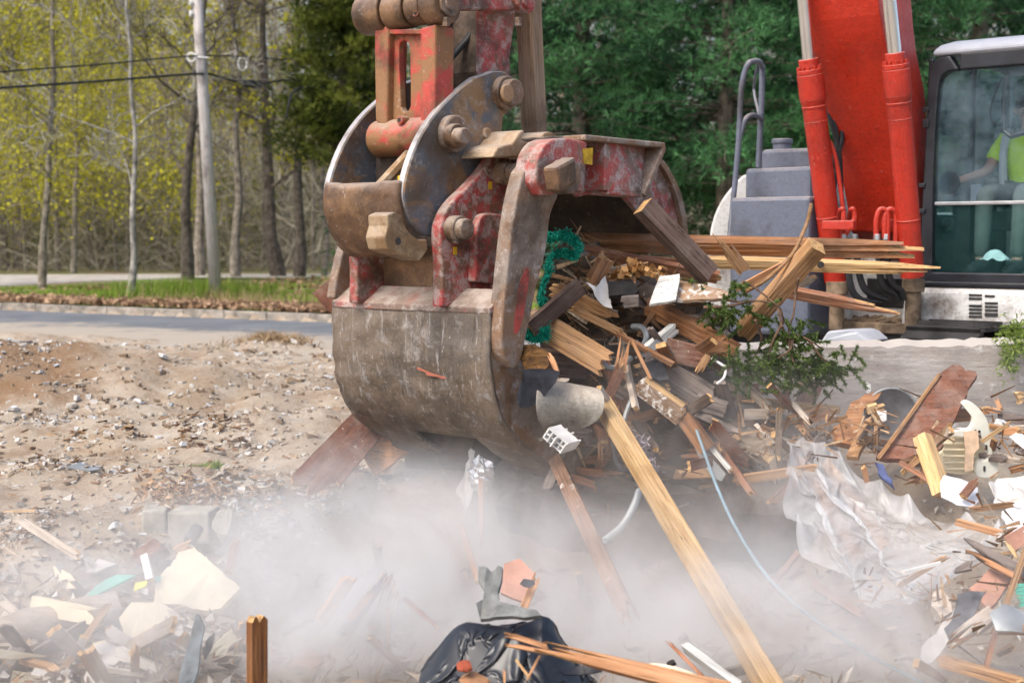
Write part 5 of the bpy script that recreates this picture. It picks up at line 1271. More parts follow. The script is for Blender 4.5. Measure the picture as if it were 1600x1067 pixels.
# cedar sprig pulled out with the load
def cedar_sprig():
    root = empty('cedar_branch', at(1190, 520, 8.2), 'green cedar branch with bare twigs hanging out of the load in front of the wall', 'branch')
    stems = [[(1100, 480), (1140, 478), (1180, 470), (1215, 478), (1225, 500), (1240, 520), (1262, 530), (1285, 545)],
             [(1215, 478), (1222, 510), (1232, 535), (1240, 565), (1255, 590)], [(1240, 520), (1235, 545), (1215, 560)],
             [(1248, 435), (1243, 460), (1240, 490), (1232, 520), (1240, 555)], [(1180, 500), (1190, 530), (1180, 555), (1165, 575)], [(1262, 530), (1285, 560), (1305, 570)],
             [(1225, 500), (1205, 540), (1200, 575)], [(1160, 440), (1180, 450), (1215, 478)]]
    m = MB(); P = []; D = []
    for s in stems:
        q = spline([at(x, y, 8.1 + .1 * math.sin(i + x)) for i, (x, y) in enumerate(s)], 5)
        m.tube(q, [.0065 * (1 - .7 * i / len(q)) + .002 for i in range(len(q))], 6)
    m.build('twigs', plain('twig_bark', (.14, .085, .055), .9, 0, .3, 20, .3), root)
    spots = [(1115, 478, 22, 10, 900), (1150, 487, 18, 12, 500), (1140, 560, 16, 14, 700), (1175, 570, 20, 16, 1100), (1200, 545, 25, 18, 900), (1225, 575, 22, 16, 1200), (1262, 572, 28, 16, 2000), (1295, 568, 16, 12, 1000), (1245, 545, 18, 14, 700), (1255, 500, 8, 7, 160), (1092, 440, 8, 5, 130), (1150, 450, 10, 12, 250), (1190, 500, 20, 12, 400), (1150, 585, 14, 6, 250)]
    for x, y, sx, sy, n in spots:
        for _ in range(max(1, n // 44)):
            cx_, cy_ = random.gauss(x, sx), random.gauss(y, sy); c = at(cx_, cy_, random.gauss(8.15, .09))
            d = V3((random.gauss(.25, .7), random.gauss(-.1, .5), random.gauss(-.45, .45))).normalized()
            for k in range(26): P.append(tuple(c + d * (k / 26 * .11))); D.append(tuple(d))
    t, tn = tufts(np.array(P), np.array(D), 3, .028, .0045, rng.uniform(.1, .9, len(P)))
    o = cloud('foliage', t, leafy('cedar_green', (.025, .05, .014), (.14, .20, .05), .25), root, tn); o['kind'] = 'stuff'
cedar_sprig()
# green carpet strips and torn film caught by the jaw
def ribbon(name, lab, cat, pts, wv, mat, t=.012, fuzz=0):
    q = spline(pts, 7); m = MB(); vs = []
    for i, p in enumerate(q):
        vs += [p + wv, p - wv, p - wv + V3((0, t, 0)), p + wv + V3((0, t, 0))]
    fs = [(4 * i + j, 4 * i + (j + 1) % 4, 4 * i + 4 + (j + 1) % 4, 4 * i + 4 + j) for i in range(len(q) - 1) for j in range(4)] + [(0, 1, 2, 3), (4 * len(q) - 1, 4 * len(q) - 2, 4 * len(q) - 3, 4 * len(q) - 4)]
    m.add(vs, fs); o = m.build(name, mat, None, 0, True); tag(o, lab, cat)
    if fuzz:
        A = np.array([tuple(random.choice(q) + wv * random.uniform(-1, 1) + V3((random.gauss(0, .008), random.gauss(-.004, .006), random.gauss(0, .012)))) for _ in range(fuzz)])
        f = cloud('pile', flakes(A, .011, 1., .3), leafy('green_tufts', (.006, .16, .11), (.02, .36, .26), .1, 1.), o, rng.uniform(0, 1, fuzz)); f['kind'] = 'stuff'
    return o
ribbon('carpet_strip', 'torn green carpet strip curling over at the edge of the side arm', 'carpet', [at(846, 370, 8.25), at(862, 372, 8.2), at(880, 368, 8.15), at(897, 376, 8.15), at(905, 390, 8.15), at(900, 400, 8.2), at(880, 396, 8.25), at(862, 400, 8.25), at(856, 412, 8.2), at(858, 425, 8.2), at(850, 440, 8.2), at(845, 462, 8.2), at(850, 482, 8.2)], V3((.012, -.02, .026)), M['greenc'], .012, 2600)
ribbon('carpet_strip', 'flat green carpet scrap tucked under the short dark stained plank', 'carpet', [at(819, 520, 8.15), at(838, 525, 8.12), at(858, 520, 8.12)], V3((0, -.01, .040)), M['greenc'], .012, 500)
sheet('plastic_film', 'wisp of dirty clear film draped in the load right of the green carpet', 'plastic film', [(914, 442, 8.2), (930, 450, 8.18), (945, 432, 8.25), (952, 450, 8.2), (957, 482, 8.15), (945, 478, 8.15), (928, 462, 8.16)], plain('dirty_film', (.50, .48, .46), .35, 0, .1, 8, .3), .004, .004, .03, .03)
# duct, felt, charred panel below the arm
def duct():
    prof_ = [((842, 588), (940, 606)), ((838, 610), (946, 622)), ((836, 640), (944, 645)), ((842, 662), (930, 662)), ((852, 672), (905, 672)), ((850, 690), (880, 676)), ((840, 690), (858, 680)), ((828, 672), (846, 690))]
    m = MB(); vs = []; n = 9
    dep = [7.75, 7.68, 7.66, 7.7, 7.78, 7.86, 7.9, 7.85]
    for (a, b), d in zip(prof_, dep):
        for j in range(n):
            f = j / (n - 1); p = at(a[0] + (b[0] - a[0]) * f, a[1] + (b[1] - a[1]) * f, d + .06 * math.sin(f * 3)); vs.append(p + V3((0, .012 * nz(f * 4, d * 9, 1.), 0)))
    m.add(vs, [(i * n + j, i * n + j + 1, (i + 1) * n + j + 1, (i + 1) * n + j) for i in range(len(prof_) - 1) for j in range(n - 1)])
    o = m.build('sheet_metal_duct', M['duct'], None, 0, 'all'); so = o.modifiers.new('solid', 'SOLIDIFY'); so.thickness = .006
    s = o.modifiers.new('sub', 'SUBSURF'); s.levels = 1; s.render_levels = 2
    tag(o, 'curled dull grey sheet metal duct hanging from the bucket beside the long bright timber', 'duct')
duct()
sheet('felt_scrap', 'blue black torn roofing felt under the charred panel, left of the curled duct', 'roofing felt', [(818, 578, 7.72), (845, 576, 7.7), (876, 580, 7.7), (868, 598, 7.68), (846, 625, 7.68), (836, 630, 7.68), (812, 637, 7.68), (807, 620, 7.7), (816, 596, 7.7)], 'black', .006, .005, .04, .02)
sheet('charred_board', 'scorched orange and black panel corner sticking out under the side arm', 'panel', [(806, 536, 7.85), (835, 538, 7.8), (858, 550, 7.78), (858, 570, 7.75), (850, 580, 7.74), (820, 577, 7.78)], wood('scorched_panel', (.02, .012, .006), (.16, .075, .02), (.32, .16, .05), dusty=.05), .02, .003)
T('torn fringe of orange fibres along the right edge of the scorched panel', 858, 552, 7.76, 872, 582, 7.72, 8, 'orange', .015, 10, .04, .05)
def vinyl():
    m = MB(); c = at(868, 688, 7.62); ex = (at(886, 700, 7.58) - at(858, 676, 7.62)).normalized(); ey = (at(905, 680, 7.75) - at(870, 690, 7.6)).normalized(); ez = ex.cross(ey).normalized()
    o = empty('window_profile', c, 'broken white plastic window profile with open chambers, below the curled duct', 'window profile')
    for i, off in enumerate((-.065, -.03, .005, .035, .065)):
        m = MB(); m.box(c + ex * off + ey * .05, ex * .004, ey * (.055 + .012 * (i % 3)), ez * .035); m.build('chamber_wall', M['white'], o)
    for k in (-1, 0, 1):
        m = MB(); m.box(c + ey * .045 + ez * .034 * k, ex * .068, ey * .05, ez * .004); m.build('web', M['white'], o)
vinyl()

# ---- boards hanging below and left of the bucket
T('wide red brown board hanging out left below the bucket, its lower end splintered', 585, 652, 8.9, 478, 768, 7.95, 62, 'mahog', .03, 12, .0, .12, 0, 1.05)
sheet('board_scrap', 'orange brown pointed board corner hanging under the bucket left of the slot', 'board', [(562, 697, 8.7), (590, 664, 8.8), (640, 706, 8.75), (614, 724, 8.65), (588, 742, 8.6), (575, 722, 8.62)], wood('orange_board', (.20, .08, .025), (.38, .165, .055), (.46, .24, .10), dusty=.3), .03, .004)
T('small orange block behind the pointed board corner under the bucket', 603, 742, 8.75, 606, 722, 8.75, 12, 'orange', .03, 0)
sheet('felt_rag', 'ragged dark felt hanging below the orange brown pointed board corner', 'rag', [(570, 735, 8.7), (588, 743, 8.68), (612, 742, 8.7), (614, 755, 8.68), (622, 762, 8.68), (612, 780, 8.66), (602, 786, 8.66), (594, 800, 8.66), (587, 785, 8.66), (582, 762, 8.68)], 'brownrag', .012, .008, .035, .03)
sheet('felt_rag', 'small dark rag behind the splintered end of the wide red brown board', 'rag', [(496, 770, 8.8), (505, 758, 8.8), (517, 756, 8.8), (517, 766, 8.8), (505, 778, 8.8)], 'brownrag', .01, .005)
T('red brown board end jutting out left behind the bucket, over the grass', 532, 482, 9.2, 502, 448, 9.25, 34, 'mahog', .03, 5, .0, .0)
m = MB(); c = at(752, 742, 8.3); vs = []; n = 14
for i in range(n + 1):
    for j in range(n):
        th = math.pi * i / n; ph = 2 * math.pi * j / n; q = 1 + .55 * noise.noise((math.cos(ph) * 4 + 9, math.sin(ph) * 4, th * 5)); vs.append(c + V3((.075 * math.sin(th) * math.cos(ph) * q, .05 * math.sin(th) * math.sin(ph) * q, .10 * math.cos(th) * q)))
m.add(vs, [(i * n + j, i * n + (j + 1) % n, (i + 1) * n + (j + 1) % n, (i + 1) * n + j) for i in range(n) for j in range(n)])
tag(m.build('foil_scrap', M['foil'], None), 'crumpled silver foil hanging under the bucket', 'foil')
sheet('film_scrap', 'pale torn film with a pink edge hanging under the bucket beside the foil', 'film', [(735, 700, 8.35), (742, 705, 8.35), (740, 760, 8.3), (732, 790, 8.3), (728, 800, 8.3), (720, 778, 8.3), (712, 770, 8.3), (724, 745, 8.32)], 'drywall', .005, .006, .03, .02)
T('thin orange lath hanging below the foil in the dust', 751, 750, 8.25, 752, 860, 7.6, 8, 'orange', .02, 0, .0, .08)
T('pointed orange stake leaning in the dust left of the black bag top', 718, 815, 7.4, 748, 910, 6.8, 9, 'orange', .02, 10, .06, .02)

# ---- the two long timbers leaning out of the bucket
T('long bright squared timber leaning from the bucket down to the bottom right foreground', 940, 628, 8.0, 1225, 1110, 5.5, 27, 'pine', .085, -32, .02, .0)
T('weathered timber with peeling paint leaning down from the bucket into the dust', 868, 718, 8.1, 988, 975, 6.35, 24, 'peeling', .05, 12, .02, .10)
# the wooden post standing behind the bucket
T('tall weathered wooden post standing upright behind the bucket, right of the arm', 836, 235, 8.95, 820, -120, 8.7, 31, wood('post_tan', (.24, .16, .10), (.42, .30, .20), (.52, .36, .28), dusty=.2), .10, -38, .01, .0, 0, 1.0, 'wooden_post', 'post')

# ---- left rubble in the pit
PITZ = lambda px, Y: hgt(at(px, 900, Y).x, Y)
T('single upright broken orange brown post, bottom left of the centre', 401, 1110, 5.15, 402, 962, 5.2, 26, 'post', .055, 25, .0, .03, 0, 1, 'broken_post', 'post')
m = MB(); a, b = at(-60, 1000, 6.3), at(186, 945, 6.6)
m.tube([a.lerp(b, f) + V3((0, 0, .006 * math.sin(f * 20))) for f in [i / 10 for i in range(11)]], [.074 + .005 * math.sin(i * 1.7) for i in range(11)], 14); o = m.build('round_log', M['pale'], None, 0, True)
tag(o, 'thick pale dusty round log lying at the left edge', 'log')
T('long weathered grey board under the round log, bottom left corner', -30, 1075, 5.9, 150, 972, 6.4, 26, 'grey', .03, 15, .02, .05)
T('short pale board standing on the long weathered grey board, left corner', 8, 1035, 5.9, 36, 1005, 6.0, 22, 'pale', .02, 10)
T('white painted board leaning up left of the teal sheet', 62, 958, 6.7, 98, 893, 6.8, 26, 'whitewood', .025, 10)
T('thin brown batten leaning behind the white painted board', 92, 935, 6.75, 108, 890, 6.85, 10, 'grey', .03, 20)
sheet('foam_sheet', 'large cream panel leaning at a slant, upper of the two cream panels', 'panel', [(286, 848, 6.95), (300, 850, 6.95), (375, 918, 6.7), (345, 950, 6.6), (300, 950, 6.6), (240, 940, 6.6), (246, 905, 6.75)], 'cream', .03, .006)
T('broken orange edge on top of the upper cream panel', 274, 862, 6.92, 300, 850, 6.95, 14, 'orange', .04, 10, .03, .04)
sheet('foam_sheet', 'rounded cream panel lying lower, below the yellow scrap', 'panel', [(186, 965, 6.5), (205, 940, 6.55), (250, 940, 6.55), (296, 972, 6.5), (306, 1005, 6.4), (235, 1032, 6.3), (195, 1005, 6.4)], 'cream', .03, .008)
sheet('plaster_sheet', 'pale sheet lying flat with a battened edge, bottom left centre', 'sheet', [(112, 1042, 6.15), (128, 1018, 6.25), (150, 1007, 6.3), (235, 1012, 6.3), (290, 1024, 6.2), (268, 1048, 6.1), (200, 1040, 6.1)], 'drywall', .025, .006)
T('narrow grey batten along the edge of the flat pale sheet', 150, 1042, 6.0, 240, 1056, 5.95, 7, 'pale', .02, 20)
T('thin pale stick lying left of the narrow grey batten', 72, 1050, 6.0, 165, 1042, 6.05, 6, 'pale', .02, 20)
sheet('plaster_sheet', 'pointed white sheet wedge at the back of the left rubble', 'sheet', [(60, 851, 7.0), (110, 862, 6.95), (183, 880, 6.8), (150, 893, 6.75), (118, 893, 6.8), (90, 870, 6.9)], 'drywall', .012, .004)
sheet('plaster_sheet', 'square white panel scrap behind the teal sheet', 'sheet', [(108, 905, 6.8), (150, 898, 6.8), (134, 938, 6.7), (100, 940, 6.7)], 'white', .015, .004)
sheet('teal_sheet', 'slanting teal painted sheet scrap in the left rubble', 'sheet', [(124, 942, 6.6), (150, 915, 6.65), (182, 897, 6.7), (212, 898, 6.7), (192, 908, 6.65), (155, 926, 6.6), (138, 940, 6.58)], 'teal', .012, .003)
sheet('teal_sheet', 'tiny teal scrap right of the white stub', 'sheet', [(240, 900, 6.75), (252, 900, 6.75), (250, 907, 6.72), (241, 907, 6.72)], 'teal', .01, .002)
sheet('yellow_scrap', 'bright yellow scrap beside the teal sheet', 'scrap', [(207, 921, 6.5), (210, 909, 6.52), (230, 906, 6.52), (228, 914, 6.5), (217, 917, 6.5)], 'yellow', .008, .004, .04, .02)
T('small white trim stub standing behind the yellow scrap', 226, 868, 6.75, 235, 906, 6.65, 12, 'white', .03, 15, 0, 0)
def lump(name, lab, cat, px, py, Y, rx, ry, rz, mat, seed, group=None, n=10, k=7, flat=.5, me=None, rot=0):
    if me is None:
        vs = []
        for i in range(k + 1):
            th = math.pi * i / k
            for j in range(n):
                ph = 2 * math.pi * j / n; d = V3((math.sin(th) * math.cos(ph), math.sin(th) * math.sin(ph), math.cos(th)))
                for ax in ((1, .2, .1), (-.3, 1, .4), (.2, -.5, 1), (-1, -.4, .3), (.5, .6, -.9)):
                    a = V3(ax).normalized(); h = .62 + .2 * noise.noise((seed, ax[0] * 3, ax[1] * 5)); dd = d.dot(a)
                    if dd > h: d = d - a * (dd - h)
                d *= 1 + .14 * noise.noise((d.x * 3 + seed, d.y * 3, d.z * 3)); vs.append((d.x, d.y, d.z))
        me = bpy.data.meshes.new(name); me.from_pydata(vs, [], [(i * n + j, i * n + (j + 1) % n, (i + 1) * n + (j + 1) % n, (i + 1) * n + j) for i in range(k) for j in range(n)]); me.materials.append(mat)
    c = at(px, py, Y); o = link(name, me, None, c); o.location = c; o.scale = (rx, ry, rz); o.rotation_euler = (random.uniform(-.3, .3), random.uniform(-.3, .3), rot or random.uniform(0, 6)); return tag(o, lab, cat, group)
lump('rounded_tub', 'brown rounded tub shape below the concrete blocks', 'tub', 238, 866, 7.0, .10, .10, .07, M['mahog'], 3)
lump('dirt_clod', 'dark crumbly dirt clod at the top edge of the upper cream panel', 'clod', 258, 884, 6.85, .055, .05, .05, M['brownrag'], 5)
sheet('steel_shard', 'twisted steel grey shard standing in the dust left of the upright post', 'metal scrap', [(276, 1080, 5.6), (283, 1035, 5.65), (296, 1000, 5.7), (304, 972, 5.72), (308, 958, 5.72), (312, 962, 5.72), (319, 980, 5.68), (312, 1010, 5.62), (309, 1045, 5.6), (300, 1080, 5.55)], plain('dusty_steel', (.16, .19, .21), .45, .4, .4, 10, .4), .008, .002, .06, .012)
sheet('steel_shard', 'small grey brown shard leaning right of the twisted shard', 'metal scrap', [(316, 1020, 5.75), (322, 1000, 5.75), (335, 988, 5.76), (330, 1012, 5.74), (320, 1030, 5.72)], 'felt', .008, .002, .04, .005)
T('brown stake leaning in the haze right of the concrete blocks', 358, 895, 6.8, 368, 843, 7.0, 12, 'brown', .03, 15)
sheet('pinkish_panel', 'dusty pinkish panel lying at the bottom edge right of the post', 'panel', [(440, 1090, 6.0), (450, 1030, 6.2), (478, 1012, 6.3), (548, 1052, 6.2), (525, 1090, 6.0)], 'pinkb', .03, .005)
T('single broken tan timber leaning up right in the haze', 500, 972, 6.2, 547, 900, 6.3, 18, 'tan', .05, 25, .0, .03)
PL = [(606, 892, 516, 1030, 15, 'pale', 'longest pale plank of the leaning bundle, nearest the single tan timber'), (598, 905, 548, 965, 10, 'tan', 'short tan plank on the leaning bundle'), (612, 902, 560, 1068, 15, 'pale', 'pale plank in the middle of the leaning bundle, reaching the bottom edge'),
      (603, 898, 535, 990, 12, 'grey', 'grey plank at the back of the leaning bundle'), (620, 905, 585, 1075, 13, 'pale', 'steepest pale plank at the right of the leaning bundle'), (606, 925, 607, 1015, 6, 'tan', 'thin upright lath right of the leaning bundle'), (588, 962, 580, 978, 12, 'pale', 'small pale block between the leaning planks')]
for x0, y0, x1, y1, w, mt_, lab in PL: T(lab, x1, y1, 6.0 + random.uniform(-.1, .1), x0, y0, 6.45, w, mt_, .035, random.uniform(5, 30), .02, .07)
T('thin pinkish stick lying across the haze left of the black bag', 632, 935, 6.5, 686, 980, 6.2, 6, 'red', .02, 15)
T('thin grey stick deep in the haze left of the leaning planks', 443, 992, 6.2, 495, 962, 6.35, 6, 'grey', .02, 15)
# concrete blocks of the old foundation
def cblock(lab, px0, px1, py0, py1, Y, dep, rot, seed):
    a, b = at(px0, py1, Y), at(px1, py1, Y + rot); h = at(px0, py0, Y).z - a.z; d = b - a; d.z = 0; nrm = V3((-d.y, d.x, 0)).normalized()
    m = MB(); m.prism([a, b, b + Z * h, a + Z * h], nrm * dep); o = m.build('concrete_block', M['block'], None, .012)
    return tag(o, lab, 'concrete block')
cblock('narrow left concrete block of the pair standing at the edge of the pit', 222, 260, 798, 852, 7.25, .2, .02, 1)
cblock('wide right concrete block of the pair standing at the edge of the pit', 261.5, 327, 800, 850, 7.27, .2, -.02, 2)
lump('concrete_block', 'broken rounded concrete block right of the pair', 'concrete block', 352, 823, 7.3, .085, .1, .11, M['block'], 12)
m = MB(); a = at(296, 846, 7.1); b = at(309, 824, 7.18); m.tube([a, b], .033, 12); tag(m.build('pipe_stub', M['felt'], None, .004, True), 'dark pipe stub leaning against the wide concrete block', 'pipe')

# stones and scraps on the bare dirt
def on_ground(px, py):
    Y = 1.5 / max(1e-3, (py - 370)) * F
    for _ in range(6):
        p = at(px, py, Y); e = p.z - hgt(p.x, p.y)
        Y += e / max(.02, (py - 370) / F) * .6; Y = max(6.5, min(24, Y))
    return Y
meshes = []
STN = [(185, 556, 9, 'S'), (65, 615, 12, 'W'), (62, 630, 9, 'S'), (40, 562, 16, 'S'), (112, 640, 26, 'S'), (80, 672, 11, 'S'), (75, 676, 8, 'W'), (28, 690, 11, 'W'), (255, 652, 14, 'S'), (235, 650, 12, 'S'), (140, 575, 8, 'S'), (112, 581, 7, 'S'), (95, 580, 7, 'S'), (172, 588, 9, 'W'), (190, 587, 8, 'W'), (215, 575, 8, 'S'),
       (300, 605, 10, 'W'), (285, 588, 8, 'W'), (230, 662, 8, 'W'), (302, 670, 14, 'W'), (372, 655, 20, 'S'), (385, 645, 10, 'W'), (440, 650, 12, 'S'), (470, 680, 7, 'W'), (130, 728, 13, 'W'), (150, 728, 9, 'S'), (35, 780, 8, 'S'), (240, 742, 20, 'S'), (262, 735, 12, 'S'), (400, 698, 12, 'S'), (165, 808, 18, 'S'), (195, 800, 14, 'S'), (145, 795, 12, 'S'), (185, 780, 16, 'S'),
       (190, 838, 16, 'S'), (205, 820, 12, 'S'), (110, 800, 10, 'S'), (120, 838, 16, 'S'), (148, 832, 14, 'S'), (350, 790, 9, 'S'), (90, 795, 14, 'S'), (415, 812, 11, 'S'), (450, 780, 12, 'S'), (390, 760, 10, 'S'), (60, 740, 8, 'S'), (20, 655, 9, 'S'), (205, 642, 8, 'S'), (345, 560, 7, 'W'), (400, 545, 6, 'W'), (430, 570, 6, 'S'), (470, 560, 6, 'W'), (260, 560, 7, 'S'), (500, 575, 8, 'W'), (330, 620, 7, 'S'), (20, 840, 18, 'S'), (10, 900, 18, 'S'), (30, 930, 14, 'S'), (345, 880, 12, 'S'), (470, 840, 14, 'S')]
OWN = {(112, 640): 'largest tan stone at the foot of the dark dirt mound, far left', (40, 562): 'pale stone beside the slab near the road at the far left', (65, 615): 'bright white angular stone on the slope of the dark dirt mound', (372, 655): 'big pale lump right of the flat white sheet scrap',
       (240, 742): 'grey slab like stone just left of the green weeds', (440, 650): 'stone lump in thin haze between the pale lump and the bucket', (190, 838): 'stone just left of the narrow concrete block, lower one', (165, 808): 'stone left of the concrete blocks, upper one', (185, 780): 'stone above and left of the concrete blocks beside the bark chips',
       (120, 838): 'stone at the edge of the pit above the pointed white sheet wedge', (20, 840): 'stone at the left edge level with the concrete blocks', (10, 900): 'stone at the left edge above the round log', (302, 670): 'white lump lying against the flat white sheet scrap', (130, 728): 'white lump beside the bluish white flat scrap', (470, 840): 'hazy stone just right of the broken rounded concrete block', (80, 672): 'white lump below the dark dirt mound, right of the two', (75, 676): 'white lump below the dark dirt mound, left of the two'}
for i, (px, py, w, k) in enumerate(STN):
    Y = on_ground(px, py); r = w / F * Y * .5 * 1.15
    mt_ = M['stonef'] if k == 'S' else M['drywall']
    me_ = next((a for a, b, c in meshes if c == k and b >= 5), None) if False else None
    src = [a for a, kk in meshes if kk == k]
    o = lump('masonry_lump' if k == 'S' else 'plaster_lump', 'dusty tan masonry lump lying loose on the bare dirt left of the bucket' if k == 'S' else 'white plaster lump lying loose on the bare dirt left of the bucket', 'rubble', px, py - w * .22, Y, r, r * .9, r * random.uniform(.5, .8), mt_, i * 3.1, 'tan masonry lumps on the bare dirt' if k == 'S' else 'white plaster lumps on the bare dirt', 9, 6, me=src[i % len(src)] if len(src) >= 6 else None)
    if len(src) < 6: meshes.append((o.data, k))
    if (px, py) in OWN: o['label'] = OWN[(px, py)]
sheet('plaster_sheet', 'flat white sheet scrap lying on the dirt behind the concrete blocks', 'sheet', [(280, 671, on_ground(290, 671)), (300, 664, on_ground(290, 668)), (340, 672, on_ground(290, 671)), (318, 675, on_ground(290, 674))], 'white', .02, .004)
sheet('plaster_sheet', 'bluish white flat scrap on the dirt, left of centre among the chips', 'sheet', [(103, 729, 8.7), (125, 722, 8.8), (158, 732, 8.7), (140, 735, 8.65)], 'zinc', .01, .004)
T('dark grey board lying near the road at the far left', 22, 541, 19, 50, 537, 19.5, 10, 'grey', .05, 60)
T('pale tan slab lying near the road at the far left', 20, 566, 17, 55, 558, 17.2, 11, 'pale', .10, 40)
T('brown board stump beside the pale tan slab', 48, 556, 17.4, 70, 552, 17.5, 9, 'brown', .08, 40)
T('small grey tile scrap standing on edge near the road', 148, 572, 16.5, 162, 560, 16.6, 6, 'grey', .02, 10)
T('tan wood stick lying on the dirt mound', 73, 626, 13.2, 95, 617, 13.3, 6, 'tan', .05, 30)
# chips and gravel: nobody could count them
def gravel(n, ylo, yhi, size, name, mat, flat):
    P = []
    while len(P) < n:
        px, py = random.uniform(-60, 640), ylo + (yhi - ylo) * random.random() ** 1.2
        Y = 1.5 / (py - 370) * F; x = (px - 800) / F * Y
        if kdist(x, Y) > -5.0: continue
        if noise.noise((x * 1.2, Y * 1.2, 2)) + .5 * noise.noise((x * 4, Y * 4, 7)) < .12 and random.random() < .88: continue
        P.append((x, Y, hgt(x, Y)))
    cub = np.array([[-1, -1, -1], [1, -1, -1], [1, 1, -1], [-1, 1, -1], [-1, -1, 1], [1, -1, 1], [1, 1, 1], [-1, 1, 1]], dtype=float)
    fi = [(4, 5, 6, 7), (0, 1, 5, 4), (1, 2, 6, 5), (2, 3, 7, 6), (3, 0, 4, 7)]
    P = np.array(P); N = len(P); s = size * rng.uniform(.35, 1, N) ** 2 * (P[:, 1] / 10) ** .4
    q = cub[None] * (1 + rng.normal(0, .28, (N, 8, 3))); q *= (s[:, None] * np.stack([np.ones(N), rng.uniform(.35, 1, N), rng.uniform(*flat, N)], 1))[:, None, :]
    a = rng.uniform(0, 6.28, N); c, s_ = np.cos(a), np.sin(a); tl = rng.normal(0, .25, N)
    x = q[..., 0] * c[:, None] - q[..., 1] * s_[:, None]; y = q[..., 0] * s_[:, None] + q[..., 1] * c[:, None]; z = q[..., 2] + x * tl[:, None]
    q = np.stack([x, y, z], -1) + P[:, None, :]
    F_ = np.concatenate([q[:, f, :] for f in fi]); tn = np.tile(rng.uniform(0, 1, N), len(fi))
    return tag(cloud(name, F_, mat, None, tn), kind='stuff')
t = NT('rubble_mix'); a = t.attr('tone'); cc = t.ramp(a, [(0, (.16, .115, .08)), (.25, (.30, .22, .15)), (.5, (.42, .37, .30)), (.8, (.55, .53, .50)), (.93, (.70, .70, .70)), (1, (.42, .48, .54))]); v = t.coord(rand=False); nn = t.noise(v, 40, 4, .7)
t.bump(nn, .5, .006); grm = t.done(t.mix(t.ramp(nn, [(.35, .4), (.6, 0)]), cc, (.24, .18, .13)), .95, 0, .1)
gravel(4800, 540, 890, .030, 'rubble', grm, (.25, .7))
gravel(2600, 680, 900, .036, 'wood_chips', splm, (.06, .2))
gravel(11000, 535, 890, .014, 'rubble', grm, (.4, .9))
def chips_at(n, px, py, sx, sy, name):
    P = []
    for _ in range(n):
        x_, y_ = random.gauss(px, sx), random.gauss(py, sy); Y = on_ground(x_, y_); p = at(x_, y_, Y); P.append((p.x, p.y, hgt(p.x, p.y) + .02))
    return tag(cloud(name, flakes(np.array(P), .035, .5, .3), splm, None, rng.uniform(.3, 1, n)), kind='stuff')
chips_at(500, 290, 770, 45, 14, 'bark_chips')

# a small cloth solver: a sheet larger than the space it lies in buckles into real folds
def crumple(G, stretch, steps, floor, grav=-.0009, pins=None, seed=1, bend=.25, noise_=.004, drag=.93):
    r = np.random.default_rng(seed); P = np.array(G, dtype=float); n, m, _ = P.shape
    P += r.normal(0, noise_, P.shape); Q = P.copy()
    def rest(di, dj): 
        d = G[di:, dj:] - G[:n - di, :m - dj] if dj >= 0 else G[di:, :m + dj] - G[:n - di, -dj:]
        return np.linalg.norm(d, axis=2) * stretch
    G = np.array(G, dtype=float)
    cons = [(1, 0, 1.0), (0, 1, 1.0), (1, 1, .6), (1, -1, .6), (2, 0, bend), (0, 2, bend)]
    rs = [rest(a, b) for a, b, _ in cons]; pin0 = P.copy()
    for s in range(steps):
        V = (P - Q) * drag; V[..., 2] += grav; Q = P.copy(); P = P + V
        for it in range(7):
            for (a, b, k), L in zip(cons, rs):
                A = P[:n - a, :m - b] if b >= 0 else P[:n - a, -b:]; B = P[a:, b:] if b >= 0 else P[a:, :m + b]
                d = B - A; l = np.linalg.norm(d, axis=2, keepdims=True) + 1e-9; c = d * ((l - L[..., None]) / l) * (.25 * k)
                if a + abs(b) > 1 and (a == 2 or b == 2): c = np.where(l < L[..., None], c, 0)
                if b >= 0: P[:n - a, :m - b] += c; P[a:, b:] -= c
                else: P[:n - a, -b:] += c; P[a:, :m + b] -= c
            pen = floor(P); hit = pen > 0
            P[..., 2] = np.where(hit, P[..., 2] + pen, P[..., 2]); 
            P[..., :2] = np.where(hit[..., None], P[..., :2] * .4 + Q[..., :2] * .6, P[..., :2])
            if pins is not None: P[pins] = pin0[pins]
    return P
def cloth_obj(name, P, mat, lab, cat, thick=0, sub=1):
    n, m, _ = P.shape; mb = MB(); mb.add([tuple(p) for p in P.reshape(-1, 3)], [(i * m + j, i * m + j + 1, (i + 1) * m + j + 1, (i + 1) * m + j) for i in range(n - 1) for j in range(m - 1)])
    o = mb.build(name, mat, None, 0, 'all')
    s = o.modifiers.new('sub', 'SUBSURF'); s.levels = 0; s.render_levels = sub
    return tag(o, lab, cat)
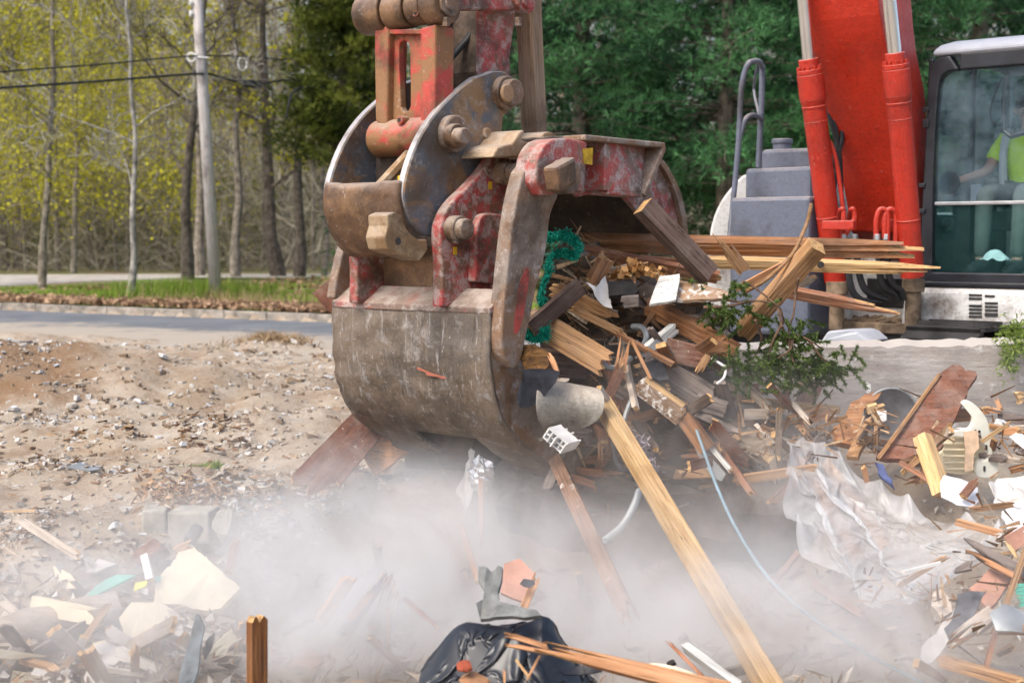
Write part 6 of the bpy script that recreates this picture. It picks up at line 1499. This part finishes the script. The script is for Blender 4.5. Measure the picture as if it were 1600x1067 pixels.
# ---- bottom centre: black bag, torn felt, splintered board
def bag():
    c = at(792, 1052, 5.25); N = 100
    c.z = at(792, 1075, 5.25).z
    def H(X, Y):
        x, y = X - c.x, Y - c.y
        h = .25 * np.exp(-((x + .02) / .25) ** 2 - ((y + .02) / .24) ** 2) + .10 * np.exp(-((x + .20) / .11) ** 2 - ((y - .02) / .12) ** 2) + .13 * np.exp(-((x - .16) / .11) ** 2 - ((y + .05) / .10) ** 2) + .05 * np.exp(-((x - .02) / .06) ** 2 - ((y + .14) / .06) ** 2)
        return c.z - .02 + h - .6 * np.maximum(0, np.hypot(x, y * 1.1) - .34)
    u, v = np.meshgrid(np.linspace(-.5, .5, N), np.linspace(-.46, .46, N), indexing='ij')
    G = np.stack([c.x + u * .66, c.y + v * .66, np.full_like(u, c.z + .33) + .035 * np.sin(np.arctan2(v + .1, u - .1) * 9 + 6 * u)], -1)
    P = crumple(G, 1.33, 190, lambda P: H(P[..., 0], P[..., 1]) - P[..., 2], grav=-.0016, seed=4, bend=.08, noise_=.006)
    mt_ = plain('black_polythene', (.013, .015, .020), .38, 0, .3, 5, .05, .55)
    cloth_obj('black_bag', P, mt_, 'crumpled black plastic bag at the bottom centre', 'plastic bag', 0, 1)
bag()
sheet('bag_flap', 'dark torn flap of plastic poking out right of the black bag under the splintered board', 'plastic flap', [(870, 1036, 5.0), (900, 1040, 4.98), (930, 1036, 4.98), (947, 1040, 4.98), (940, 1049, 4.96), (905, 1054, 4.95), (880, 1052, 4.95)], plain('black_flap', (.014, .015, .02), .3, 0, .2, 12, .3), .006, .004, .03, .02)
sheet('mortar_scrap', 'torn grey roofing piece standing on top of the black bag', 'roofing scrap', [(750, 966, 5.18), (744, 942, 5.2), (755, 936, 5.22), (757, 922, 5.25), (747, 906, 5.28), (748, 884, 5.3), (760, 885, 5.3), (768, 893, 5.3), (774, 890, 5.3), (778, 883, 5.3), (785, 886, 5.3), (784, 905, 5.28), (778, 925, 5.25), (780, 938, 5.2), (800, 944, 5.16), (838, 952, 5.12), (846, 960, 5.1), (820, 964, 5.1), (785, 962, 5.12)], plain('grey_mortar', (.19, .195, .19), .9, 0, .25, 14, .6), .022, .003, .03, .012)
T('splintered orange board lying across the black bag towards the bottom right', 1140, 1082, 4.7, 836, 1008, 4.9, 30, 'orange', .03, 22, .01, .16, .01, .8)
for a_, b_, w_, lab in (((860, 1012), (790, 990), 8, 'longest upper sliver of the splintered orange board'), ((862, 1020), (789, 1006), 6, 'lower sliver of the splintered orange board'), ((1045, 1045), (1118, 1073), 5, 'loose thin sliver beside the splintered orange board')):
    T(lab, *a_, 4.88, *b_, 4.93, w_, 'orange', .01, 20, .02, .05, name='wood_sliver', cat='sliver')
T('thin straw coloured stick poking from the front of the black bag', 806, 1030, 5.0, 832, 1064, 4.9, 4, 'pine', .008, 0, name='stick', cat='stick')
T('thin orange stick leaning on the front of the black bag', 844, 1022, 4.95, 820, 1068, 4.88, 4, 'orange', .008, 0, name='stick', cat='stick')
T('short vertical sliver in front of the black bag', 788, 1046, 4.95, 788, 1072, 4.9, 4, 'orange', .008, 0, name='stick', cat='stick')
lump('wet_clay_lump', 'orange brown lump showing under the black bag', 'lump', 745, 1066, 4.98, .09, .06, .03, M['orange'], 9)
lump('brick_piece', 'small red brick piece peeping out of the black bag', 'brick', 726, 1040, 4.97, .035, .03, .02, plain('red_brick', (.36, .08, .04), .9, 0, .2, 12, .5), 11)
sheet('pink_board', 'pink board behind the torn grey roofing piece in the dust', 'board', [(782, 925, 6.0), (788, 880, 6.1), (812, 872, 6.1), (835, 895, 6.05), (820, 940, 5.95)], 'pinkb', .02, .005)
T('orange stick end standing right of the torn grey roofing piece', 818, 950, 5.9, 840, 898, 6.0, 12, 'orange', .02, 10, .0, .06)
sheet('felt_scrap', 'small dark felt scrap on the pink board behind the black bag', 'felt', [(812, 912, 5.9), (818, 904, 5.9), (832, 906, 5.9), (836, 912, 5.9), (828, 918, 5.9), (820, 917, 5.9)], 'felt', .006, .003)
T('white edged broken trim leaning at the bottom right of the bag', 1070, 1010, 5.2, 1158, 1075, 4.8, 13, 'whitewood', .035, -30, .02, .02)
T('thin pinkish splinter standing left of the white edged trim', 1042, 1000, 5.2, 1100, 1058, 4.95, 6, 'red', .01, 0, .06, .02, name='wood_sliver', cat='sliver')
sheet('plaster_sheet', 'pale round edged scrap lying behind the splintered orange board', 'sheet', [(992, 1040, 5.1), (1020, 1035, 5.1), (1060, 1042, 5.05), (1095, 1055, 5.0), (1060, 1062, 5.0), (1010, 1055, 5.0)], 'cream', .02, .003)
lump('felt_ball', 'small dark crumpled scrap left of the white edged trim', 'scrap', 1050, 1036, 5.1, .02, .02, .016, M['brownrag'], 21)

# ---- right rubble
sheet('brown_board', 'large red brown board slanting up in the right rubble, its top edge bitten off', 'board', [(1369, 712, 7.55), (1400, 675, 7.65), (1440, 620, 7.75), (1470, 582, 7.85), (1488, 570, 7.88), (1500, 570, 7.88), (1508, 577, 7.86), (1524, 580, 7.85), (1527, 586, 7.84), (1514, 604, 7.8), (1506, 625, 7.72), (1492, 655, 7.65), (1470, 700, 7.5), (1450, 725, 7.45)], 'mahog', .04, .004)
T('pale lath along the left edge of the large red brown board', 1372, 716, 7.5, 1468, 584, 7.84, 5, 'tan', .02, 10, .01, .01)
sheet('door_fragment', 'broken orange brown door fragment with white plaster specks, left of the large board', 'board', [(1379, 610, 8.0), (1372, 622, 7.98), (1358, 632, 7.95), (1346, 655, 7.9), (1342, 680, 7.85), (1330, 695, 7.8), (1308, 690, 7.8), (1302, 668, 7.85), (1322, 645, 7.92), (1330, 628, 7.96), (1352, 616, 8.0)], wood('rotten_door', (.12, .04, .015), (.30, .125, .04), (.46, .24, .10), dusty=.2, spots=.35), .05, .008)
sheet('framed_board', 'tan framed panel corner below the broken door fragment', 'panel', [(1322, 712, 7.6), (1338, 680, 7.7), (1352, 655, 7.75), (1362, 650, 7.75), (1352, 690, 7.65), (1340, 714, 7.55)], 'tan', .03, .004)
T('dark lath crossing the tan framed panel corner', 1340, 692, 7.62, 1362, 660, 7.7, 6, 'dark', .02)
T('yellowish wood piece between the door fragment and the grey pan', 1355, 640, 7.85, 1380, 633, 7.85, 13, 'pine', .03, 30)
sheet('paper_scrap', 'small white block right of the door fragment', 'scrap', [(1370, 642, 7.8), (1385, 641, 7.8), (1385, 657, 7.78), (1372, 660, 7.78)], 'white', .03, .002)
def pan():
    c = at(1392, 645, 8.0); m = MB(); n = 28; vs = []
    for i, (r, d) in enumerate(((.06, .05), (.115, .03), (.14, 0), (.148, -.004))):
        for j in range(n):
            a = 2 * math.pi * j / n; vs.append(c + V3((math.cos(a) * r, d, math.sin(a) * r * .95)))
    m.add(vs, [(i * n + j, i * n + (j + 1) % n, (i + 1) * n + (j + 1) % n, (i + 1) * n + j) for i in range(3) for j in range(n)] + [tuple(range(n))])
    o = m.build('metal_pan', M['felt'], None, 0, True); so = o.modifiers.new('s', 'SOLIDIFY'); so.thickness = .004
    tag(o, 'round grey metal lid standing behind the large red brown board', 'lid')
    m = MB(); m.tube([c + V3((math.cos(a) * .148, -.004, math.sin(a) * .148 * .95)) for a in [i * math.pi / 16 for i in range(33)]], .006, 6); m.build('rim', M['zinc'], o, 0, True)
pan()
sheet('plaster_sheet', 'thin white spike standing above the broken door fragment', 'scrap', [(1352, 612, 8.1), (1358, 606, 8.1), (1355, 597, 8.1), (1360, 600, 8.1), (1361, 610, 8.1), (1357, 615, 8.1)], 'white', .01, .001)
T('yellow squared timber stub leaning in front of the large red brown board', 1441, 682, 7.25, 1472, 772, 7.05, 23, 'pine', .07, 28, .0, .0)
T('thin brown stick left of the yellow squared stub', 1406, 722, 7.3, 1462, 756, 7.1, 7, 'red', .02)
def bracket():
    o = empty('plastic_bracket', at(1515, 740, 7.3), 'broken off white plastic chair shell with a curved arm, right of the large board', 'plastic chair')
    def pl(name, pix, d, t, mat, warp=0):
        m = MB(); m.prism([at(x, y, d) for x, y in pix], V3((0, t, .01))); return m.build(name, mat, o, .008)
    pl('curved_arm', smooth_px([(1503, 632), (1512, 628), (1528, 637), (1542, 655), (1549, 680), (1553, 700), (1560, 742), (1526, 744), (1528, 722), (1541, 720), (1544, 708), (1536, 690), (1530, 676), (1516, 684), (1494, 681), (1482, 678), (1500, 672), (1515, 671), (1520, 655), (1512, 643)], 3), 7.4, .035, M['off'])
    m = MB(); 
    pl('shell_panel', [(1478, 680), (1500, 684), (1528, 684), (1538, 700), (1540, 716), (1524, 740), (1500, 742), (1466, 738), (1462, 712), (1474, 704)], 7.45, .012, M['cream'])
    for k in range(5):
        a, b = at(1472 + k, 692 + k * 10, 7.44), at(1524, 692 + k * 10, 7.43); m = MB(); m.box((a + b) / 2, (b - a) / 2, V3((0, .008, 0)), V3((0, 0, .004))); m.build('rib', M['cream'], o)
    for px, py in ((1524, 673), (1530, 674)):
        m = MB(); m.cyl(at(px, py, 7.398), V3((0, -.002, 0)), .007, 10); m.build('hole', M['char'], o)
    for py in (699, 732):
        m = MB(); c = at(1541 if py < 710 else 1538, py, 7.396); m.box(c, V3((.005, 0, 0)), V3((0, .002, 0)), V3((0, 0, .014))); m.build('slot', M['char'], o)
bracket()
sheet('masking_strip', 'tan strip of board stuck on the white plastic chair shell', 'strip', [(1506, 675, 7.38), (1528, 672, 7.38), (1530, 700, 7.36), (1522, 708, 7.36), (1520, 735, 7.35), (1507, 737, 7.35), (1508, 705, 7.36)], plain('tan_card', (.56, .40, .27), .9, 0, .12, 30, .2), .006, .002)
T('white plastic tube sloping down right at the right edge', 1560, 660, 7.5, 1612, 700, 7.2, 13, 'white', .045, 20, 0, 0)
T('thin tan stick crossing in front of the white plastic tube', 1534, 690, 7.3, 1578, 660, 7.4, 6, 'pine', .015)
T('bundle of orange splinters behind the white plastic chair shell', 1532, 642, 7.8, 1568, 650, 7.75, 18, 'orange', .03, 20, .05, .10)
T('brown plank behind the chair shell', 1486, 650, 7.9, 1545, 645, 7.8, 20, 'brown', .03, 10)
T('dark board lying under the orange splinters at the right edge', 1560, 648, 7.8, 1620, 662, 7.6, 14, 'grey', .03, 10)
T('small tan block at the right edge below the wall', 1588, 622, 8.2, 1604, 618, 8.2, 18, 'pine', .04, 15)
T('short orange chip standing near the right edge below the wall', 1556, 622, 8.1, 1564, 640, 8.0, 7, 'orange', .02, 10, .04, .0)
for i, (x0, y0, x1, y1, w, mt_, lab) in enumerate(((1566, 672, 1610, 668, 9, 'pale', 'pale lath at the right edge above the white tube'), (1545, 665, 1600, 676, 7, 'tan', 'thin tan lath just under the pale lath at the right edge'), (1556, 716, 1606, 722, 9, 'pale', 'dusty lath lying below the white tube'), (1578, 735, 1606, 728, 10, 'orange', 'orange chip at the right edge below the dusty lath'))):
    T(lab, x0, y0, 7.4, x1, y1, 7.35, w, mt_, .02, 25)
sheet('paper_sheet', 'crumpled white paper sheet below the yellow squared stub', 'paper', [(1470, 752, 7.0), (1474, 743, 7.02), (1500, 748, 7.05), (1528, 762, 7.05), (1530, 782, 6.95), (1520, 792, 6.9), (1495, 790, 6.9), (1472, 775, 6.95)], 'paper', .006, .004, .05, .03)
T('short brown stick lying on the white paper sheet', 1504, 776, 6.88, 1525, 750, 6.95, 12, 'red', .03, 15)
sheet('blue_rag', 'dark blue cloth rag left of the thin brown stick', 'rag', [(1367, 722, 7.4), (1380, 725, 7.38), (1394, 748, 7.3), (1398, 762, 7.25), (1384, 750, 7.3), (1372, 738, 7.36)], 'blue', .02, .005, .03, .02)
sheet('plaster_sheet', 'torn pale sheet with ragged left edge at the right border', 'sheet', [(1545, 752, 6.9), (1560, 745, 6.95), (1610, 742, 7.0), (1610, 800, 6.75), (1585, 805, 6.7), (1568, 790, 6.78), (1552, 785, 6.8)], 'drywall', .012, .008, .04, .02)
sheet('film_scrap', 'crinkled white film at the right border under the torn pale sheet', 'film', [(1565, 800, 6.6), (1585, 790, 6.65), (1610, 790, 6.65), (1610, 838, 6.4), (1590, 835, 6.45), (1574, 832, 6.45)], 'white', .006, .008, .04, .03)
T('curved tan splinter lying on the plastic sheet by the torn pale sheet', 1512, 796, 6.7, 1584, 788, 6.75, 9, 'tan', .02, 15, .06, .02)
T('orange lath pointing right above the split grey plank', 1492, 814, 6.5, 1580, 838, 6.3, 10, 'orange', .025, 25, .02, .02)
T('split grey plank with orange torn left end at the right border', 1612, 905, 5.9, 1506, 850, 6.2, 24, 'grey', .04, 25, .02, .14)
T('orange torn edge under the split grey plank', 1600, 908, 5.88, 1504, 856, 6.16, 9, 'orange', .03, 10, .02, .10)
sheet('pink_board', 'pink board leaning under the split grey plank', 'board', [(1515, 918, 6.0), (1550, 884, 6.1), (1584, 895, 6.05), (1565, 928, 5.95), (1544, 952, 5.88)], 'pinkb', .02, .003)
T('thin tan stick leaning across the split grey plank', 1570, 948, 5.75, 1606, 850, 5.95, 9, 'tan', .02, 10, .0, .02)
T('pink board at the right border above the split grey plank', 1575, 850, 6.2, 1612, 830, 6.2, 26, 'pinkb', .02, 10)
T('pale yellow splinter fan between the planks at the right border', 1572, 845, 6.15, 1590, 872, 6.05, 6, 'pine', .01, 0, .05, .05, name='wood_sliver', cat='sliver')
for k in range(6):
    T(('topmost', 'second', 'third', 'fourth', 'fifth', 'lowest')[k] + ' of the six teal painted splinters at the right border', 1585 + k, 915 + k * 6, 5.8, 1612, 913 + k * 6, 5.78, 5, 'teal', .008, 20, .02, .0, name='teal_splinter', cat='splinter')
sheet('felt_scrap', 'dark grey felt flap bent over the rotten wood at the lower right', 'roofing felt', [(1496, 928, 5.85), (1518, 925, 5.85), (1542, 923, 5.88), (1530, 945, 5.8), (1512, 980, 5.72), (1482, 998, 5.7), (1475, 980, 5.75), (1490, 955, 5.8)], 'felt', .008, .005, .04, .02)
T('rotten pale wood chunk with a crumbling left end under the dark felt flap', 1552, 958, 5.75, 1484, 1008, 5.6, 24, 'pale', .05, 20, .02, .08)
sheet('white_sheet', 'bent white metal sheet at the right border below the teal slats', 'sheet', [(1545, 960, 5.65), (1568, 945, 5.7), (1585, 950, 5.7), (1612, 962, 5.65), (1612, 994, 5.55), (1580, 988, 5.55), (1556, 985, 5.58)], 'zinc', .006, .003, .05, .02)
sheet('film_scrap', 'narrow pale film strip trailing down left from the dark felt flap', 'film', [(1492, 948, 6.1), (1500, 950, 6.08), (1482, 1000, 5.95), (1455, 1035, 5.85), (1436, 1038, 5.85), (1440, 1010, 5.92), (1468, 978, 6.0)], 'drywall', .005, .006, .04, .02)
T('tan beam lying at the bottom right corner in the haze', 1470, 1032, 5.7, 1596, 1068, 5.3, 17, 'tan', .04, 25, .02, .02)
T('pinkish stick standing behind the tan beam in the bottom right corner', 1540, 1045, 5.6, 1556, 985, 5.7, 8, 'red', .02, 10)
T('thin white lath at the lower edge of the plastic sheet', 1410, 894, 6.4, 1470, 879, 6.4, 5, 'white', .015, 20, 0, 0)
T('brown lath under the thin white lath', 1398, 918, 6.45, 1480, 868, 6.45, 8, 'tan', .02, 20, .03, .05)
T('small pale stick poking through the plastic sheet edge', 1380, 905, 6.4, 1416, 932, 6.3, 9, 'pale', .02, 20)
sheet('mortar_scrap', 'ragged tan chunk in the haze right of the plastic sheet', 'chunk', [(1455, 945, 6.3), (1458, 925, 6.35), (1470, 920, 6.35), (1485, 935, 6.3), (1488, 955, 6.25), (1470, 965, 6.2)], 'pale', .05, .008)
T('dim tan plank deep in the haze below the plastic sheet', 1255, 975, 6.9, 1290, 968, 6.9, 7, 'tan', .02)
splinters('splinters', 300, [(1330, 680, 7.7, 45, 25, .2), (1420, 690, 7.8, 40, 25, .2), (1560, 690, 7.5, 40, 40, .2), (1540, 830, 6.4, 45, 45, .2), (1560, 960, 5.8, 40, 40, .2), (1250, 680, 8.0, 40, 25, .2), (1420, 920, 6.4, 50, 15, .15)], .15, .010, None, splm)
splinters('splinters', 160, [(80, 960, 6.9, 60, 50, .1), (30, 920, 7.0, 40, 40, .1)], .22, .010, None, splm)

# loose laths nobody could tell apart
def laths(n, spots, lab, grp, mats, wpx, lpx, dens=.0):
    for k in range(n):
        x, y, Y, sx, sy, sY = random.choice(spots); x, y, Y = random.gauss(x, sx), random.gauss(y, sy), random.gauss(Y, sY)
        an = random.gauss(.5, .8) if random.random() < .6 else random.uniform(0, 3.14); l = random.uniform(*lpx) / 2; w = random.uniform(*wpx)
        dx, dy = math.cos(an) * l, math.sin(an) * l; dd = random.uniform(-.25, .25) * l / 40
        mid = at(x, y, Y); p0, p1 = at(x - dx, y - dy, Y + dd), at(x + dx, y + dy, Y - dd)
        plank('broken_lath', lab, 'lath', p0, p1, w / F * Y, random.uniform(.012, .04), M[random.choice(mats)], random.uniform(-35, 40), random.choice((.0, .02, .05)), random.choice((.02, .05, .09)), 0, random.uniform(.8, 1), grp, 4, 3)
laths(58, [(950, 640, 8.1, 35, 40, .1), (1040, 700, 8.1, 50, 30, .1), (1130, 650, 8.25, 40, 25, .1), (1180, 740, 7.9, 40, 25, .15), (1040, 570, 8.2, 40, 20, .05), (930, 700, 8.1, 25, 30, .1)], 'small splintered lath in the dim lower part of the bucket heap', 'splintered laths of the lower bucket heap', ('brown', 'grey', 'dark', 'tan', 'red', 'mahog', 'pale'), (8, 22), (45, 150))
laths(40, [(1300, 665, 8.0, 45, 18, .15), (1420, 740, 7.5, 40, 25, .15), (1570, 690, 7.6, 30, 30, .15), (1575, 870, 6.2, 25, 40, .15), (1540, 990, 5.8, 40, 35, .1), (1440, 680, 7.9, 40, 20, .1), (1230, 700, 8.0, 30, 15, .1)], 'small broken lath lying among the right rubble', 'broken laths of the right rubble', ('tan', 'pale', 'red', 'orange', 'grey', 'chipped', 'brown'), (6, 18), (25, 75))
laths(44, [(60, 960, 6.6, 50, 45, .15), (150, 1030, 6.1, 60, 20, .1), (250, 1035, 6.1, 60, 20, .1), (40, 1040, 6.1, 40, 15, .1), (350, 1000, 6.2, 50, 25, .1)], 'small dusty board scrap lying in the left rubble', 'dusty board scraps of the left rubble', ('pale', 'pale', 'drywall', 'grey', 'tan', 'cream'), (9, 30), (45, 140))
def pit_Y(px, py):
    r = ray(px, py); Y = 4.9
    while Y < 9.5:
        p = CAM + r * (Y / r.y)
        if p.z < hgt(p.x, p.y) + .05: return Y
        Y += .03
    return 7.0
for k in range(16):
    x = random.uniform(420, 1380); y = random.uniform(900, 1050); Y = pit_Y(x, y)
    laths(1, [(x, y, Y, 0, 0, 0)], 'thin dim lath showing through the dust at the bottom centre', 'dim laths in the bottom dust', ('tan', 'pale', 'red', 'brown', 'grey'), (7, 18), (60, 150))
pc = []
def pit_stuff(n, x0, x1, y0, y1, size, name, mat, thin):
    P = []
    for _ in range(n):
        x, y = random.uniform(x0, x1), random.uniform(y0, y1); Y = pit_Y(x, y); p = at(x, y, Y); P.append(tuple(p))
    return tag(cloud(name, flakes(np.array(P), size, .6, thin) + rng.normal(0, size * .28 * min(1, thin * 1.5), (n, 4, 3)), mat, None, rng.uniform(0, 1, n)), kind='stuff')
scrapm = leafy('pale_scraps', (.30, .25, .20), (.66, .63, .58), 0, .95)
pit_stuff(260, -20, 420, 850, 1075, .032, 'plaster_crumbs', scrapm, .7)
pit_stuff(900, -20, 1400, 880, 1075, .06, 'splinters', splm, .18)
pit_stuff(140, 1400, 1610, 780, 1075, .026, 'plaster_crumbs', scrapm, .6)
# plastic sheet
def film():
    g = [[(1236, 692, 7.75), (1262, 686, 7.78), (1300, 702, 7.7), (1345, 735, 7.55), (1395, 765, 7.35), (1450, 782, 7.15), (1510, 798, 6.9), (1572, 812, 6.6)],
         [(1238, 715, 7.55), (1275, 715, 7.55), (1312, 735, 7.45), (1355, 768, 7.3), (1400, 795, 7.1), (1450, 812, 6.9), (1505, 820, 6.7), (1562, 826, 6.5)],
         [(1240, 745, 7.45), (1285, 755, 7.4), (1325, 780, 7.25), (1365, 808, 7.1), (1405, 828, 6.9), (1450, 836, 6.75), (1498, 838, 6.6), (1540, 838, 6.5)],
         [(1246, 780, 7.35), (1292, 800, 7.2), (1335, 828, 7.05), (1372, 850, 6.9), (1410, 862, 6.75), (1448, 862, 6.6), (1488, 856, 6.55), (1522, 850, 6.5)],
         [(1254, 815, 7.25), (1300, 840, 7.05), (1345, 870, 6.9), (1380, 885, 6.75), (1415, 888, 6.6), (1448, 882, 6.55), (1480, 872, 6.5), (1510, 862, 6.45)],
         [(1264, 840, 7.15), (1310, 872, 6.95), (1350, 902, 6.8), (1382, 920, 6.65), (1412, 912, 6.55), (1445, 900, 6.5), (1475, 886, 6.5), (1500, 872, 6.45)]]
    pts = [[at(*p) for p in r] for r in g]; rows = [spline(r, 14) for r in pts]; cols = len(rows[0]); grid = []
    for j in range(cols): grid.append(spline([rows[i][j] for i in range(len(rows))], 15))
    G0 = np.array([[tuple(p) for p in col] for col in grid]); nr = G0.shape[1]; nc = G0.shape[0]
    nm = np.cross(G0[1:, :-1] - G0[:-1, :-1], G0[:-1, 1:] - G0[:-1, :-1]); nm /= np.linalg.norm(nm, axis=2, keepdims=True)
    nm = np.pad(nm, ((0, 1), (0, 1), (0, 0)), mode='edge'); nm = np.where((nm[..., 1:2] > 0), -nm, nm)
    aa, bb = np.meshgrid(np.linspace(0, 1, nc), np.linspace(0, 1, nr), indexing='ij'); th = np.arctan2(bb + .02, aa * 1.5 + .03)
    G1 = G0 + nm * (.05 * np.sin(th * 13) * np.minimum(1, np.hypot(bb, aa * 1.5) * 2))[..., None]
    zf = G0[..., 2].copy()
    pins = np.zeros((nc, nr), bool); pins[0:2, 0:3] = True; pins[-1, [3, 11, 30, 52, 70]] = True; pins[[9, 23, 31, 50, 62, 84], 0] = True; pins[0, [22, 55]] = True; pins[[20, 47, 80], -1] = True
    P = crumple(G1, 1.12, 110, lambda P: zf - .10 - P[..., 2], grav=-.0004, pins=pins, seed=3, bend=.10, noise_=.004)
    t = NT('clear_polythene'); v = t.coord((1, 1, 1), rand=False); n = t.noise(v, 3.5, 6, .65, .6)
    t.done((.80, .82, .85), .22, 0, .6)
    tl = t.new('ShaderNodeBsdfTranslucent'); tl.inputs[0].default_value = (.7, .72, .74, 1); tp = t.new('ShaderNodeBsdfTransparent')
    a = t.new('ShaderNodeMixShader'); a.inputs[0].default_value = .35; t.l.new(t.b.outputs[0], a.inputs[1]); t.l.new(tl.outputs[0], a.inputs[2])
    b = t.new('ShaderNodeMixShader'); t.l.new(t.ramp(n, [(.36, .78), (.62, .42)]), b.inputs[0]); t.l.new(a.outputs[0], b.inputs[1]); t.l.new(tp.outputs[0], b.inputs[2]); t.l.new(b.outputs[0], t.out.inputs['Surface'])
    cloth_obj('plastic_sheet', P, t.mat, 'large crumpled translucent plastic sheet draped over the right rubble', 'plastic sheet')
film()
T('brown plank showing through the left side of the plastic sheet', 1255, 715, 7.8, 1345, 880, 7.2, 22, 'brown', .03, 10)
T('second brown plank under the middle of the plastic sheet', 1290, 720, 7.8, 1390, 860, 7.25, 18, 'tan', .03, 10)

# weeds on the wall, lid behind it
lid = MB(); lb = [at(1280, 536, 10.45), at(1358, 534, 10.35), at(1340, 519, 10.4), at(1330, 516, 10.4), at(1292, 517, 10.45)]
lid.prism(lb, Vv * .35); tag(lid.build('sloping_cover', plain('pale_grey_plastic', (.44, .46, .50), .6, 0, .1, 4, .1), None, .02), 'pale grey sloping lid resting on the wall in front of the dark undercarriage', 'lid')
wp = [tuple(at(random.gauss(1590, 14), random.gauss(525, 14), random.gauss(9.5, .08))) for _ in range(190)] + [tuple(at(random.gauss(1578, 7), random.gauss(560, 12), random.gauss(9.4, .05))) for _ in range(110)]
wd = rng.normal(0, .6, (len(wp), 3)) + np.array([-.3, 0, -.2]); wt, wtn = tufts(np.array(wp), wd, 3, .05, .006, rng.uniform(.3, 1, len(wp)))
wroot = empty('weed', at(1590, 545, 9.5), 'light green weed hanging over the wall top at the right edge', 'weed')
wf = cloud('foliage', wt, leafy('weed_green', (.05, .11, .02), (.26, .34, .07), .3), wroot, wtn)
# green tuft on the dirt
gtp = [tuple(at(x, 742 - (x - 275) * .16 + random.gauss(0, 2), on_ground(x, 742))) for x in [random.uniform(272, 342) for _ in range(500)]]
gt, gtn = tufts(np.array(gtp), np.tile(np.array([[0.3, 0, 1.0]]), (len(gtp), 1)), 2, .05, .004, rng.uniform(.2, .9, len(gtp)))
tag(cloud('green_weeds', gt, grassm, None, gtn), kind='stuff')

# ---------------------------------------------------------------- dust
def dust():
    x0, x1, y0, y1, z0, z1 = -3.9, 3.9, 4.9, 9.3, -0.95, 1.2
    m = MB(); m.abox(x0, x1, y0, y1, z0, z1)
    me = bpy.data.meshes.new('dust_cloud'); me.from_pydata([tuple(p) for p in m.v], [], m.f)
    t = NT('dust_volume'); t.n.remove(t.b)
    tc = t.new('ShaderNodeTexCoord'); P = tc.outputs['Object']
    puffs = [  # px, py, depth, radius x, y, z (m), strength
        (600, 890, 6.7, .85, .6, .48, 1.45), (300, 930, 6.1, 1.6, .5, .40, .45), (1150, 900, 6.6, 1.3, .5, .40, .40), (1450, 930, 6.0, 1.0, .45, .40, .22), (1150, 720, 7.9, 1.0, .5, .45, .18), (480, 990, 5.8, .65, .36, .34, 1.3), (690, 870, 7.0, .65, .6, .42, .75), (690, 1000, 5.9, .7, .34, .34, 1.1),
        (880, 920, 6.9, .65, .5, .42, .95), (1010, 940, 6.9, .65, .5, .42, .85), (1030, 1010, 6.15, .65, .36, .34, 1.5), (1250, 985, 5.85, .62, .36, .36, 2.0), (1390, 1010, 5.65, .45, .34, .30, 1.6),
        (900, 1020, 5.95, .8, .34, .34, 1.3), (270, 1000, 5.6, .85, .36, .40, 1.05), (60, 985, 5.55, .85, .36, .40, .85), (300, 880, 6.6, 1.0, .5, .36, .28), (450, 820, 7.2, .8, .6, .40, .5),
        (880, 770, 7.8, .7, .5, .40, .25), (1050, 780, 7.7, .65, .5, .42, .40), (1190, 810, 7.4, .45, .45, .42, .5), (1180, 660, 8.2, .7, .5, .40, .30), (1300, 640, 8.4, 1.1, .5, .40, .28), (1490, 690, 7.8, .9, .5, .45, .20),
        (1400, 790, 6.9, .8, .5, .4, .10), (1530, 1020, 5.4, .6, .36, .34, .5), (500, 720, 8.6, .7, .6, .45, .13), (680, 750, 8.0, .6, .5, .40, .15), (120, 850, 7.2, 1.2, .6, .40, .18), (1000, 640, 7.6, .6, .4, .4, .12)]
    acc = None
    for px, py, Y, rx, ry, rz, s in puffs:
        c = at(px, py, Y)
        a = t.new('ShaderNodeVectorMath', operation='SUBTRACT'); t.l.new(P, a.inputs[0]); a.inputs[1].default_value = c
        b = t.new('ShaderNodeVectorMath', operation='DIVIDE'); t.l.new(a.outputs[0], b.inputs[0]); b.inputs[1].default_value = (rx * 1.4, ry * 1.3, rz * 1.5)
        d = t.new('ShaderNodeVectorMath', operation='DOT_PRODUCT'); t.l.new(b.outputs[0], d.inputs[0]); t.l.new(b.outputs[0], d.inputs[1])
        e = t.math('SUBTRACT', 1.0, d.outputs['Value'], True); e = t.math('MULTIPLY', e, e); e = t.math('MULTIPLY', e, s)
        acc = e if acc is None else t.math('ADD', acc, e)
    n = t.noise(P, 1.7, 5, .64, 1.4); n2 = t.ramp(n, [(.34, .25), (.68, 1.75)])
    n2 = t.math('MULTIPLY_ADD', n, 8.5); n2 = n2.node; n2.inputs[2].default_value = -3.2; n2.use_clamp = False
    nn = t.math('MAXIMUM', n2.outputs[0], .16)
    den = t.math('MULTIPLY', t.math('MULTIPLY', acc, nn), DUST)
    pv_ = t.new('ShaderNodeVolumePrincipled'); pv_.inputs['Color'].default_value = (.955, .956, .954, 1); pv_.inputs['Anisotropy'].default_value = .25
    t.l.new(den, pv_.inputs['Density']); t.l.new(pv_.outputs[0], t.out.inputs['Volume'])
    me.materials.append(t.mat); tag(link('dust_cloud', me), kind='stuff')
    t.mat.cycles.volume_step_rate = 0.6 if hasattr(t.mat, 'cycles') else 1
DUST = 1.0
dust()
